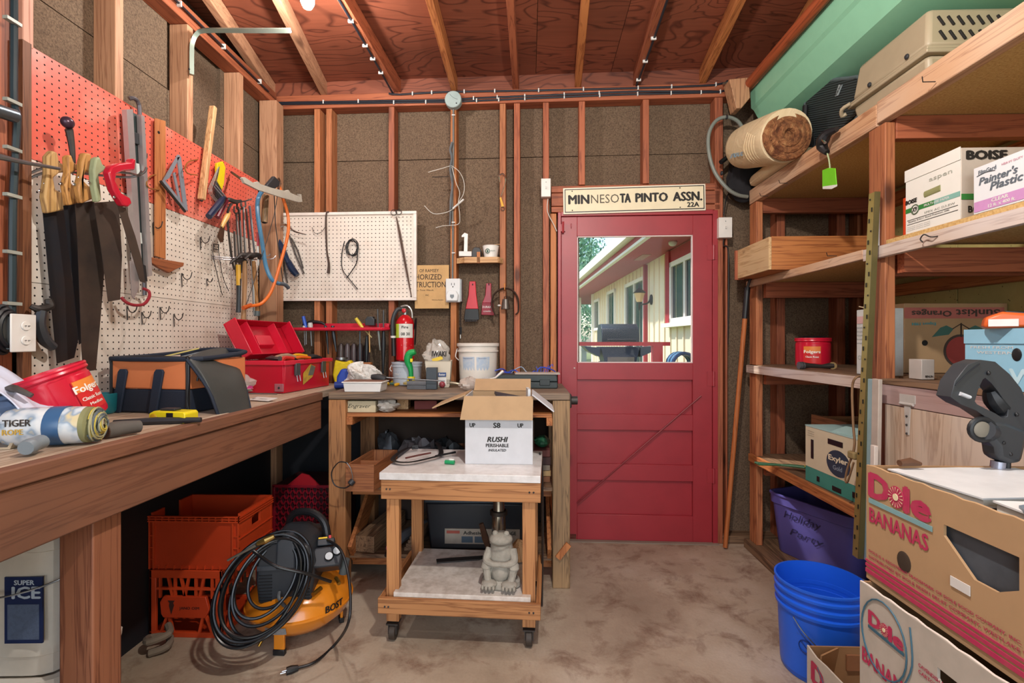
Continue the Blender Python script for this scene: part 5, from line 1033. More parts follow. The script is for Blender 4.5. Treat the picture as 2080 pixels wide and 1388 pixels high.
def curved_word(tx, R, z, w_, h, a, m, o, bold=.04, taper=0):
    b = MB().text(tx, (0,0,0), (1,0,0), (0,1,0), w_, h, bold)
    b.v = [Vector(((R+v.z)*math.cos(a+(v.x-w_/2)/R), (R+v.z)*math.sin(a+(v.x-w_/2)/R), z+v.y)) for v in b.v]; return mk('lettering', b, m, o, sm=0, fixn=False)
BLUE = mat('#27477f', .5, dirt=.1)
o = pail('small_bucket', 'small pale blue bucket with a navy band behind the green glue gun', onY(827, 2.95), .088, .135, '#b3bcc6', lid=False, taper=.9)
wrap_label(o, .079, .086, .11, .055, .08, -2.9, -.3, BLUE, 'band'); curved_word('Glue', .0865, .061, .03, .012, -2.1, WHITE, o)
o = thing('food_container', 'clear plastic tub with blue label holding a crumpled bag', 'tub', onb(884, 790)+Vector((0,.12,0)), .1)
TUB = clear('#e2d8c4', .3, .75); mk('tub', MB().lathe([(.001,.0),(.083,0),(.088,.01),(.102,.145),(.106,.15),(.099,.15),(.084,.012),(.001,.006)], 4, a0=PI/4), TUB, o, sm=0); wrap_label(o, .0605, .0605, .1, .06, .085, -PI/2-.30, -PI/2+.6, BLUE, 'band') if 0 else mk('band', MB().box(.0,.045,-.0735,-.0715,.062,.085), BLUE, o)
word('Butter', (.005,-.0745,.068), X, Z, .035, .012, WHITE, o, .04); mk('lower_label', MB().box(.0,.045,-.069,-.067,.015,.058), WHITE, o); word('15/32', (.048,-.071,.02), X, Z, .02, .025, BLK, o)
o = thing('plastic_bag', 'crumpled clear printed bag standing in the clear tub', 'bag', onb(884, 790)+Vector((-.01,.12,.085))); mk('bag', blob(.07,.055,.085,.35,41,26,14), clear('#d8d4cc', .15, .5), o, sm=18); word('IWAKI', (-.02,-.06,.09), X, (0,.2,1), .08, .03, BLK, o, .05); mk('yellow_card', MB().ob((.01,-.055,.075),(.06,.004,.02),(0,-.3,0)), mat('#e0c02a', .4), o)
o = thing('glue_gun', 'green trigger gun with a yellow nozzle in clear packaging', 'glue gun', onb(835, 785)+Vector((.005,.0,.0)))
GG = mat('#17a052', .35); mk('body', MB().tube([(.02,.0,.20),(-.015,.0,.185),(-.022,0,.14),(-.008,0,.10),(-.004,0,.05)], [.022,.032,.034,.026,.02,.018], 12, sm=4, flat=.7), GG, o); mk('nozzle', MB().tube([(-.004,0,.055),(-.004,-.002,.03)], .022, 14), mat('#e2cf2c', .4), o); mk('nozzle_mouth', MB().ball((-.004,-.019,.038),(.012,.006,.008),10,6), BLACK, o); mk('button', MB().box(-.005,.010,-.026,-.018,.14,.16), mat('#e6d21e', .4), o, bev=.002); mk('blister', MB().lathe([(.001,.012),(.05,.012),(.052,.022),(.03,.03),(.001,.032)], 20), clear('#d8c060', .2, .55), o)
for k, (dz, a) in enumerate(((0, .05), (.022, -.04))): solo('small_box', MB().box(-.055,.055,-.03,.035,0,.021), mat('#6a6c70' if k else '#55575c', .6, dirt=.4, sc=30), ['grey cardboard drill bit box, lower of two', 'grey cardboard drill bit box, upper of two'][k], 'box', onb(846, 792)+Vector((0,.04,dz)), a, bev=.001)
solo('black_block', MB().box(-.029,.029,-.02,.025,0,.118), mat('#39424a', .5, bump=.2, bs=200), 'upright dark grey sponge block at the front of the workbench', 'block', onb(876, 792)+Vector((0,.02,0)), bev=.003)
o = thing('red_bulb', 'small dull red ball beside the dark block', 'ball', onb(895, 790)+Vector((0,.05,.018))); mk('ball', MB().ball((0,0,0),.018,14,9), mat('#8f3a44', .4), o)
solo('pliers', MB().tube([(-.05,.01,0),(0,0,.01),(.07,-.01,0)], [.007,.014,.009,.004], 8, sm=3), mat('#a59c88', .3, .8), 'pale steel pliers lying right of the red ball', 'pliers', onb(915, 788)+Vector((0,.04,.012)), .1)
solo('file_tool', MB().tube([(-.04,0,.0),(.02,0,.004),(.08,-.02,0)], [.004,.012,.006], 8), mat('#2f3135', .4), 'dark handled tool right of the steel pliers', 'tool', onb(935, 785)+Vector((0,.03,.012)), -.2)
# big white bucket
o = pail('white_bucket', 'big white lidded bucket with faded blue printing on the workbench', onY(971, 2.94), .118, .245, '#dfd9d0', lid=True)
for a in (-2.35, -1.55): wrap_label(o, .104, .116, .19, .045, .17, a, a+.7, mat('#aebfd2', .5, dirt=.5, sc=60, dcol='#dfd9d0'), 'label')
curved_word('Mixing instructions', .118, .158, .06, .006, -2.0, BLUE, o, .02); curved_word('Application', .118, .158, .05, .006, -1.25, BLUE, o, .02)
o = thing('food_container', 'clear domed lid with a blue sticker in front of the white bucket', 'lid', onb(988, 790)+Vector((0,.0,.0))); mk('dome', MB().lathe([(.075,.0),(.078,.006),(.066,.03),(.04,.055),(.001,.062)], 28), clear('#e8e8ea', .1, .3), o); mk('sticker', MB().box(-.03,.03,-.078,-.074,.0,.012), BLUE, o); mk('spoon', MB().tube([(.0,-.03,.05),(.05,0,.06),(.09,.02,.095)], [.003,.005,.008], 6), WHITE, o)
solo('plastic_bag', blob(.05,.04,.035,.4,51,18,10), clear('#cdbfb4', .2, .6), 'crumpled clear bag just left of the clear domed lid', 'bag', onb(955, 795)+Vector((-.01,.03,0)), 0, sm=18)
o = thing('tool_case', 'flat dark green plastic power tool case on the right end of the workbench', 'case', onb(1070, 790)+Vector((0,.08,0)), -.01)
CS = mat('#2f3a3c', .5); mk('case', MB().prism([(-.175,.005),(-.165,0),(.165,0),(.172,.008),(.170,.036),(-.175,.036)], -.08, .09), CS, o, bev=.005); mk('lid', MB().prism([(-.175,.038),(.170,.038),(.168,.066),(.160,.074),(-.166,.074),(-.174,.062)], -.08, .09), CS, o, bev=.005)
for x in (-.10, .10): mk('latch', MB().box(x-.028,x+.028,-.087,-.081,.018,.05), mat('#252e30', .45), o, bev=.002)
solo('cloth', MB().ob((0,0,0),(.25,.13,.006),(0,0,0)), mat('#b9aea4', .8), 'thin grey paper pad lying on top of the dark tool case', 'paper', onb(1085, 790)+Vector((.02,.09,.079)), -.02)
o = thing('blue_rope', 'tangle of bright blue rope behind the dark tool case', 'rope', onY(1048, 2.93)+Vector((0,0,.0)))
rnd = random.Random(8)
for k in range(9): mk('loop', MB().tube([(rnd.uniform(-.02,.02)+.045*k-.19+.05*math.cos(a), .03*math.sin(a*1.3+k), .035+rnd.uniform(.02,.05)*math.sin(a)+(k%3)*.012) for a in [i*2*PI/7 for i in range(7)]], .004 if k != 5 else .003, 5, True, sm=3), mat('#3a55c8' if k != 5 else '#9bb0c8', .5), o)
for k in range(5): mk('loose_end', MB().tube([(.12+.01*k,0,.03),(.13+.02*k,.0,.08+.01*k),(.12+.025*k,0,.11)], .0025, 5, sm=3), mat('#3a55c8', .5), o)
# ---- red magnetic tool rack on the wall and its tools
f = Fr('B', 'tool_rack', 'red plastic tool rack across the studs above the narrow workbench', 'rack', 690, 668, .05)
RK = mat('#c21c36', .35)
xa = f.p(590, 668).x; xb = f.p(794, 668).x
f.part('shelf', MB().prism([(xa,-.04),(xa+.03,-.075),(xb-.02,-.075),(xb,-.04),(xb,.045),(xa+.05,.045)], -.004, .006, 'z'), RK, bev=.002); f.part('back_plate', MB().box(xa+.13, xb, .036, .045, .006, .035), RK, bev=.002); f.part('front_lip', MB().tube([(xa-.02,-.03,-.004),(xa+.03,-.077,-.006),(xb-.03,-.077,-.006),(xb,-.04,-.002)], .009, 8), RK); f.part('end_bracket', MB().box(xb-.03,xb-.002,-.03,.03,.006,.028), RK, bev=.004)
def rtool(nm, lab, cat, px, top, bot, c1, r1, c2, r2, mid=None, o=.09, fl=1):
    g_ = Fr('B', nm, lab, cat, px, mid or 668, o); mid = mid or 668
    if top: g_.part('handle', MB().tube([g_.p(top[0], top[1]), g_.p((top[0]+px)/2, (top[1]+mid)/2), g_.p(px, mid)], [r1, r1*1.15, r1*.8], 8), mat(c1, .35))
    if bot: g_.part('shaft', MB().tube([g_.p(px, mid), g_.p((px*2+bot[0])/3, (mid*2+bot[1])/3), g_.p(*bot)], r2, 8, flat=fl), mat(c2, .4, .4))
rtool('screwdriver', 'blue handled screwdriver at the left of the red rack', 'screwdriver', 622, (616,643), (622,700), '#2a56c0', .010, '#8d9093', .003)
rtool('pliers', 'small pliers with a white and grey head at the left of the rack', 'pliers', 631, (630,656), (633,703), '#c3c6c4', .014, '#7c7f80', .004)
rtool('awl', 'thin steel awl beside the small white pliers', 'awl', 618, (619,662), (619,702), '#d5d5d0', .010, '#8d9093', .0025)
rtool('shears', 'long black shears hanging through the middle left of the rack', 'shears', 676, (676,662), (683,715), '#24272b', .010, '#2c2f34', [.010,.014,.011,.004])
rtool('screwdriver', 'yellow handled screwdriver leaning in the red rack', 'screwdriver', 738, (723,647), (755,686), '#d8c43a', .010, '#c7ba80', .004)
rtool('dowel', 'thin pale wooden dowel hanging below the rack', 'stick', 750, None, (751,716), '#c49a62', .004, '#c49a62', [.004,.004,.0045])
rtool('hammer', 'small black headed hammer with a long dark shaft in the rack', 'hammer', 731, None, (731,733), '#333', .004, '#45505a', [.005,.004,.005,.004])
rtool('pincers', 'long slender pincers standing through the right of the rack', 'pincers', 768, (767,628), (772,712), '#3a3d40', .005, '#777c78', [.012,.013,.005,.004])
rtool('pliers', 'dark long nosed pliers right of the pincers', 'pliers', 779, (779,630), (778,760), '#3a3d40', .005, '#1f2226', [.008,.016,.015,.007])
rtool('bolt_cutter', 'big black handled cutter hanging low behind the dowel', 'cutter', 745, None, (744,752), '#222', .006, '#1c2024', [.006,.014,.016,.006], mid=682, o=.06)
rtool('screwdriver', 'long black screwdriver hanging beside the black shears', 'screwdriver', 663, (660,662), (667,720), '#25282c', .008, '#1e2125', [.006,.008,.005])
g_ = Fr('B', 'hammer', 'black double faced hammer head resting on the rack', 'hammer', 753, 652, .06); g_.part('head', MB().prism([(-.03,-.03),(.03,-.03),(.03,.012),(.018,.018),(.022,.026),(-.022,.026),(-.018,.018),(-.03,.012)], -.02, .02), mat('#474c50', .4, .5), bev=.004)
g_ = Fr('B', 'clamp', 'black spring clamp lying on the left part of the red rack', 'clamp', 640, 659, .05); g_.part('arm', MB().tube([(-.08,0,-.005),(-.02,0,.014),(.04,0,.010),(.065,0,-.004)], [.008,.012,.010,.006], 8, sm=3), BLACK)
# row of socket-like bottles behind, on the bench against the wall
for k, (px, c) in enumerate(((694,'#5a4c4a'),(707,'#66585a'),(720,'#5e5052'),(733,'#4a4042'),(746,'#54484a'))):
    u, z = bw(px, 700, -.04); z = .99
    o = solo('dark_bottle', MB().lathe([(.001,0),(.019,0),(.020,.19),(.016,.225),(.010,.245),(.001,.25)], 12), mat(c, .35, dirt=.4), ['leftmost dusty dark bottle under the red rack', 'second dusty bottle under the red rack', 'third dusty bottle under the red rack', 'fourth dusty bottle under the red rack', 'rightmost dusty bottle under the red rack'][k], 'bottle', BW(u, -.03, z), -BETA)
# ---- fire extinguisher
f = Fr('B', 'fire_extinguisher', 'red fire extinguisher with black hose hung on the stud', 'fire extinguisher', 823, 733, .085)
k = .0; R_ = .056; H_ = f.p(823, 640).z
RX_ = mat('#c4101e', .22, coat=.4); f.part('cylinder', MB().lathe([(.001,0),(R_*.9,0),(R_,.008),(R_,H_*.80),(R_*.92,H_*.88),(R_*.6,H_*.96),(.018,H_),(.001,H_)], 32), RX_)
f.part('valve', MB().cyl((0,0,H_),(0,0,H_+.035),.016,n=14).box(-.012,.012,-.03,.02,H_+.02,H_+.04), mat('#9aa0a0', .3, .8)); f.part('lever', MB().tube([(-.02,-.02,H_+.05),(.02,-.025,H_+.055),(.045,-.02,H_+.025),(.05,-.02,H_-.02)], .006, 8, sm=3), mat('#b9bcbc', .3, .8)); f.part('gauge', MB().ball((.0,-.03,H_+.025),(.014,.006,.014),12,6), mat('#c22a30', .3))
f.part('hose', MB().tube([(-.01,-.0,H_+.035),(-.045,-.02,H_+.03),(-.068,-.03,H_-.03),(-.070,-.03,H_-.12),(-.066,-.03,.14)], .013, 10, sm=5), mat('#2e3438', .5)); f.part('nozzle', MB().cyl((-.066,-.03,.15),(-.062,-.03,.03),.012,.015), BLACK); f.part('hose_clip', MB().cyl((-.067,-.03,.142),(-.067,-.03,.155),.0155), WHITE); f.part('strap', MB().tube([(.056,-.0,H_-.09),(.07,-.0,H_-.02),(.062,-.0,.10)], .010, 6, sm=3, flat=.4), BLACK)
wrap_label(f.o, R_, R_, 1, H_*.50, H_*.80, -PI/2-1.15, -PI/2-.45, mat('#b7cc3c', .5)); wrap_label(f.o, R_, R_, 1, H_*.50, H_*.80, -PI/2-.44, -PI/2+1.2, mat('#dcdcd4', .5, dirt=.2))
curved_word('Fire', R_+.002, H_*.70, .04, .016, -PI/2+.25, BLK, f.o); curved_word('08 30', R_+.002, H_*.55, .055, .018, -PI/2+.3, BLK, f.o)
m = MB(); m.add([(R_*1.015*math.sin(x), -R_*1.015*math.cos(x), z) for x, z in ((-.15,H_*.34),(.42,H_*.40),(1.0,H_*.34),(.42,H_*.28))], [(0,1,2,3)]); mk('badge', m, WHITE, f.o); curved_word('KIDDE', R_*1.025+.0015, H_*.325, .035, .010, -PI/2+.42, RX_, f.o, .02)
# ================================================================ under the left bench
OC = mat('#c4421c', .42, dirt=.15); OC2 = mat('#b83a18', .42, dirt=.15)
o = thing('milk_crate', 'orange lattice milk crate with a printed centre plate, on the floor under the left bench', 'crate', (-1.603, 2.03, 0), 0)
W_, D_, H_ = .315, .32, .283
def lat(nx):
    "one lattice side in local x (0..W) z, front at y=0; returns list of (name, MB)"
    L = []
    def bar(a, b, w=.010): L.append(('lattice_bar', MB().bar((a[0],.006,a[1]), (b[0],.006,b[1]), .010, w, (0,1,0))))
    for z in (.205,): bar((.02, z), (W_-.02, z))
    for x, dx in ((.045,.0),(.08,.02),(.11,-.0),(.135,.02),(.17,-.02),(.2,.0),(.235,-.02),(.27,0)): bar((x, .255), (x+dx, .165), .009)
    for x, dx in ((.05,.03),(.10,-.018),(.215,.018),(.27,-.03)): bar((x, .02), (x+dx, .10), .010)
    return L
sides = [mk('side_wall', MB().box(0,W_,0,.012,0,.022).box(0,W_,0,.012,.25,H_).box(0,.03,0,.012,.022,.25).box(W_-.03,W_,0,.012,.022,.25), OC, o, bev=.002)]
for nm, b in lat(0): mk(nm, b, OC, sides[0])
mk('centre_plate', MB().prism([(.055,.10),(.065,.085),(.245,.085),(.262,.12),(.247,.175),(.065,.175),(.05,.15)], -.004, .010), OC2, sides[0], bev=.002)
word('JANO OIM', (.135,-.005,.118), X, Z, .085, .015, mat('#3a1a14', .6), sides[0], .03); mk('emblem', MB().prism([(.085,.158),(.115,.158),(.108,.148),(.112,.138),(.100,.10),(.090,.138),(.093,.148)], -.0055, -.004), mat('#3a1a14', .6), sides[0])
for k, (lx, ly, rz) in enumerate(((W_, 0, PI/2), (0, D_, 0), (0, 0, PI/2))):
    c = mk('side_wall', sides[0].data, OC, o, bev=.002); c.location = (lx if k != 2 else .012, ly, 0) if k != 1 else (0, D_-.012, 0); c.rotation_euler = (0, 0, rz)
    if k == 0:
        for nm, b in lat(1): mk(nm, b, OC, c)
mk('base', MB().box(.012,W_-.012,.012,D_-.012,.0,.01), OC2, o)
# solid-walled crate on top
o = thing('storage_crate', 'red-orange solid walled crate with cut-out handles stacked on the milk crate', 'crate', (-1.608, 2.035, .285), math.radians(0))
W_, D_, H_ = .39, .27, .235
mk('front_wall', MB().box(.01,W_-.01,.006,.012,.0,H_-.03), OC2, o); mk('back_wall', MB().box(.0,W_,D_-.012,D_,.0,H_), OC2, o); mk('base', MB().box(.012,W_-.012,.013,D_-.013,.0,.01), OC2, o); mk('left_wall', MB().box(0,.01,.013,D_-.013,.0,H_-.07).box(0,.01,.013,.08,H_-.07,H_).box(0,.01,D_-.09,D_-.013,H_-.07,H_), OC2, o)
b = MB(); b.box(W_-.012,W_-.002,.013,.10,.0,H_).box(W_-.012,W_-.002,.17,D_-.013,.0,H_).box(W_-.012,W_-.002,.10,.17,.0,H_-.085).box(W_-.012,W_-.002,.10,.17,H_-.035,H_); mk('right_wall', b, OC, o)
for z in (H_-.012, H_-.022, H_-.032): mk('rim', MB().box(-.004,W_+.003,-.004,.006,z-.0025,z+.0025).box(W_-.002,W_+.006,-.004,D_,z-.0025,z+.0025), OC, o)
b = MB()
for k in range(14): b.box(k*.0288,k*.0288+.003,-.003,.006,H_-.034,H_-.010)
for k in range(10): b.box(.04+k*.033,.043+k*.033,.0,.008,0,.016)
mk('rib', b, OC, o, kind='stuff')
for x in (0, .018, W_-.03, W_-.006): mk('corner_rib', MB().box(x,x+.006,-.002,.01,0,H_-.03), OC, o)
for z in (.07, .13): mk('side_rib', MB().box(W_-.002,W_+.004,.0,D_,z,z+.003), OC, o); 
for z in (.04, .09, .14): mk('corner_rib', MB().box(W_-.03,W_,-.001,.006,z,z+.004), OC, o); mk('corner_rib', MB().box(0,.02,-.001,.006,z,z+.004), OC, o)
# rear diamond mesh crate
o = thing('mesh_crate', 'dark red diamond-mesh plastic crate deep under the bench corner', 'crate', (-1.43, 2.72, .0), 0)
DR = mat('#8c1226', .45, dirt=.2)
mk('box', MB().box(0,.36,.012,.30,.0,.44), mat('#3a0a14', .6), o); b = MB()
for k in range(-10, 22):
    for s in (1, -1):
        x0 = k*.036 if s > 0 else k*.036 
        x1 = x0 + s*.44*.6
        # clip to the face
        za, zb = 0, .44
        def zat(x): return (x-x0)/(x1-x0)*.44
        lo, hi = max(0, min(zat(0), zat(.36))), min(.44, max(zat(0), zat(.36)))
        if hi - lo > .02: b.bar((x0+(x1-x0)*lo/.44, .004, lo), (x0+(x1-x0)*hi/.44, .004, hi), .008, .006, (0,1,0))
mk('diamond_mesh', b, DR, o, kind='stuff'); mk('frame', MB().box(-.006,.366,-.004,.012,-.0,.014).box(-.006,.366,-.004,.012,.43,.445).box(-.006,.008,-.004,.012,0,.44).box(.352,.366,-.004,.012,0,.44), DR, o, bev=.002)
mk('handle_flap', MB().prism([(.08,.445),(.26,.445),(.20,.50),(.16,.51)], -.002, .008), mat('#a81c28', .4), o)
# square white pails, one on the other
def sqpail(label, loc, H_, deco):
    o = thing('square_pail', label, 'bucket', loc, math.radians(3)); a = .125
    def sq(r, z, n=40):
        row = []
        for j in range(n):
            t_ = 2*PI*j/n; c, s = math.cos(t_), math.sin(t_); k = (abs(c)**5 + abs(s)**5)**(-1/5); row.append((r*k*c, r*k*s, z))
        return row
    WP = mat('#cfc8be', .4, dirt=.2)
    mk('pail', MB().rings([sq(.001,0), sq(a*.92,0), sq(a*.93,.012), sq(a*.95,.05), sq(a*.965,.052), sq(a*.965,.075), sq(a*.95,.08), sq(a*.98,H_*.83), sq(a*1.03,H_*.84), sq(a*1.03,H_*.95), sq(a*1.0,H_*.955)]), WP, o)
    mk('lid', MB().rings([sq(a*1.05,H_*.94), sq(a*1.06,H_*.985), sq(a*.98,H_), sq(a*.9,H_*.99), sq(.001,H_*.99)]), WP, o)
    if deco:
        LB = mat('#1c2c58', .4, dirt=.2)
        mk('label', MB().box(.0,.095,-a*1.0,-a*.965,.09,.26), LB, o); mk('label', MB().box(a*.96,a*1.0,-.075,.09,.09,.26), LB, o)
        word('ICE', (.02,-a*1.005,.205), X, Z, .07, .03, mat('#b8c8dc', .5), o, .06); word('SUPER', (.025,-a*1.005,.24), X, Z, .05, .012, mat('#b8c8dc', .5), o, .06); mk('info_panel', MB().box(.008,.087,-a*1.006,-a*1.0,.10,.19), mat('#5a6a88', .5, dirt=.5, sc=120), o)
        word('MELT', (a*1.004,-.065,.19), (0,1,0), Z, .13, .04, mat('#c9d8e8', .5), o, .08, .3); word('INSTA', (a*1.004,-.065,.155), (0,1,0), Z, .13, .024, mat('#c83a64', .5), o, .06, .3); word('-SAFE', (a*1.004,-.045,.125), (0,1,0), Z, .09, .018, mat('#c83a64', .5), o, .06, .3)
    mk('handle', MB().tube([(-.128,-.03,H_*.8),(-.10,-.14,H_*.62),(.02,-.155,H_*.58),(.14,-.10,H_*.66),(.13,-.02,H_*.8)], .0025, 6, sm=5), STEEL, o)
    return o
sqpail('lower white square pail on the floor between the bench legs', (-1.345, 1.34, 0), .385, False)
sqpail('white square pail with blue labels, stacked under the left bench front', (-1.345, 1.34, .387), .385, True)
solo('old_rope', MB().tube([(0,0,.0),(.05,.03,.01),(.02,.08,.02),(-.04,.05,.03),(.0,.0,.045),(.05,.04,.055),(.01,.09,.06)], .014, 8, sm=4), mat('#7b6e60', .9), 'coil of old grey rope on the floor beside the bench leg', 'rope', (-1.50, 1.90, .015))
# ================================================================ compressor
cx, cy = -.985, 2.10
cp = thing('air_compressor', 'orange-yellow pancake air compressor with black motor shroud and gauges', 'air compressor', (cx, cy, 0), math.radians(8))
YO = mat('#dc8420', .25, dirt=.15, coat=.4); SH = mat('#2c3036', .42); SH2 = mat('#3c4148', .38)
mk('tank', MB().lathe([(.001,.035),(.08,.04),(.15,.062),(.195,.10),(.212,.137),(.217,.14),(.217,.147),(.212,.15),(.2,.19),(.155,.232),(.08,.252),(.001,.256)], 48), YO, cp)
for a in (-1.75, .35, 2.4):
    l = mk('leg', MB().prism([(-.022,.02),(.022,.02),(.022,.09),(-.022,.09)], -.008, .004), YO, cp, bev=.003); l.location = (.165*math.cos(a), .165*math.sin(a), 0); l.rotation_euler = (0, 0, a + PI/2)
    mk('rubber_foot', MB().box(-.024,.024,-.012,.008,0,.024), BLACK, l, bev=.003)
mk('shroud', MB().prism([(-.115,.20),(.09,.20),(.105,.36),(.08,.425),(.02,.45),(-.07,.45),(-.12,.40),(-.125,.30)], -.16, .07), SH, cp, bev=.012); mk('shroud_cap', MB().prism([(-.045,.34),(.035,.34),(.03,.45),(.01,.475),(-.02,.475),(-.04,.45)], -.172, -.10), SH2, cp, bev=.008)
mk('shroud_shelf', MB().box(-.118,.095,-.166,-.158,.335,.355), SH2, cp, bev=.003)
for k in range(9):
    for x in (-.11, .035): mk('vent_slot', MB().box(x, x+.05, -.164, -.159, .215+k*.0125, .2185+k*.0125), BLACK, cp)
mk('front_handle', MB().tube([(-.03,-.165,.25),(-.025,-.185,.235),(.0,-.185,.2),(.02,-.17,.19)], .007, 8, sm=3), mat('#55595c', .4), cp)
mk('pump_head', MB().box(-.02,.09,.0,.12,.25,.42), DARK, cp, bev=.01)
mk('carry_handle', MB().tube([(-.09,.08,.30),(-.06,.06,.47),(.03,.03,.50),(.10,.0,.46),(.12,-.02,.36)], .016, 10, sm=5), BLACK, cp)
pn = mk('control_panel', MB().prism([(-.05,-.03),(.055,-.03),(.065,.02),(.05,.05),(-.045,.05),(-.06,.02)], -.045, .05), SH, cp, bev=.008); pn.location = (.135, -.10, .335); pn.rotation_euler = (math.radians(-35), 0, math.radians(10))
for x, z in ((.012, .008), (.042, .026)):
    g = mk('gauge', MB().lathe([(.001,.008),(.016,.008),(.018,.004),(.018,-.006)], 20), BLACK, pn); g.rotation_euler = (PI/2, 0, 0); g.location = (x, -.05, z); mk('gauge_face', MB().lathe([(.001,.0095),(.0145,.009)], 18), mat('#c9cdd0', .2), g, fixn=False)
mk('switch_cover', MB().box(-.04,.03,-.02,.05,.06,.09), SH, pn, bev=.005); mk('label_patch', MB().box(-.035,.0,-.022,.02,.088,.094), mat('#e0b81e', .4), pn); mk('red_switch', MB().box(.005,.015,-.02,.0,.088,.1), mat('#c0202a', .4), pn)
mk('valve', MB().cyl((.17,-.09,.26),(.19,-.12,.25),.008).cyl((.12,-.13,.24),(.10,-.17,.235),.009), mat('#b0863a', .3, .9), cp); mk('drain_cock', MB().cyl((-.10,-.13,.06),(-.115,-.15,.03),.006), mat('#b0863a', .3, .9), cp)
mk('regulator', MB().cyl((.19,-.05,.26),(.20,-.05,.32),.018), mat('#4b5356', .4), cp)
def tword(tx, z, w_, h, a, m, R, bold=.06):
    b = MB().text(tx, (0,0,0), (1,0,0), (0,1,0), w_, h, bold); b.v = [Vector(((R+.002+v.z)*math.cos(a+(v.x-w_/2)/R), (R+.002+v.z)*math.sin(a+(v.x-w_/2)/R), z+v.y)) for v in b.v]; return mk('lettering', b, m, cp, sm=0, fixn=False)
tword('BOST', .148, .085, .028, -.62, BLK, .2125)
mk('warning_label', MB().surf(lambda u, v: ((.2+.010*(1-v))*math.cos(-1.95+.42*u)*1.0, (.2+.010*v)*math.sin(-1.95+.42*u), .098+.03*v), 8, 2), mat('#8c8d90', .4, dirt=.7, sc=90), cp, fixn=False)
# hose coil
hz = thing('air_hose', 'coiled glossy black air hose looped over the front of the compressor', 'hose', (0, 0, 0)); HB = mat('#101216', .3)
P0 = rt(545, 1190, 1.90); hz.location = P0; e1 = Vector((math.cos(.15), math.sin(.15)*-.2, 0)); rnd = random.Random(11)
vx = Vector((1, .25, 0)).normalized(); vz = Vector((.10, .45, .88)).normalized(); vn = vx.cross(vz)
spec = [(.0,.0,.185,.205),(.01,.0,.175,.19),(-.02,-.01,.17,.215),(.02,.02,.145,.17),(.0,.03,.125,.15),(-.01,-.02,.19,.20),(.03,-.01,.16,.19),(.01,.01,.18,.215),(.03,.05,.11,.135)]
for k, (ox, oz, rx_, rz_) in enumerate(spec):
    pts = [vx*(ox*.8-.015+rx_*.84*math.cos(a)) + vz*(oz*.8+rz_*.9*math.sin(a)) + vn*(-.006*(k-4)) for a in [2*PI*i/14+k*.3 for i in range(14)]]
    mk('loop', MB().tube(pts, .0062, 8, True, sm=4), HB, hz)
mk('hose_end', MB().tube([rt(515,1120,1.86)-P0, rt(560,1150,1.84)-P0, rt(620,1165,1.86)-P0, rt(672,1182,1.93)-P0], .006, 8, sm=5), HB, hz)
mk('brass_coupling', MB().tube([rt(523,1105,1.85)-P0, rt(540,1098,1.85)-P0, rt(557,1090,1.86)-P0], [.008,.013,.008], 10), mat('#b79a58', .3, .9), hz); mk('hose_tip', MB().tube([rt(462,1139,1.83)-P0, rt(520,1108,1.85)-P0], [.004,.006], 8), mat('#8d8a80', .3, .8), hz)
# power cord + plug
pc = thing('power_cable', 'black power cord running from the compressor to a plug on the floor', 'cord', (0,0,0)); P0 = rt(660, 1095, 2.1); pc.location = P0
fl = lambda px, py: atZ(px, py, .012) - P0
mk('cable', MB().tube([Vector((0,0,0)), rt(690,1115,1.98)-P0, rt(706,1160,1.93)-P0, rt(712,1220,1.86)-P0, rt(706,1270,1.84)-P0, fl(680,1310), fl(640,1345), fl(605,1357)], .0055, 8, sm=6), BLACK, pc)
mk('plug', MB().tube([fl(606,1357), fl(592,1361), fl(582,1364)], [.010,.015,.014], 10), BLACK, pc)
for d in (-.006, .006): mk('prong', MB().tube([fl(582,1364)+Vector((0,d,0)), fl(571,1367)+Vector((0,d,0))], .0022, 6), CHROME, pc)
# ================================================================ inside the narrow workbench
def drawer(label, loc, w_, d_, h_, rz=0, fill=True):
    o = thing('parts_bin', label, 'drawer', loc, rz); WD = wood('#b57448', '#8a5232', knots=False); t_ = .010
    for nm, a in (('front', (0,w_,0,t_,0,h_)), ('side', (0,t_,t_,d_,0,h_-.004)), ('side', (w_-t_,w_,t_,d_,0,h_-.004)), ('back', (t_,w_-t_,d_-t_,d_,0,h_-.004)), ('bottom', (t_,w_-t_,t_,d_-t_,0,.008)), ('divider', (t_,w_-t_,d_*.45,d_*.45+.006,.008,h_-.02))): mk(nm, MB().box(*a), WD, o, bev=.001)
    return o
drawer('open wooden parts drawer on the workbench shelf, with a wire headset hung on it', (-.905, 2.41, .507), .145, .36, .135, -.06)
drawer('second wooden parts drawer, farther back beside the first', (-.70, 2.60, .507), .14, .34, .11, .0)
drawer('third wooden parts drawer behind the cart top', (-.53, 2.72, .507), .14, .3, .12, .0)
o = thing('headset', 'thin black wire headset hanging on the front of the wooden drawer', 'headset', atY(700, 940, 2.39))
mk('band', MB().tube([(.01,0,.0),(-.03,-.0,-.0),(-.065,-.0,-.05),(-.05,0,-.11),(.0,.0,-.125),(.035,0,-.105)], .003, 6, sm=5), BLACK, o); mk('wire', MB().tube([(.01,0,0),(.03,0,-.03),(.04,0,-.08),(.03,0,-.11)], .002, 6, sm=4), STEEL, o); mk('ear_pad', MB().cyl((.028,-.006,-.105),(.04,.006,-.09),.015), DARK, o)
k = 0
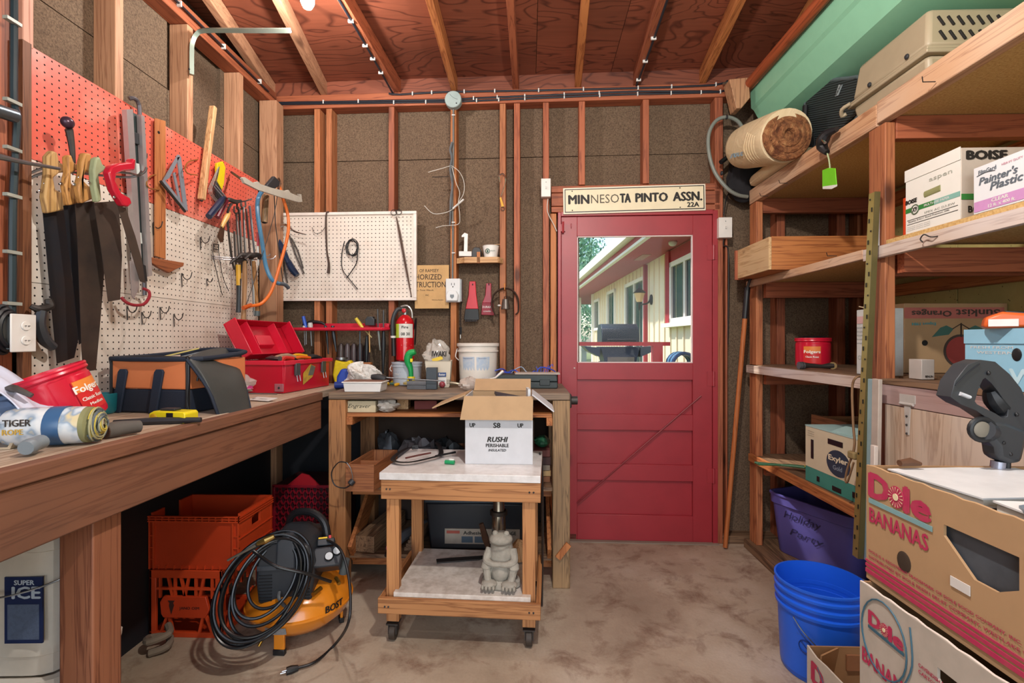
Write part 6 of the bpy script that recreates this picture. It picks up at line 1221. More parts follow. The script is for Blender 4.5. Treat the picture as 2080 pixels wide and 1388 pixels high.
for lab, px, Y, z, sx, c in (('grey metal blob of tools behind the cart top', 850, 2.8, .507, (.12,.08,.09), '#6a6668'), ('dark heap of gear on the middle workbench shelf', 905, 2.85, .507, (.10,.08,.085), '#3e4244'), ('pale cloth heap on the middle workbench shelf', 790, 2.9, .507, (.07,.07,.10), '#4a4c50')):
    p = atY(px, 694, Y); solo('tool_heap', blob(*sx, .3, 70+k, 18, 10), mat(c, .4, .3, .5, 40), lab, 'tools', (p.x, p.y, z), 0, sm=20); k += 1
o = thing('power_sander', 'grey handled power tool lying on the middle shelf above the cart', 'power tool', atY(848, 694, 2.72)); o.location.z = .60
mk('body', MB().tube([(-.07,0,.0),(0,0,.02),(.07,0,.035),(.09,0,.03)], [.016,.026,.022,.012], 10, sm=3), mat('#7a7678', .35, .3), o); mk('head', MB().ob((-.06,0,-.012),(.08,.05,.03)), DARK, o, bev=.004)
solo('bench_divider', MB().box(-.01,.01,0,.45,0,.33), mat('#4a382c', .8), 'dark upright board dividing the shelf space inside the workbench', 'board', (.02, 2.58, .507))
# upper shelf
u = atY(702, 694, 2.53); o = thing('wood_sign_block', 'cream painted block with handwriting reading Engraver on the upper workbench shelf', 'block', (u.x+.002, 2.53, .881)); mk('block', MB().box(0,.155,0,.07,0,.060), mat('#cdbf9e', .7, dirt=.3), o, bev=.003); word('Engraver', (.01,-.001,.018), X, Z, .12, .026, BLK, o, -0, .4)
solo('plastic_bag', blob(.05,.045,.035,.4,81,16,10), clear('#cfc9c0', .2, .6), 'crumpled clear bag beside the handwritten block', 'bag', (u.x+.215, 2.55, .881), 0, sm=18)
for i, (x, w_, h_, m_, lab) in enumerate(((.235,.06,.055,PALE,'pale wood block behind the crumpled bag'), (.33,.12,.045,mat('#7a3430', .7),'dark red cardboard box behind the pale block'))): solo('wood_block' if i == 0 else 'small_box', MB().box(0,w_,0,.09,0,h_), m_, lab, 'block' if i == 0 else 'box', (u.x+x, 2.66, .881), .1)
# bottom shelf
o = solo('wood_beam', MB().box(-.055,.055,0,.42,0,.085), OLDW, 'short thick grey timber beam on the bottom workbench shelf', 'timber', (-.865, 2.57, .137), -.15, bev=.003)
o = thing('caulk_gun', 'grey ribbed tool with a pink label lying by the timber beam', 'tool', (-.72, 2.54, .165), .9)
mk('body', MB().tube([(0,0,.0),(.10,.03,.03),(.3,.08,.03)], [.02,.028,.028], 10), mat('#55575c', .5), o); mk('label', MB().tube([(.0,0,.0),(.035,.010,.01)], .026, 10), mat('#a83a70', .5), o); mk('tip', MB().tube([(-.04,-.02,-.012),(0,0,0)], [.008,.018], 8), BLACK, o)
for i in range(4): solo('plank_offcut', MB().box(0,.06,0,.44,0,.018), OLDW, ['lowest grey board of the stack behind the cart leg', 'second grey board of the stack behind the cart leg', 'third grey board of the stack behind the cart leg', 'top grey board of the stack behind the cart leg'][i], 'board', (-.66+.01*i, 2.6, .137+.019*i), -.1+.03*i)
solo('leaning_board', MB().box(-.01,.01,0,.40,0,.16), FIR, 'plywood offcut leaning inside the left leg of the workbench', 'board', (-.885, 2.62, .33), rot=(math.radians(20),0,0)) if 0 else None
p = atY(868, 694, 2.72); o = thing('storage_tote', 'black lidded storage tote with a label strip under the workbench', 'tote', (-.545, 2.62, .137))
mk('body', MB().prism([(.02,0),(.53,0),(.555,.25),(-.005,.25)], 0, .38), mat('#161a22', .4), o, bev=.01); mk('lid', MB().prism([(-.015,.25),(.565,.25),(.555,.285),(-.005,.285)], -.012, .392), mat('#3b4650', .45), o, bev=.008)
mk('label', MB().box(.10,.50,-.008,-.001,.035,.115), mat('#9a8e80', .5, dirt=.3, sc=30), o); word('Adhesives', (.20,-.009,.085), X, Z, .12, .018, BLK, o, .05); word('STORAGE', (.38,-.009,.085), X, Z, .10, .018, BLK, o, .05); mk('label_red', MB().box(.11,.18,-.0095,-.008,.09,.105), mat('#a04a3c', .5), o)
for i, (a, b) in enumerate(((.19,.25),(.26,.32))): mk('label_picture', MB().box(a,b,-.0095,-.008,.042,.075), mat('#3c4c5a', .5), o)
# right hand side stack
for i, (z, c, h_, lab) in enumerate(((.507,'#8a5a3c',.03,'brown board lowest in the stack at the right of the workbench shelf'), (.539,'#c2a070',.028,'pale slat second in the stack at the right of the workbench shelf'), (.569,'#8c7f70',.028,'grey slat third in the stack at the right of the workbench shelf'), (.599,'#4a3230',.04,'dark red tray near the top of the stack at the right'), (.641,'#6c3a34',.035,'reddish box just under the green pouch'))): solo('stack_board', MB().box(0,.085,0,.3,0,h_), mat(c, .7), lab, 'board', (.03+.004*(i%2), 2.60, z), 0, bev=.002)
solo('green_pouch', blob(.042,.06,.03,.2,91,14,9), mat('#1f5a3c', .6), 'dark green pouch on top of the stack inside the workbench right side', 'pouch', (.075, 2.68, .677), 0, sm=30)
o = solo('black_strap', MB().tube([(0,0,0),(.006,0,-.03),(.012,0,-.10),(.014,-.01,-.4),(.012,-.02,-.58),(.01,-.03,-.735)], [.012,.016,.017,.017,.016,.013], 4, sm=3, flat=.35), mat('#25282b', .5), 'long flat black bar standing between the cart and the right workbench leg', 'bar', atY(1096, 920, 2.36))
o = solo('wood_scrap', MB().ob((0,0,0),(.03,.012,.09),(0,math.radians(38),0)), FIR, 'small tilted wood block nailed low on the right workbench leg', 'block', atY(1144, 1120, 2.487))
# ================================================================ on the cart
cw = Matrix.Translation((CX, CY, 0)) @ Matrix.Rotation(CR, 4, 'Z')
def onc(px, py, z): p = atZ(px, py, z); return Vector((p.x, p.y, z+.001))
P = onc(945, 943, .708); Q = onc(1082, 943, .708); w_ = (Q-P).length
o = thing('cardboard_box', 'white carton with brown open flaps lettered RUSHI on the cart', 'box', P, math.radians(-.5))
WC = mat('#c9cbd0', .7, dirt=.15); h_ = .30; d_ = .25; BR = mat('#b39470', .85, dirt=.2)
for nm, a in (('front_wall', (0,w_,0,.005,0,h_)), ('back_wall', (0,w_,d_-.005,d_,0,h_)), ('side_wall', (0,.005,.005,d_-.005,0,h_)), ('side_wall', (w_-.005,w_,.005,d_-.005,0,h_)), ('base', (.005,w_-.005,.005,d_-.005,0,.005))): mk(nm, MB().box(*a), WC if nm != 'back_wall' else BR, o)
fl = mk('front_flap', MB().add([(-.004,-.002,0),(w_+.002,-.002,0),(w_+.0,-.035,-.10),(-.018,-.035,-.10),(-.004,.002,.0),(w_+.002,.002,.0),(w_+.0,-.031,-.10),(-.018,-.031,-.10)], [(0,1,2,3),(7,6,5,4),(0,4,5,1),(1,5,6,2),(2,6,7,3),(3,7,4,0)]), BR, o); fl.location = (0, 0, h_)
mk('left_flap', MB().ob((-.075,d_/2+.0,h_-.026),(.16,d_-.02,.005),(0,math.radians(-22),0)), BR, o); mk('right_flap', MB().ob((w_+.045,d_/2-.03,h_-.028),(.12,d_-.02,.005),(0,math.radians(38),0)), WC, o); mk('back_flap', MB().ob((w_/2,d_+.03,h_+.025),(w_-.02,.005,.09),(math.radians(-55),0,0)), BR, o)
mk('contents', MB().ob((w_*.7,d_*.5,h_-.03),(.16,.14,.01),(.2,.2,.3)), mat('#2a3240', .4), o); mk('contents_edge', MB().ob((w_*.93,d_*.45,h_-.0),(.012,.10,.05),(0,0,.1)), mat('#d8dce0', .4), o)
N = -.0008
for tx, x, z, ww, hh, b, sk in (('UP', .02, .162, .024, .018, .06, 0), ('S8', .125, .160, .03, .022, .06, 0), ('UP', .232, .162, .024, .018, .06, 0), ('RUSHI', .098, .098, .09, .022, .07, .25), ('PERISHABLE', .092, .075, .10, .015, .05, 0), ('INSULATED', .103, .056, .078, .011, .05, .2)): word(tx, (x, N, z), X, Z, ww, hh, BLK, o, b, sk)
o = thing('rubber_strap', 'black rubber strap curled in a loop on the cart top', 'strap', onc(860, 935, .708))
L_ = lambda px, py, z=.016: atZ(px, py, .708) + Vector((0,0,z)) - o.location
mk('strap', MB().tube([L_(842,917,.02),L_(825,920,.02),L_(803,932,.014),L_(800,943,.014),L_(830,946,.014),L_(870,938,.014),L_(895,930,.016),L_(893,916,.02),L_(886,911,.03)], .011, 4, sm=4, flat=.25), BLACK, o); mk('strap_end', MB().tube([L_(885,934,.016),L_(925,925,.014)], .005, 8), BLACK, o); mk('buckle', MB().ob(L_(843,917,.02),(.03,.01,.02),(0,0,.4)), DARK, o); mk('shaft', MB().tube([L_(824,940,.02),L_(850,934,.02),L_(875,929,.02)], .004, 6), mat('#5a2a26', .5), o)
o = thing('plastic_whistle', 'small green plastic tube lying on the cart top', 'tube', onc(914, 944, .708)+Vector((0,0,.009))); mk('tube', MB().cyl((-.022,.006,0),(.02,-.004,0),.009), mat('#15925a', .35), o); mk('cap', MB().cyl((-.004,.010,.008),(.018,.004,.008),.006), mat('#dfe4e0', .4), o)
# frog statue
def oncs(px, py): p = atZ(px, py, .216); return Vector((p.x, p.y, .2175))
fs = thing('frog_statue', 'small weathered concrete frog statue sitting on the cart lower shelf', 'statue', oncs(1018, 1192)+Vector((0,.015,0)), -.1)
ST = mat('#a09a8e', .9, dirt=.5, sc=30, bump=.5, bs=120); 
b = MB(); mk('base', MB().lathe([(.001,0),(.075,0),(.085,.008),(.082,.026),(.07,.036),(.001,.038)], 32, sy=.72), ST, fs)
body = MB().tube([(0,.02,.03),(0,.018,.07),(0,.01,.12),(0,.004,.165),(0,-.004,.195),(0,-.01,.212)], [.06,.062,.056,.047,.045,.034], 20, sm=4)
mk('body', body, ST, fs, sub=1)
mk('head', MB().ball((0,-.012,.198),(.050,.044,.026),20,12), ST, fs)
for s in (-1, 1):
    mk('eye', MB().ball((s*.024,-.014,.222),(.013,.014,.012),12,8), ST, fs)
    mk('arm', MB().tube([(s*.048,.0,.150),(s*.058,-.03,.115),(s*.03,-.052,.108),(s*-.004,-.056,.110)], [.018,.017,.012,.011], 10, sm=4), ST, fs)
    mk('thigh', MB().tube([(s*.03,.01,.05),(s*.055,-.03,.09),(s*.058,-.035,.085)], [.03,.026,.022], 12, sm=3), ST, fs); mk('shin', MB().tube([(s*.056,-.035,.088),(s*.052,-.045,.055),(s*.045,-.05,.03)], [.02,.015,.014], 10, sm=3), ST, fs)
    mk('foot', MB().ball((s*.042,-.058,.03),(.034,.03,.014),14,8), ST, fs)
    for k in range(4): mk('toe', MB().ball((s*(.020+k*.015),-.085+abs(k-1.5)*.003,.024),(.007,.012,.010),8,6), ST, fs)
mk('mouth', MB().tube([(-.042,-.034,.190),(-.02,-.052,.186),(.0,-.0565,.185),(.02,-.052,.186),(.042,-.034,.190)], .0022, 6, sm=3), mat('#6d665c', .9), fs); mk('belly', MB().ball((0,-.022,.07),(.040,.036,.05),16,10), ST, fs)
p = oncs(930, 1140); solo('flat_bar', MB().prism([(-.105,-.012),(.09,.005),(.14,.045),(-.06,.03),(-.11,.022)], 0, .006, 'z'), mat('#35302e', .5, .5), 'dark flat steel bar lying behind the frog on the cart shelf', 'bar', (p.x+.01, p.y-.01, .218), .12)
solo('mattock_head', MB().tube([(-.02,0,.14),(0,0,.07),(.02,-.01,.01)], [.012,.018,.01], 6), RUST, 'rusty iron tool head leaning behind the frog', 'tool', oncs(985, 1128)+Vector((-.0,.02,.004)))
o = thing('chrome_pipe', 'steel exhaust pipe with a ribbed clamp standing behind the frog', 'pipe', oncs(1013, 1128)+Vector((0,.0,0))); mk('pipe', MB().lathe([(.001,0),(.032,0),(.034,.15),(.032,.20),(.028,.21),(.028,.34),(.001,.34)], 24), mat('#8d8578', .25, .9, .4), o); mk('clamp', MB().lathe([(.035,.195),(.042,.197),(.042,.215),(.035,.218)], 24), mat('#4a4540', .4, .8), o); mk('wire', MB().tube([(-.03,-.03,.14),(0,-.045,.10),(.03,-.03,.13),(.0,-.04,.08),(-.03,-.03,.05)], .0025, 6, sm=3), BLACK, o)
solo('wood_chunk', MB().tube([(0,0,0),(.0,.01,.06),(.01,.02,.09)], [.04,.034,.016], 8), PALE, 'split pale wood chunk behind the frog on the right', 'wood', oncs(1052, 1150)+Vector((0,.05,.002)))
# ================================================================ top shelf on the right
GRN_ = mat('#8fcbaa', .4, dirt=.12, dcol='#5f9a7c')
o = thing('green_hull', 'long mint green painted sheet-metal hull lying over the top shelf', 'hull', (0,0,0))
prof = [(1.325,2.746),(1.33,2.643),(1.345,2.63),(1.40,2.53),(1.55,2.475),(2.03,2.45)]
mk('side_lip', MB().prism([prof[0],prof[1],(1.335,2.643),(1.330,2.746)], -2.2, -.3, 'y') if 0 else MB().add([(x, y, z) for y in (2.98, .2) for x, z in (prof[0],prof[1],(1.337,2.643),(1.332,2.746))], [(0,1,2,3),(7,6,5,4),(0,4,5,1),(1,5,6,2),(2,6,7,3),(3,7,4,0)]), GRN_, o)
mk('chine', MB().add([(x, y, z) for y in (2.98, .2) for x, z in (prof[1],prof[2],(1.355,2.634),(1.338,2.648))], [(0,1,2,3),(7,6,5,4),(0,4,5,1),(1,5,6,2),(2,6,7,3),(3,7,4,0)]), GRN_, o)
mk('panel', MB().add([(x, y, z) for y in (2.98, .2) for x, z in (prof[2],prof[3],(1.41,2.535),(1.355,2.634))], [(0,1,2,3),(7,6,5,4),(0,4,5,1),(1,5,6,2),(2,6,7,3),(3,7,4,0)]), GRN_, o)
mk('bottom', MB().add([(x, y, z) for y in (2.98, .2) for x, z in (prof[3],prof[4],prof[5],(2.03,2.458),(1.55,2.483),(1.405,2.538))], [(0,1,2,3,4,5),(11,10,9,8,7,6)] + [(i,(i+1)%6,(i+1)%6+6,i+6) for i in range(6)]), GRN_, o)
mk('end_plate', MB().prism([prof[0],prof[1],prof[2],prof[3],prof[4],prof[5],(2.03,2.74)], 2.98, 2.985), GRN_, o)
solo('roof_beam', MB().cyl((1.292,3.02,2.757),(1.292,-.6,2.74),.029,n=12), wood('#a8512c', '#7d3a1e', knots=False), 'round orange-brown wooden pole running under the rafters beside the green hull', 'pole', (0,0,0))
solo('bracket_block', MB().prism([(-.05,.08),(.06,.09),(.07,-.03),(.02,-.09),(-.01,-.09)], -.05, .04), wood('#a97e5c', '#7d5840', knots=False), 'wood block in the upper right corner under the pole end', 'block', atY(1492, 197, 2.96), bev=.004)
f = Fr('B', 'metal_bracket', 'small galvanised bracket on top of the corner wood block', 'bracket', 1490, 172, .06); m = MB(); f.tube(m, [(1470,170,.03),(1480,168,.1),(1500,166,.1),(1508,172,.1)], .008, 6); f.part('bracket', m, GAL)
# insulation roll
def insul(): 
    t = NT('paper_backed'); n = t.noise(t.coord(), 9, 4, .6, .8); t.bump(n, .9, .012); return t.fin(t.mix(n, '#cdb58c', '#e3d0ac'), .7)
PAPER = insul(); t = NT('wool'); n = t.noise(t.coord(), 26, 5, .7, 1); t.bump(n, 1, .02); WOOL = t.fin(t.ramp(n, [(.35, '#5a3018'), (.55, '#94603a'), (.7, '#b58a5c')]), .95)
A = rt(1512, 300, 2.86); B_ = rt(1597, 276, 2.42); o = thing('insulation_roll', 'roll of brown insulation in cream wrapping on the far end of the top shelf', 'insulation', B_); d = A - B_
mk('wrapping', MB().tube([Vector((0,0,0)), d*.1, d*.4, d*.8, d*.97, d], [.126,.130,.127,.122,.116,.09], 28, sm=3), PAPER, o, sm=60)
nd = d.normalized(); 
for k, r in enumerate((.104, .074, .044)): mk('wool_layer', MB().tube([-nd*(.004+.008*k)+Vector((r*math.cos(a)*.94, .0, r*math.sin(a))) - Vector((0,d.x*r*math.cos(a)*.94/d.y*0,0)) for a in [2*PI*i/16 for i in range(16)]], .021, 8, True, sm=2), WOOL, o)
mk('wool_core', MB().ball((0,-.0,0),(.10,.015,.10),16,8), WOOL, o)
for k in range(5):
    a0 = -.4-k*.3; mk('wrapping_fold', MB().tube([d*(.12+.06*k)+Vector((-.128*math.cos(a), 0, -.128*math.sin(a))) + d*.10*math.sin(a*1.5) for a in (a0*.2, .2, .5, .8, 1.1)], .004, 6, sm=3), PAPER, o)
m = MB().text('INSUL', (0,0,0), (1,0,0), (0,1,0), .16, .045, .04); RR = .129; m.v = [d*(.78-v.x/d.length) + Vector((-RR*math.cos(.25-v.y/RR*-1+.0), 0, -RR*math.sin(.25+.35-v.y/RR))) for v in m.v]; mk('lettering', m, mat('#7fa3b8', .7), o, sm=0, fixn=False)
o = thing('insulation_batt', 'folded flat cream paper batt lying under the insulation roll', 'insulation', (1.30, 2.55, 2.168), -.04)
mk('batt', MB().prism([(0,.0),(.22,.0),(.24,.04),(.22,.075),(.01,.07),(-.012,.035)], 0, .42), PAPER, o, bev=.015)
# mesh chair back
t = NT('mesh_weave'); v = t.coord('Object', (1,1,1)); sp = t.n('ShaderNodeSeparateXYZ'); t.l(v, sp.inputs[0]); r = t.math('ABSOLUTE', t.math('SUBTRACT', t.math('FRACT', t.math('MULTIPLY', t.math('ADD', sp.outputs[2], t.math('MULTIPLY', sp.outputs[0], .35)), 90)), .5)); t.bump(r, 1, .004); MESH = t.fin(t.ramp(r, [(.1, '#14171a'), (.4, '#3a4346')]), .5)
f = Fr('R', 'chair_back', 'black ribbed mesh chair back with small logo plate lying on the top shelf', 'chair', 1690, 230, 0, None, 1.47)
out = [(1637,212),(1641,192),(1657,176),(1685,164),(1725,159),(1750,162),(1752,226),(1700,274),(1672,296),(1656,302),(1645,262)]
m = MB(); f.plate(m, out, 0, .012); f.part('mesh', m, MESH); m = MB(); f.tube(m, [(x, y, .006) for x, y in out], .009, 8, sm=3, closed=True); f.part('frame', m, mat('#59666a', .4))
m = MB(); f.plate(m, [(1698,190),(1702,188),(1712,171),(1706,170)], .016, .002); m2 = MB(); f.plate(m2, [(1697,196),(1703,194),(1712,172),(1705,172)], .014, .003); f.part('logo_plate', m2, mat('#98a5a8', .4)); q = f.p(1699, 193, .02)
word('RINO', q, f.p(1709,173,.02)-q, Vector((-1,0,.4)), .05, .012, DARK, f.o, .04)
m = MB(); f.tube(m, [(1628,235,.02),(1632,260,.02),(1630,280,.02)], .016, 6, sm=0); f.part('wood_peg', m, mat('#b9a27c', .6)); m = MB(); f.tube(m, [(1636,215,.03),(1634,270,.04),(1640,305,.04)], .014, 8); f.part('arm', m, BLACK)
for k in range(4): m = MB(); f.tube(m, [(1640+k*4,262+k*3,.03),(1642+k*4,300-k,.03)], .004, 6, sm=0); f.part('spring_rod', m, DARK)
f = Fr('R', 'strap_clip', 'black ribbed strap clip hanging over the top shelf edge', 'clip', 1680, 290, .025, None, 1.335)
m = MB(); f.tube(m, [(1700,262,.03),(1682,270,.04),(1672,284,.045),(1670,298,.04),(1680,310,.035)], [.012,.02,.026,.022,.012], 10, sm=3); f.part('clip', m, BLACK); m = MB(); f.tube(m, [(1671,285,.062),(1676,290,.07)], .006, 8); f.part('pin', m, CHROME)
f = Fr('R', 'luggage_tag', 'bright lime green tag hanging from the top shelf edge', 'tag', 1685, 330, .03, None, 1.335)
m = MB(); f.tube(m, [(1680,310,.032),(1684,325,.032),(1686,342,.032)], .0035, 4, sm=2, flat=.4); f.part('loop', m, clear('#b8c89a', .3, .7)); m = MB(); f.plate(m, [(1672,346),(1684,341),(1698,342),(1701,378),(1690,383),(1672,382)], .03, .004); f.part('tag', m, mat('#6cc41e', .4), bev=.001); m = MB(); f.plate(m, [(1672,379),(1701,375),(1700,379),(1690,384),(1672,384)], .036, .002); f.part('tag_edge', m, WHITE)
# pet carrier
o = thing('pet_carrier', 'tan plastic pet carrier with slotted end on the top shelf', 'carrier', (1.40, 1.775, 2.118), 0)
TAN = mat('#a99a80', .45, dirt=.12); w_, d_ = .42, .42
def loft(nm, a, b, z0, z1, bev=.015): mk(nm, MB().add([(a,a,z0),(w_-a,a,z0),(w_-a,d_-a,z0),(a,d_-a,z0),(b,b,z1),(w_-b,b,z1),(w_-b,d_-b,z1),(b,d_-b,z1)], [(3,2,1,0),(4,5,6,7),(0,1,5,4),(1,2,6,5),(2,3,7,6),(3,0,4,7)]), TAN, o, bev=bev)
loft('lower_shell', .035, .008, 0, .145); loft('lip', -.006, -.006, .146, .160, .004); loft('lip', .0, .0, .162, .172, .003); loft('upper_shell', .006, .024, .173, .318)
for r in range(2):
    for k in range(9):
        y_ = .003; s_ = mk('vent_slot', MB().ob((.06+k*.034,.006+.018*(.04+.055*(1-r))/.145-.0015,.213+.055*(1-r)),(.009,.008,.040),(math.radians(-6),math.radians(-28),0)), mat('#17120e', .8), o, bev=.003)
for y in (.10, .30): mk('bolt', MB().ball((.004,y,.19),(.006,.010,.010),10,6), DARK, o)
mk('lip_hook', MB().tube([(-.008,d_-.02,.16),(-.025,d_+.01,.15),(-.012,d_+.03,.13),(.0,d_+.02,.135)], .008, 8, sm=3), TAN, o)
# flexible conduit loop at the corner
f = Fr('B', 'flexible_conduit', 'thick grey flexible conduit looping in the corner right of the door', 'conduit', 1445, 300, .05)
m = MB(); f.tube(m, [(1512,266,.06),(1498,246,.07),(1476,238,.08),(1454,246,.08),(1440,272,.08),(1440,310,.08),(1452,350,.08),(1476,382,.08),(1498,396,.07),(1518,400,.05)], .011, 10, sm=5); f.part('conduit', m, mat('#7f847c', .5)); 
for px, py in ((1476,238),(1466,352)): f.part('clip', MB().ball(f.p(px, py, .085), (.008,.014,.014), 8, 6), DARK)
f = Fr('B', 'tool_stub', 'stubby black tool handle in the dark corner above the shelf post', 'handle', 1480, 322, .06); m = MB(); f.tube(m, [(1464,330,.08),(1474,322,.07),(1486,314,.05)], .014, 10, sm=0); f.part('handle', m, BLACK)
solo('dark_coat', blob(.10,.05,.15,.25,61,16,12), mat('#1d1c20', .9), 'bundle of dark cloth stuffed in the corner under the conduit', 'cloth', BW(1.32, .015, 2.10), 0, sm=40)
# ================================================================ shelf two
def cbox(name, label, loc, sz, m_, rz=0, cat='box', open_=False, bev=.002):
    o = thing(name, label, cat, loc, rz); sx, sy, h = sz
    if open_:
        t_ = .005
        for nm, a in (('wall', (0,sx,0,t_,0,h)), ('wall', (0,sx,sy-t_,sy,0,h)), ('wall', (0,t_,t_,sy-t_,0,h)), ('wall', (sx-t_,sx,t_,sy-t_,0,h)), ('base', (t_,sx-t_,t_,sy-t_,0,t_))): mk(nm, MB().box(*a), m_, o)
    else: mk('carton', MB().box(0,sx,0,sy,0,h), m_, o, bev=bev)
    return o
LX = (0, -1, 0)   # reading direction on a face that looks at the aisle
def xw(tx, y, z, w_, h_, m_, o, b=.05, sk=0, x=-.0012, up=(0,0,1)): return word(tx, (x, y, z), LX, up, w_, h_, m_, o, b, sk)
o = thing('drawer_box', 'long unpainted wooden drawer pushed through the second shelf at its far end', 'drawer', (1.215, 2.53, 1.614), 0)
LT = wood('#d2b184', '#b08a5c', knots=False, val=.03); DKD = wood('#b4733e', '#8a4e26', knots=False, val=.03)
mk('end_panel', MB().box(0,.014,.0,.37,0,.165), LT, o, bev=.001); mk('long_panel', MB().box(.0145,.70,0,.013,0,.168), DKD, o, bev=.001); mk('long_panel', MB().box(.0145,.70,.357,.37,0,.165), DKD, o); mk('bottom', MB().box(.0145,.69,.014,.356,.0,.01), DKD, o); mk('lip_board', MB().box(-.012,.04,.372,.385,-.005,.165), STUDR['z'], o)
xw('SLO', .30, .135, .03, .014, mat('#8a7050', .7), o, 0)
o = thing('paper_carton', 'white printed paper carton lettered BOISE on the second shelf', 'carton', (1.345, 1.575, 1.631), 0)
BW_ = mat('#dcdad2', .65, dirt=.08); BT = mat('#b7aa9c', .7); GB = mat('#2e7a34', .6); TEAL = mat('#7fb0a4', .6)
mk('carton', MB().box(0,.30,0,.225,0,.222), BT, o, bev=.002); mk('side_print', MB().box(-.0015,.0,.002,.223,.0,.222), BW_, o); mk('lid_edge', MB().box(-.004,-.0016,.0,.225,.185,.225), BW_, o)
mk('green_band', MB().box(-.0025,-.0016,.10,.223,.072,.088), GB, o); mk('green_band', MB().box(-.0025,-.0016,.002,.10,.072,.088), TEAL, o); mk('green_band', MB().box(.0,.10,-.0015,.0,.06,.078), GB, o)
mk('hand_hole', MB().tube([(-.002,.14,.117),(-.002,.075,.120)], .011, 10, flat=1), mat('#8a8a5c', .8), o).scale = (.4, 1, 1)
mk('badge', MB().tube([(-.003, .18+.016*math.cos(a), .078+.016*math.sin(a)) for a in [2*PI*i/16 for i in range(16)]], .002, 5, True), mat('#4a5a40', .6), o); mk('badge_disc', MB().ball((-.002,.18,.078),(.0015,.015,.015),14,8), BW_, o)
xw('BOISE', .222, .103, .05, .014, BLK, o, .10, .1, -.003); xw('X9', .190, .07, .02, .016, BLK, o, .05, .1, -.0045); xw('MULTI-USE PAPER', .14, .076, .10, .008, WHITE, o, .02, 0, -.0032); xw('SPEX AC D3.EW', .14, .052, .12, .007, mat('#8c9088', .6), o, 0, 0, -.003); xw('Quality 8.5x11 Bond Premium 20lb', .21, .036, .17, .006, BLK, o, .02, 0, -.003)
mk('rule', MB().box(-.0028,-.0016,.01,.215,.045,.0465).box(-.0028,-.0016,.01,.215,.030,.0315), BLK, o, kind='stuff'); xw('aspen', .12, .15, .09, .014, mat('#a9aca0', .6), o, 0, 0, -.003)
for z in (.020, .014, .008): xw('recycled content sheets', .215, z, .10, .003, DARK, o, 0, 0, -.003)
word('BOISE', (.016,-.0015,.185), X, Z, .12, .026, BLK, o, .12); word('BC', (.02,-.0015,.02), X, Z, .03, .02, BLK, o, .05)
o = thing('plastic_sheet_box', "white and pink box lettered Painter's Plastic at the front of the second shelf", 'box', (1.342, 1.24, 1.631), 0); PKW = mat('#d9dcdf', .5, dirt=.05)
mk('carton', MB().box(0,.09,0,.29,0,.140), PKW, o, bev=.002); mk('pink_band', MB().box(-.0015,.0,.01,.286,.006,.036), mat('#c58fc0', .5), o); DG = mat('#5c6670', .6)
xw("Painter's", .27, .083, .115, .022, DG, o, .05, .2); xw('Plastic', .235, .058, .095, .022, DG, o, .05, .2); xw('FilmGard', .272, .115, .055, .012, DG, o, .03); xw('CLEAR', .23, .023, .05, .010, WHITE, o, .06, 0, -.002); xw('12 ft. x 400 ft.', .24, .010, .08, .009, WHITE, o, .06, 0, -.002); xw('HEAVY DUTY', .20, .118, .06, .006, mat('#c98a9c', .6), o, .02)
mk('film_band', MB().tube([(-.0015,.277,.112),(-.002,.25,.116),(-.0015,.22,.112)], .001, 4, sm=3), DG, o)
cbox('paint_box', 'orange and black box just behind the near shelf post on the second shelf', (1.39, 1.815, 1.631), (.12,.06,.15), mat('#d0461c', .5)); 
o = bpy.data.objects[-1] if 0 else None
# ================================================================ shelf three
p = atY(1660, 694, 2.66)
o = canister('coffee_canister', 'red plastic coffee canister standing on the third shelf', (p.x, 2.70, 1.114), (0,0,math.radians(-32)), .083, .155, [('Folgers', .45, .020, .075), ('Classic Roast', .33, .009, .06)], 1.0); mk('dark_contents', MB().lathe([(.001,.158),(.05,.165),(.06,.16),(.075,.15)], 16), BLACK, o)
p = atY(1665, 694, 2.52); o = thing('pipe_wrench', 'rusty iron pipe tool lying before the coffee canister', 'tool', (p.x-.04, 2.50, 1.13)); mk('shaft', MB().tube([(-.06,0,0),(-.02,0,0),(.04,-.0,-.004),(.09,0,.0)], [.020,.012,.010,.018], 10, sm=3), IRON, o); mk('jaw', MB().tube([(-.075,0,0),(-.05,0,0)], .019, 12), mat('#6a6c72', .4, .6), o); mk('jaw', MB().tube([(.085,-.012,0),(.10,.012,0)], .018, 12), mat('#8a7048', .4, .6), o)
o = cbox('white_carton', 'worn white printed box on the third shelf beside the slotted post', (1.38, 1.992, 1.114), (.10,.125,.268), mat('#c8ccca', .7, dirt=.4, sc=12)); mk('pink_print', MB().box(-.002,0,.005,.12,.21,.24), mat('#d0a9a8', .7), o)
for k in range(5): xw('lot number 4471', .12, .19-k*.016, .06, .007, mat('#7f8a8c', .7), o, 0)
xw('CHILD', .115, .06, .07, .018, mat('#9aa8a4', .7), o, 0); 
for k in range(2): mk('torn_flap', MB().ob((.02,.03+.06*k,.272),(.04,.05,.004),(.2,.3,0)), mat('#c2b090', .8), o)
o = thing('orange_carton', 'upside-down brown fruit carton lettered Sunkist Oranges on the counter shelf', 'carton', (1.615, 2.17, 1.114), 0)
mk('carton', MB().box(0,.43,0,.25,0,.30), CARD, o, bev=.003); mk('pink_band', MB().box(0,.415,-.0015,0,.235,.282), mat('#b96a60', .7), o); SC = mat('#4a3c34', .7)
def updown(tx, x, z, w_, h_, m_, b=.05): return word(tx, (x+w_, -.0025, z+h_), (-1,0,0), (0,0,-1), w_, h_, m_, o, b)
updown('Oranges', .03, .243, .165, .032, SC); updown('Sunkist', .215, .243, .18, .03, SC); updown('Export 1984', .03, .205, .10, .016, mat('#5a9a9c', .7))
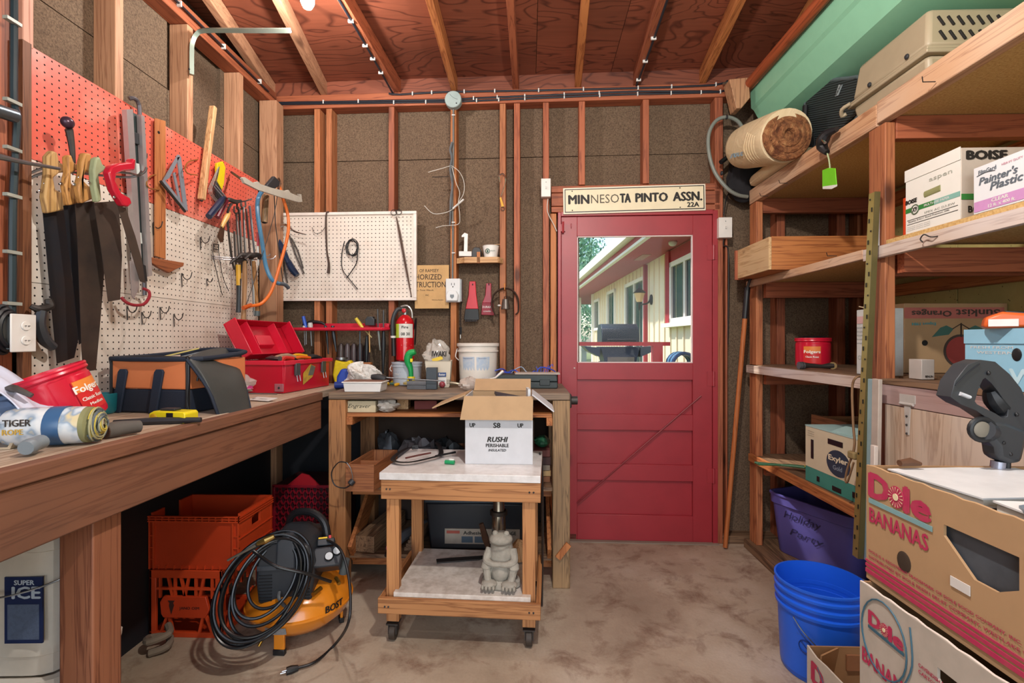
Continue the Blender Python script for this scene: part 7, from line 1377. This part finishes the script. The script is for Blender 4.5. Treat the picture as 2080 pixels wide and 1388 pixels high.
def disc(cx_, cz_, r_, y_, m_, nm, n=28): return mk(nm, MB().prism([(cx_+r_*math.cos(2*PI*i/n), cz_+r_*math.sin(2*PI*i/n)) for i in range(n)], y_-.001, y_), m_, o)
disc(.235, .095, .072, -.0005, SC, 'fruit_outline'); disc(.235, .095, .062, -.0016, mat('#a5403a', .7), 'fruit_picture'); disc(.235, .04, .007, -.0027, SC, 'fruit_navel'); disc(.085, .13, .012, -.001, BLACK, 'hand_hole')
mk('stem_picture', MB().bar((.235,-.001,.155),(.235,-.001,.215),.002,.010,(0,1,0)).bar((.235,-.001,.212),(.20,-.001,.190),.002,.008,(0,1,0)).bar((.235,-.001,.212),(.27,-.001,.190),.002,.008,(0,1,0)), SC, o)
for s in (-1, 1): mk('leaf_picture', MB().prism([(.235+s*.03,.19),(.235+s*.06,.205),(.235+s*.085,.195),(.235+s*.12,.155),(.235+s*.09,.16),(.235+s*.05,.165)], -.0015, -.0005), mat('#3f6a60', .7), o)
cbox('small_white_box', 'small plain white box standing before the fruit carton', (1.40, 1.80, 1.114), (.045,.06,.072), mat('#b8b2ac', .6)); word('BEHLEN', (.012,-.0015,.008), X, Z, .026, .007, BLK, bpy.data.objects['small_white_box'], .05)
LBL = mat('#8fc3dc', .6, dirt=.12); o = cbox('blue_carton', 'light blue fruit box with hand hole on the counter shelf', (1.335, .95, 1.114), (.36,.60,.168), LBL, open_=True)
mk('top_flap', MB().box(-.004,.0,.33,.60,.13,.172), LBL, o); mk('hand_hole', MB().tube([(-.001,.20,.112),(-.001,.28,.112)], .016, 12).tube([(-.001,.20,.112),(-.001,.28,.112)], .016, 12), CARD, o).scale = (.3,1,1)
mk('round_hole', MB().ball((-.001,.44,.10),(.003,.014,.018),14,8), BLACK, o); xw('FRESH FROM', .58, .115, .13, .008, WHITE, o, 0); xw('WESTERN', .56, .10, .11, .008, WHITE, o, 0); xw('WN', .46, .02, .13, .04, mat('#bfe2ee', .6), o, .06); xw('NO', .28, .02, .12, .04, mat('#bfe2ee', .6), o, .06)
o = thing('utility_tool', 'orange and black gripped tool lying on the light blue box', 'tool', (1.37, 1.40, 1.288), math.radians(-35))
OG = mat('#d9622a', .4); mk('body', MB().prism([(-.09,.0),(-.085,.03),(-.05,.045),(.03,.035),(.05,.02),(.05,0)], -.025, .03), OG, o, bev=.008); mk('grip_pad', MB().ob((-.01,-.0,.041),(.07,.035,.006),(0,.1,0)), BLACK, o, bev=.002); mk('barrel', MB().tube([(.05,0,.014),(.09,0,.010),(.17,0,.004)], [.020,.018,.014], 12), mat('#252a38', .4), o); mk('collar', MB().cyl((.048,0,.014),(.062,0,.013),.022), mat('#c0392a', .4), o); mk('white_side', MB().ob((-.05,-.028,.014),(.06,.004,.02)), WHITE, o)
cbox('orange_box', 'small tan box behind the orange tool', (1.52, 1.28, 1.283), (.10,.08,.03), mat('#b06a44', .6))
# ================================================================ shelf four
o = thing('fruit_box', 'cream and green fruit box with an oval navy emblem on the lowest shelf', 'box', (1.365, 2.0, .579), math.radians(2)); CB = mat('#d2c6a8', .7, dirt=.12); GBD = mat('#3f8a7c', .7)
mk('carton', MB().box(0,.30,0,.44,0,.262), mat('#2f6e5c', .7), o, bev=.002); mk('cream_face', MB().box(-.002,0,.0,.44,.07,.262), CB, o); mk('green_face', MB().box(-.002,0,.0,.44,0,.069), GBD, o); mk('lid_flap', MB().box(-.004,.28,-.004,.44,.263,.268), mat('#a7c8c4', .7), o); mk('lid_tab', MB().ob((.05,.2,.278),(.08,.12,.004),(0,-.25,.2)), mat('#a7c8c4', .7), o)
OV = mat('#2c3a4c', .6)
def xoval(cy_, cz_, ry, rz_, x, m_, nm, n=28): return mk(nm, MB().prism([(cy_+ry*math.cos(2*PI*i/n), cz_+rz_*math.sin(2*PI*i/n)) for i in range(n)], x-.001, x, 'x'), m_, o)
xoval(.20,.135,.082,.062,-.002,CB,'emblem_border'); xoval(.20,.135,.078,.058,-.003,OV,'emblem'); xw('Exyler', .262, .135, .125, .030, mat('#e0d6b8', .6), o, .06, 0, -.005); xw('Gold', .232, .105, .06, .020, mat('#8a9aa8', .6), o, .03, 0, -.005)
for y, z, a, b_ in ((.22,.222,.05,.012),(.385,.16,.010,.045),(.05,.14,.010,.045),(.10,.03,.010,.012),(.34,.03,.010,.012),(.21,.02,.03,.01)): mk('hand_hole', MB().box(-.0045,-.002,y-a,y+a,z-b_,z+b_), BLACK, o, bev=.004)
for k in range(3): xw('US Fancy', .42, .238-k*.010, .05, .006, mat('#6a6a60', .6), o, 0, 0, -.003)
o = thing('wooden_crate', 'empty wooden fruit crate behind the cream fruit box', 'crate', (1.56, 2.47, .579), 0); FR_ = wood('#a8744c', '#7d5234')
for nm, a in (('end', (0,.02,0,.30,0,.27)), ('end', (.42,.44,0,.30,0,.27)), ('slat', (.021,.419,0,.012,.19,.26)), ('slat', (.021,.419,0,.012,.02,.10)), ('slat', (.021,.419,.288,.30,.19,.26)), ('slat', (.021,.419,.288,.30,.02,.10)), ('bottom', (.021,.419,.013,.287,0,.01))): mk(nm, MB().box(*a), FR_, o, bev=.002)
o = thing('garden_rake', 'green metal-handled rake head lying on the lowest shelf', 'rake', atZ(1615, 950, .60)); 
for k in range(3): mk('tine_bar', MB().tube([(-.16,.10-.02*k,0),(0,.01+.01*k,.004),(.10,-.06+.02*k,.003)], .006, 6), mat('#2f6a44', .5), o)
mk('yellow_tag', MB().ob((.06,-.03,.012),(.05,.02,.006),(0,0,-.5)), mat('#c8b03a', .5), o)
# brown hose coil hung on the slotted post
f = Fr('R', 'cord_loop', 'brown cord knotted in a loop hanging from the third shelf edge', 'cord', 1735, 790, .03, None, 1.30)
m = MB(); f.tube(m, [(1752,765,.0),(1738,768,.03),(1731,790,.03),(1733,860,.03),(1736,900,.03),(1732,925,.03)], .0045, 6, sm=5); f.part('cord', m, mat('#8a6a4a', .7)); m = MB(); f.tube(m, [(1732,925,.03),(1722,950,.03),(1717,975,.03),(1722,978,.03),(1734,940,.03)], .004, 6, sm=5); f.part('loop', m, mat('#8a6a4a', .7)); f.part('knot', MB().ob(f.p(1732, 925, .03), (.04,.02,.03)), mat('#8f7c50', .7), bev=.006)
# ================================================================ floor level right
p = Vector((1.39, 2.90, .052))
o = thing('purple_tote', 'open purple plastic tote with Holiday Party scrawled on it under the lowest shelf', 'tote', p, math.radians(-66)); PU = mat('#5a55a0', .4, dirt=.1)
w_, d_, h_ = .50, .34, .335
def rr(w0, d0, z, r=.06, n=6, ox=0, oy=0):
    pts = []
    for cx_, cy_, a0 in ((w0-r, r, -PI/2), (w0-r, d0-r, 0), (r, d0-r, PI/2), (r, r, PI)):
        for i in range(n): a = a0 + PI/2*i/(n-1); pts.append((cx_+r*math.cos(a)+ox, cy_+r*math.sin(a)+oy, z))
    return pts
mk('body', MB().rings([rr(w_-.06,d_-.06,0,.05,6,.03,.03), rr(w_-.05,d_-.05,.01,.05,6,.025,.025), rr(w_,d_,h_-.06), rr(w_+.016,d_+.016,h_-.055,.06,6,-.008,-.008), rr(w_+.02,d_+.02,h_,.06,6,-.01,-.01), rr(w_-.0,d_-.0,h_,.06), rr(w_-.004,d_-.004,h_-.03,.06,6,.002,.002), rr(w_-.06,d_-.06,.012,.05,6,.03,.03)], True, True), PU, o)
word('Holiday', (.10,.003,.20), X, (0,-.09,1), .22, .055, mat('#25234a', .5), o, 0, .3); word('Party', (.13,.011,.115), X, (0,-.09,1), .20, .05, mat('#25234a', .5), o, 0, .3)
mk('rim_rib', MB().rings([rr(w_+.03,d_+.03,h_-.008,.065,6,-.015,-.015), rr(w_+.03,d_+.03,h_,.065,6,-.015,-.015), rr(w_+.016,d_+.016,h_+.002,.06,6,-.008,-.008)], False, False), PU, o, fixn=False)
cbox('navy_box', 'dark navy box standing right of the purple tote', (1.66, 2.02, .052), (.36,.30,.30), mat('#1a1c34', .5))
o = thing('paper_sack', 'crumpled grey-brown cloth sack lying on the floor behind the blue bucket', 'sack', (1.33, 2.06, .052), -.6); mk('sack', MB().prism([(-.12,0),(.16,0),(.17,.10),(.14,.19),(-.02,.215),(-.10,.15),(-.13,.05)], -.10, .10), mat('#8f8278', .8, dirt=.3), o, bev=.03)
o = cbox('red_carton', 'open faded red cardboard box behind the blue bucket rim', (1.36, 1.72, .052), (.22,.20,.165), mat('#a84c40', .8), open_=True, rz=-.2)
# blue bucket
o = thing('blue_bucket', 'tall bright blue plastic bucket with wire handle on the floor at the right', 'bucket', (1.115, 1.92, 0), math.radians(-36)); BB = mat('#2168ee', .32, dirt=.06)
mk('bucket', MB().lathe([(.001,0),(.128,0),(.132,.006),(.141,.24),(.152,.242),(.153,.252),(.144,.256),(.145,.272),(.154,.274),(.155,.284),(.147,.288),(.148,.306),(.156,.308),(.156,.316),(.149,.32),(.151,.336),(.156,.338),(.156,.345),(.149,.346),(.135,.02),(.001,.01)], 48), BB, o)
BP = mat('#143a8c', .5)
def bword(tx, a, z, w_, h_, m_, b=.05):
    R = .1345+z*.028+.001; m = MB().text(tx, (0,0,0), (1,0,0), (0,1,0), w_, h_, b); m.v = [Vector(((R+.001+v.z)*math.cos(a+(v.x-w_/2)/R), (R+.001+v.z)*math.sin(a+(v.x-w_/2)/R), z+v.y)) for v in m.v]; mk('lettering', m, m_, o, sm=0, fixn=False)
wrap_label(o, .1325, .1425, .24, .165, .195, -2.05, -1.55, BP); wrap_label(o, .1325, .1425, .24, .075, .110, -2.02, -1.55, BP); bword('CAUTION', -1.8, .172, .06, .016, mat('#3a68d0', .5)); 
R = .142; mk('warning_ring', MB().tube([(R*math.cos(-1.8+.022*math.cos(a)/R), R*math.sin(-1.8+.022*math.cos(a)/R), .138+.022*math.sin(a)) for a in [2*PI*i/18 for i in range(18)]], .0018, 5, True), BP, o); mk('warning_bar', MB().tube([(R*math.cos(-1.8-.1), R*math.sin(-1.8-.1), .152),(R*math.cos(-1.8+.1), R*math.sin(-1.8+.1), .124)], .0018, 5), BP, o)
wrap_label(o, .1325, .1425, .24, .03, .07, -1.62, -1.25, mat('#a8bcd8', .5, dirt=.4, sc=120)); mk('handle', MB().tube([(-.07,-.14,.235),(-.03,-.152,.19),(.05,-.150,.13),(.13,-.09,.10)], .0022, 6, sm=5), STEEL, o)
# fruit boxes in the right foreground
PINK = mat('#b52a55', .7, dirt=.15, sc=60, dcol='#b08e68'); TL = mat('#7fa8ac', .7); YW = mat('#e6d9b0', .7)
def fruitbox(name, label, loc, rz, body, inner, old=False, sz=(.40,.52,.245)):
    o = thing(name, label, 'box', loc, rz); sx, sy, h = sz
    def xface(x0, x1):  # aisle side with cut-outs
        t_ = .005; poly_holes = []
        return None
    P = [(0,0),(sy,0),(sy,h),(0,h)]
    # aisle wall built as strips round the hand hole: y runs towards the wall, so the reader sees it mirrored
    hy0, hy1, hz0, hz1 = sy-.335, sy-.20, h-.125, h-.055
    b = MB(); b.box(0,.005,0,sy,0,hz0).box(0,.005,0,sy,hz1,h).box(0,.005,0,hy0,hz0,hz1).box(0,.005,hy1,sy,hz0,hz1)
    b.prism([(hy0,hz0),(hy0+.035,hz0),(hy0,hz0+.02)], 0, .005, 'x'); b.prism([(hy1,hz0),(hy1,hz1-.02),(hy1-.06,hz0)], 0, .005, 'x')
    mk('wall', b, body, o, bev=0)
    for nm, a in (('wall', (.005,sx,0,.005,0,h)), ('wall', (.005,sx,sy-.005,sy,0,h)), ('wall', (sx-.005,sx,.005,sy-.005,0,h)), ('base', (.005,sx-.005,.005,sy-.005,0,.005))): mk(nm, MB().box(*a), inner, o)
    mk('torn_edge', MB().tube([(.0025, sy*i/24, h+.0015*math.sin(i*2.3)) for i in range(25)], .003, 5), body if not old else mat('#d8d0c4', .8), o)
    return o
o = fruitbox('banana_box', 'brown banana box printed Dole BANANAS, upper box at the right front', (.738, .58, .735), 0, CARD, CARDIN)
sy, h = .52, .245; xf = -.0012
def dole(o, y, z, s, m_, tm):
    xw('D', y, z, .055*s, .048*s, m_, o, .10); xw('le', y-.098*s, z-.002, .060*s, .048*s, m_, o, .10)
    cy_, cz_ = y-.077*s, z+.020*s
    mk('sun_disc', MB().prism([(cy_+.020*s*math.cos(2*PI*i/20), cz_+.022*s*math.sin(2*PI*i/20)) for i in range(20)], -.0022, -.0012, 'x'), m_, o)
    b = MB(); b.prism([(cy_+.007*s*math.cos(2*PI*i/12), cz_+.007*s*math.sin(2*PI*i/12)) for i in range(12)], -.0036, -.0026, 'x')
    for i in range(16): a = 2*PI*i/16; b.add([(-.0034, cy_+r*s*math.cos(a+q), cz_+r*s*math.sin(a+q)) for r, q in ((.009,.0),(.020,-.05),(.020,.05))], [(0,1,2)])
    mk('sun_rays', b, YW, o, kind='stuff', fixn=False); mk('rule_line', MB().box(-.002,-.001,y-.165*s,y+.002,z-.016*s,z-.006*s), tm, o)
dole(o, sy-.012, h-.062, 1.0, PINK, TL)
xw('BANANAS', sy-.012, h-.118, .155, .030, PINK, o, .04, 0)
mk('round_hole', MB().ball((-.0005, sy-.108, .082),(.002,.018,.020),18,10), mat('#3a2c20', .8), o); mk('round_hole', MB().ball((-.0005, sy-.39, .082),(.002,.020,.022),18,10), mat('#3a2c20', .8), o)
mk('white_sticker', MB().ob((-.0015, sy-.235, .098),(.0015,.038,.017),(0,0,0)), WHITE, o)
for z, t_ in ((.040,.0045),(.030,.0065),(.018,.0085)): mk('pink_stripe', MB().box(-.0022,-.0008,.0,sy,z-t_*.5,z+t_*.5), PINK, o)
xw('DOLE IS A REGISTERED TRADEMARK OF DOLE FOOD COMPANY, INC.', sy-.01, .060, .33, .006, PINK, o, .03); xw('DISTRIBUTED BY DOLE FRESH FRUIT COMPANY, WESTLAKE VILLAGE, CA', sy-.01, .0475, .40, .0065, PINK, o, .03)
for k, tx in enumerate(('PRODUCT OF', 'NET WEIGHT 40 LB')): xw(tx, sy-.345, h-.055-.016*k, .07 if k == 0 else .12, .011, PINK, o, .05)
for k, tx in enumerate(('THIS BOX', 'AND LID', 'OR ANY')): xw(tx, sy-.365, h-.125-.017*k, .06, .012, PINK, o, .05)
# contents of that box
cont = [('book', 'white covered flat book on top of the banana box', (.05,.30,.0), (.28,.20,.018), '#d8dadc', .1), ('book', 'second white book beside the first on the banana box', (.03,.06,.001), (.30,.22,.020), '#e2e4e4', -.08)]
for nm, lb_, (x, y, z), (a, b_, c_), col, rz in cont: 
    q = thing(nm, lb_, 'book', (.738+x, .58+y, .735+h-.020+z), rz); mk('cover', MB().box(0,a,0,b_,0,.003).box(0,a,0,b_,c_-.003,c_), mat(col, .4), q); mk('pages', MB().box(.004,a-.003,.003,b_-.003,.0032,c_-.0032), mat('#c9c4b8', .8), q)
solo('grey_pouch', MB().surf(lambda u, v: (.34*u, .40*v-.04*math.sin(u*3), .004+.012*math.sin(PI*v)*math.sin(PI*u+.3)+.004*math.sin(9*u+6*v)), 14, 14), mat('#6f7b88', .4), 'slack slate-grey plastic pouch draped over the books', 'pouch', (.75, .60, .9925), .15, sol=.004, sm=50) if 0 else solo('grey_pouch', MB().prism([(0,0),(.30,.10),(.31,.15),(.06,.13),(0,.07)], 0, .006, 'z'), mat('#6f7b88', .4), 'slate-grey plastic pouch draped over the books', 'pouch', (.765, .68, .9795), .25)
solo('leather_scrap', MB().tube([(0,0,.004),(.025,.004,.006),(.045,.0,.002)], [.007,.009,.004], 8), mat('#5a3a26', .6), 'small brown leather piece on the far rim of the banana box', 'leather', (.79, 1.075, .987)) 
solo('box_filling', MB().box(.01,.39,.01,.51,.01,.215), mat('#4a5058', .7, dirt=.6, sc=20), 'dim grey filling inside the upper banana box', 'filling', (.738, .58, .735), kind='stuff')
mk('paper_text', MB().box(0,0.001,0,.001,0,.001), BLACK, o) if 0 else None
o = fruitbox('banana_box', 'worn whitish banana box printed Dole BANANAS, under the brown one', (.722, .57, .487), math.radians(.5), mat('#b9b0a4', .8, dirt=.3), CARDIN, True)
mk('blue_ring', MB().tube([(-.0015, sy-.07+.062*math.cos(a), h-.085+.075*math.sin(a)) for a in [2*PI*i/24 for i in range(24)]], .0016, 5, True), mat('#3a6478', .6), o); dole(o, sy-.030, h-.075, .58, PINK, mat('#3a6478', .6)); xw('BANANAS', sy-.010, h-.165, .15, .030, PINK, o, .04); xw('CAVENDISH BANANAS', sy-.16, h-.08, .09, .007, PINK, o, .03); xw('CARTON SELECTED', sy-.16, h-.092, .09, .007, PINK, o, .03)
mk('rule_arc', MB().tube([(-.0015, sy-.14, h-.02),(-.0015, sy-.145, h-.09),(-.0015, sy-.12, h-.15)], .0015, 5, sm=4), mat('#3a6478', .6), o)
fruitbox('fruit_carton', 'lowest banana box of the stack at the right front', (.70, .55, .24), 0, CARD, CARDIN); cbox('floor_carton', 'plain brown carton on the floor under the banana boxes', (.70, .56, 0), (.40,.50,.238), CARD)
# torn open box in front
o = thing('torn_box', 'torn open fruit box with brown inside on the floor before the blue bucket', 'box', (.905, 1.18, 0), 0); T1 = mat('#c4bcb0', .8, dirt=.3)
rnd = random.Random(2); top = [(0,.262)] + [(.45*i/9, .258+rnd.uniform(-.008,.008)-.02*(i in (3,4))) for i in range(1, 9)] + [(.45,.264)]
mk('wall', MB().prism([(0,0),(.45,0)] + list(reversed(top)), 0, .005, 'x'), T1, o); mk('wall', MB().box(.005,.36,.445,.45,0,.262), CARDIN, o); mk('wall', MB().box(.355,.36,.005,.445,0,.262), CARDIN, o); mk('wall', MB().box(.005,.36,0,.005,0,.25), CARDIN, o); mk('base', MB().box(.005,.355,.005,.445,0,.005), CARDIN, o)
mk('inner_flap', MB().ob((.055,.43,.20),(.09,.005,.12),(.1,0,.5)), CARDIN, o); mk('corner_fold', MB().box(.12,.355,.438,.444,.19,.24), mat('#9a6a48', .8), o); xw('D', .42, .17, .06, .06, PINK, o, .1); mk('blue_arc', MB().tube([(-.0012,.39,.23),(-.0012,.33,.17),(-.0012,.28,.06)], .002, 5, sm=4), mat('#3a6478', .6), o)
# ================================================================ vacuum handle standing out of the box
T_ = 1.06; o = thing('handheld_blower', 'dark grey looped power tool handle standing over the banana box', 'handle', rt(2048, 940, T_)); O_ = o.location.copy()
vp = lambda x, y, d=0: rt(1780+x/3.47, 560+y/3.47, T_+d) - O_
VG = mat('#33373c', .42, dirt=.1); VB = mat('#16191e', .5)
ou = [(470,850),(500,740),(590,625),(680,592),(780,605),(880,690),(960,790),(1005,900),(1015,1000),(1000,1110),(760,1020),(640,940),(540,900)]
inn = [(640,880),(662,800),(695,730),(712,718),(755,755),(800,810),(840,870),(868,935),(862,985),(835,998),(780,962),(710,928),(655,900)]
def slab(mb, th, loops, c=0):
    n = len(loops[0]); R = [[vp(x, y) + Vector((0, dy+c, 0)) for x, y in lp] for lp, dy in ((loops[0], -th), (loops[1], -th), (loops[1], th), (loops[0], th))]
    return mb.rings(R, closed=True)
mk('loop_body', slab(MB(), .019, (ou, inn)), VG, o, bev=.010)
mk('neck_body', MB().rings([[vp(x, y)+Vector((0,dy,0)) for x, y in [(770,1010),(850,1020),(1003,1080),(992,1180),(962,1308),(880,1315),(800,1280),(790,1200),(745,1150),(720,1080)]] for dy in (-.022,.022)]), VG, o, bev=.010)
mk('seam', MB().tube([vp(500,770,-.0)+Vector((0,-.02,0)),vp(590,680)+Vector((0,-.02,0)),vp(670,620)+Vector((0,-.02,0))], .0012, 5, sm=3), VB, o)
mk('trigger', MB().tube([vp(800,810),vp(830,870),vp(880,930),vp(900,960)], [.012,.020,.020,.014], 10, sm=3), VB, o); mk('hanging_slot', MB().tube([vp(530,825)+Vector((0,-.0195,0)),vp(595,850)+Vector((0,-.0195,0))], .007, 10, flat=.6), mat('#c9ccd2', .4), o)
mk('socket_ring', MB().tube([vp(745,1085,-.022)+Vector((.024*math.cos(a), 0, .022*math.sin(a))) for a in [2*PI*i/18 for i in range(18)]], .006, 8, True), VB, o); mk('socket', MB().tube([vp(745,1085,-.02),vp(800,1110,.01),vp(870,1150,.0)], [.022,.026,.024], 14, sm=3), VG, o); mk('socket_core', MB().ball(vp(745,1085,-.026),(.018,.004,.017),14,8), mat('#7a7468', .6), o)
mk('pole', MB().tube([vp(860,1310,.0),vp(850,1400,.0)], .013, 12), mat('#aab0c4', .25, .6), o); mk('pole', MB().tube([vp(920,1310,.0),vp(915,1400,.0)], .007, 10), VB, o)
for x, y in ((800, 688), (1000, 980), (905, 1180), (955, 1260)): mk('screw_hole', MB().ball(vp(x*.99, y, -.021), (.004,.004,.0045), 10, 6), BLACK, o)
# ================================================================ slotted post and loose boards at the near post
f = Fr('R', 'slotted_angle', 'tall olive-brass slotted metal angle post leaning against the shelf', 'post', 1752, 780, .02, None, 1.315)
OL = mat('#a5975a', .4, .5, .35); m = MB(); A_, B2 = f.p(1772, 392, .02), f.p(1738, 1132, .06); f.part('flange', MB().bar(A_, B2, .003, .040, (0,1,0)) if 0 else MB().bar(A_, B2, .034, .003, (0,1,0)), OL); f.part('flange', MB().bar(A_+Vector((.016,.008,0)), B2+Vector((.016,.008,0)), .003, .020, (0,1,0)), mat('#6f6640', .4, .5))
dv = B2 - A_
for k in range(34): q = A_ + dv*(k+.6)/34.5; f.part('slot', MB().ob((q.x-.006+.012*(k%2), q.y-.0035, q.z), (.004,.003,.016 if k % 3 else .006)), mat('#1c1a12', .7))
for k, (pxa, pya, pxb, pyb, w_, c, lab) in enumerate(((1768, 770, 1763, 1140, .045, '#93b0b8', 'pale blue plastic-wrapped board leaning on the near shelf post'), (1782, 770, 1778, 1010, .035, '#b8aca0', 'bare pale board beside the plastic-wrapped one'), (1776, 905, 1773, 1180, .022, '#dcd2c8', 'short white-edged board stub before the other leaning boards'))):
    f = Fr('R', 'leaning_board', lab, 'board', pxa, pya, .03+.02*k, None, 1.315); f.part('board', MB().bar(f.p(pxa, pya), f.p(pxb, pyb), w_, .014, (0,1,0)), mat(c, .5, dirt=.3), bev=.002)
f = Fr('R', 'tube_light', 'short white tube fixed to the near shelf post', 'tube', 1780, 450, .0, None, 1.325); m = MB(); f.tube(m, [(1781,392,.012),(1780,500,.012)], .010, 8, sm=0); f.part('tube', m, mat('#c9d4d8', .4))
# long handled tool leaning by the door
A_ = atZ(1473, 1112, .012); B2 = rt(1516, 612, 2.92); o = thing('garden_hoe', 'long orange-brown handled hoe with black head leaning beside the door', 'hoe', A_); d = B2 - A_
mk('handle', MB().tube([Vector((0,0,0)), d*.5, d], .0135, 12), wood('#b86a36', '#94501f', knots=False), o); mk('grip', MB().tube([d*.93, d*1.055], .0165, 12), BLACK, o); mk('ferrule', MB().tube([d*1.055, d*1.075+Vector((.01,0,.012)), d*1.08+Vector((.03,0,.03))], [.010,.008,.006], 8), IRON, o); mk('blade', MB().prism([(-.045,-.01),(-.02,-.012),(.03,.012),(.085,.022),(.04,-.0),(.0,-.012)], -.02, .02), IRON, o).location = d*1.08 + Vector((-.0,0,.028))
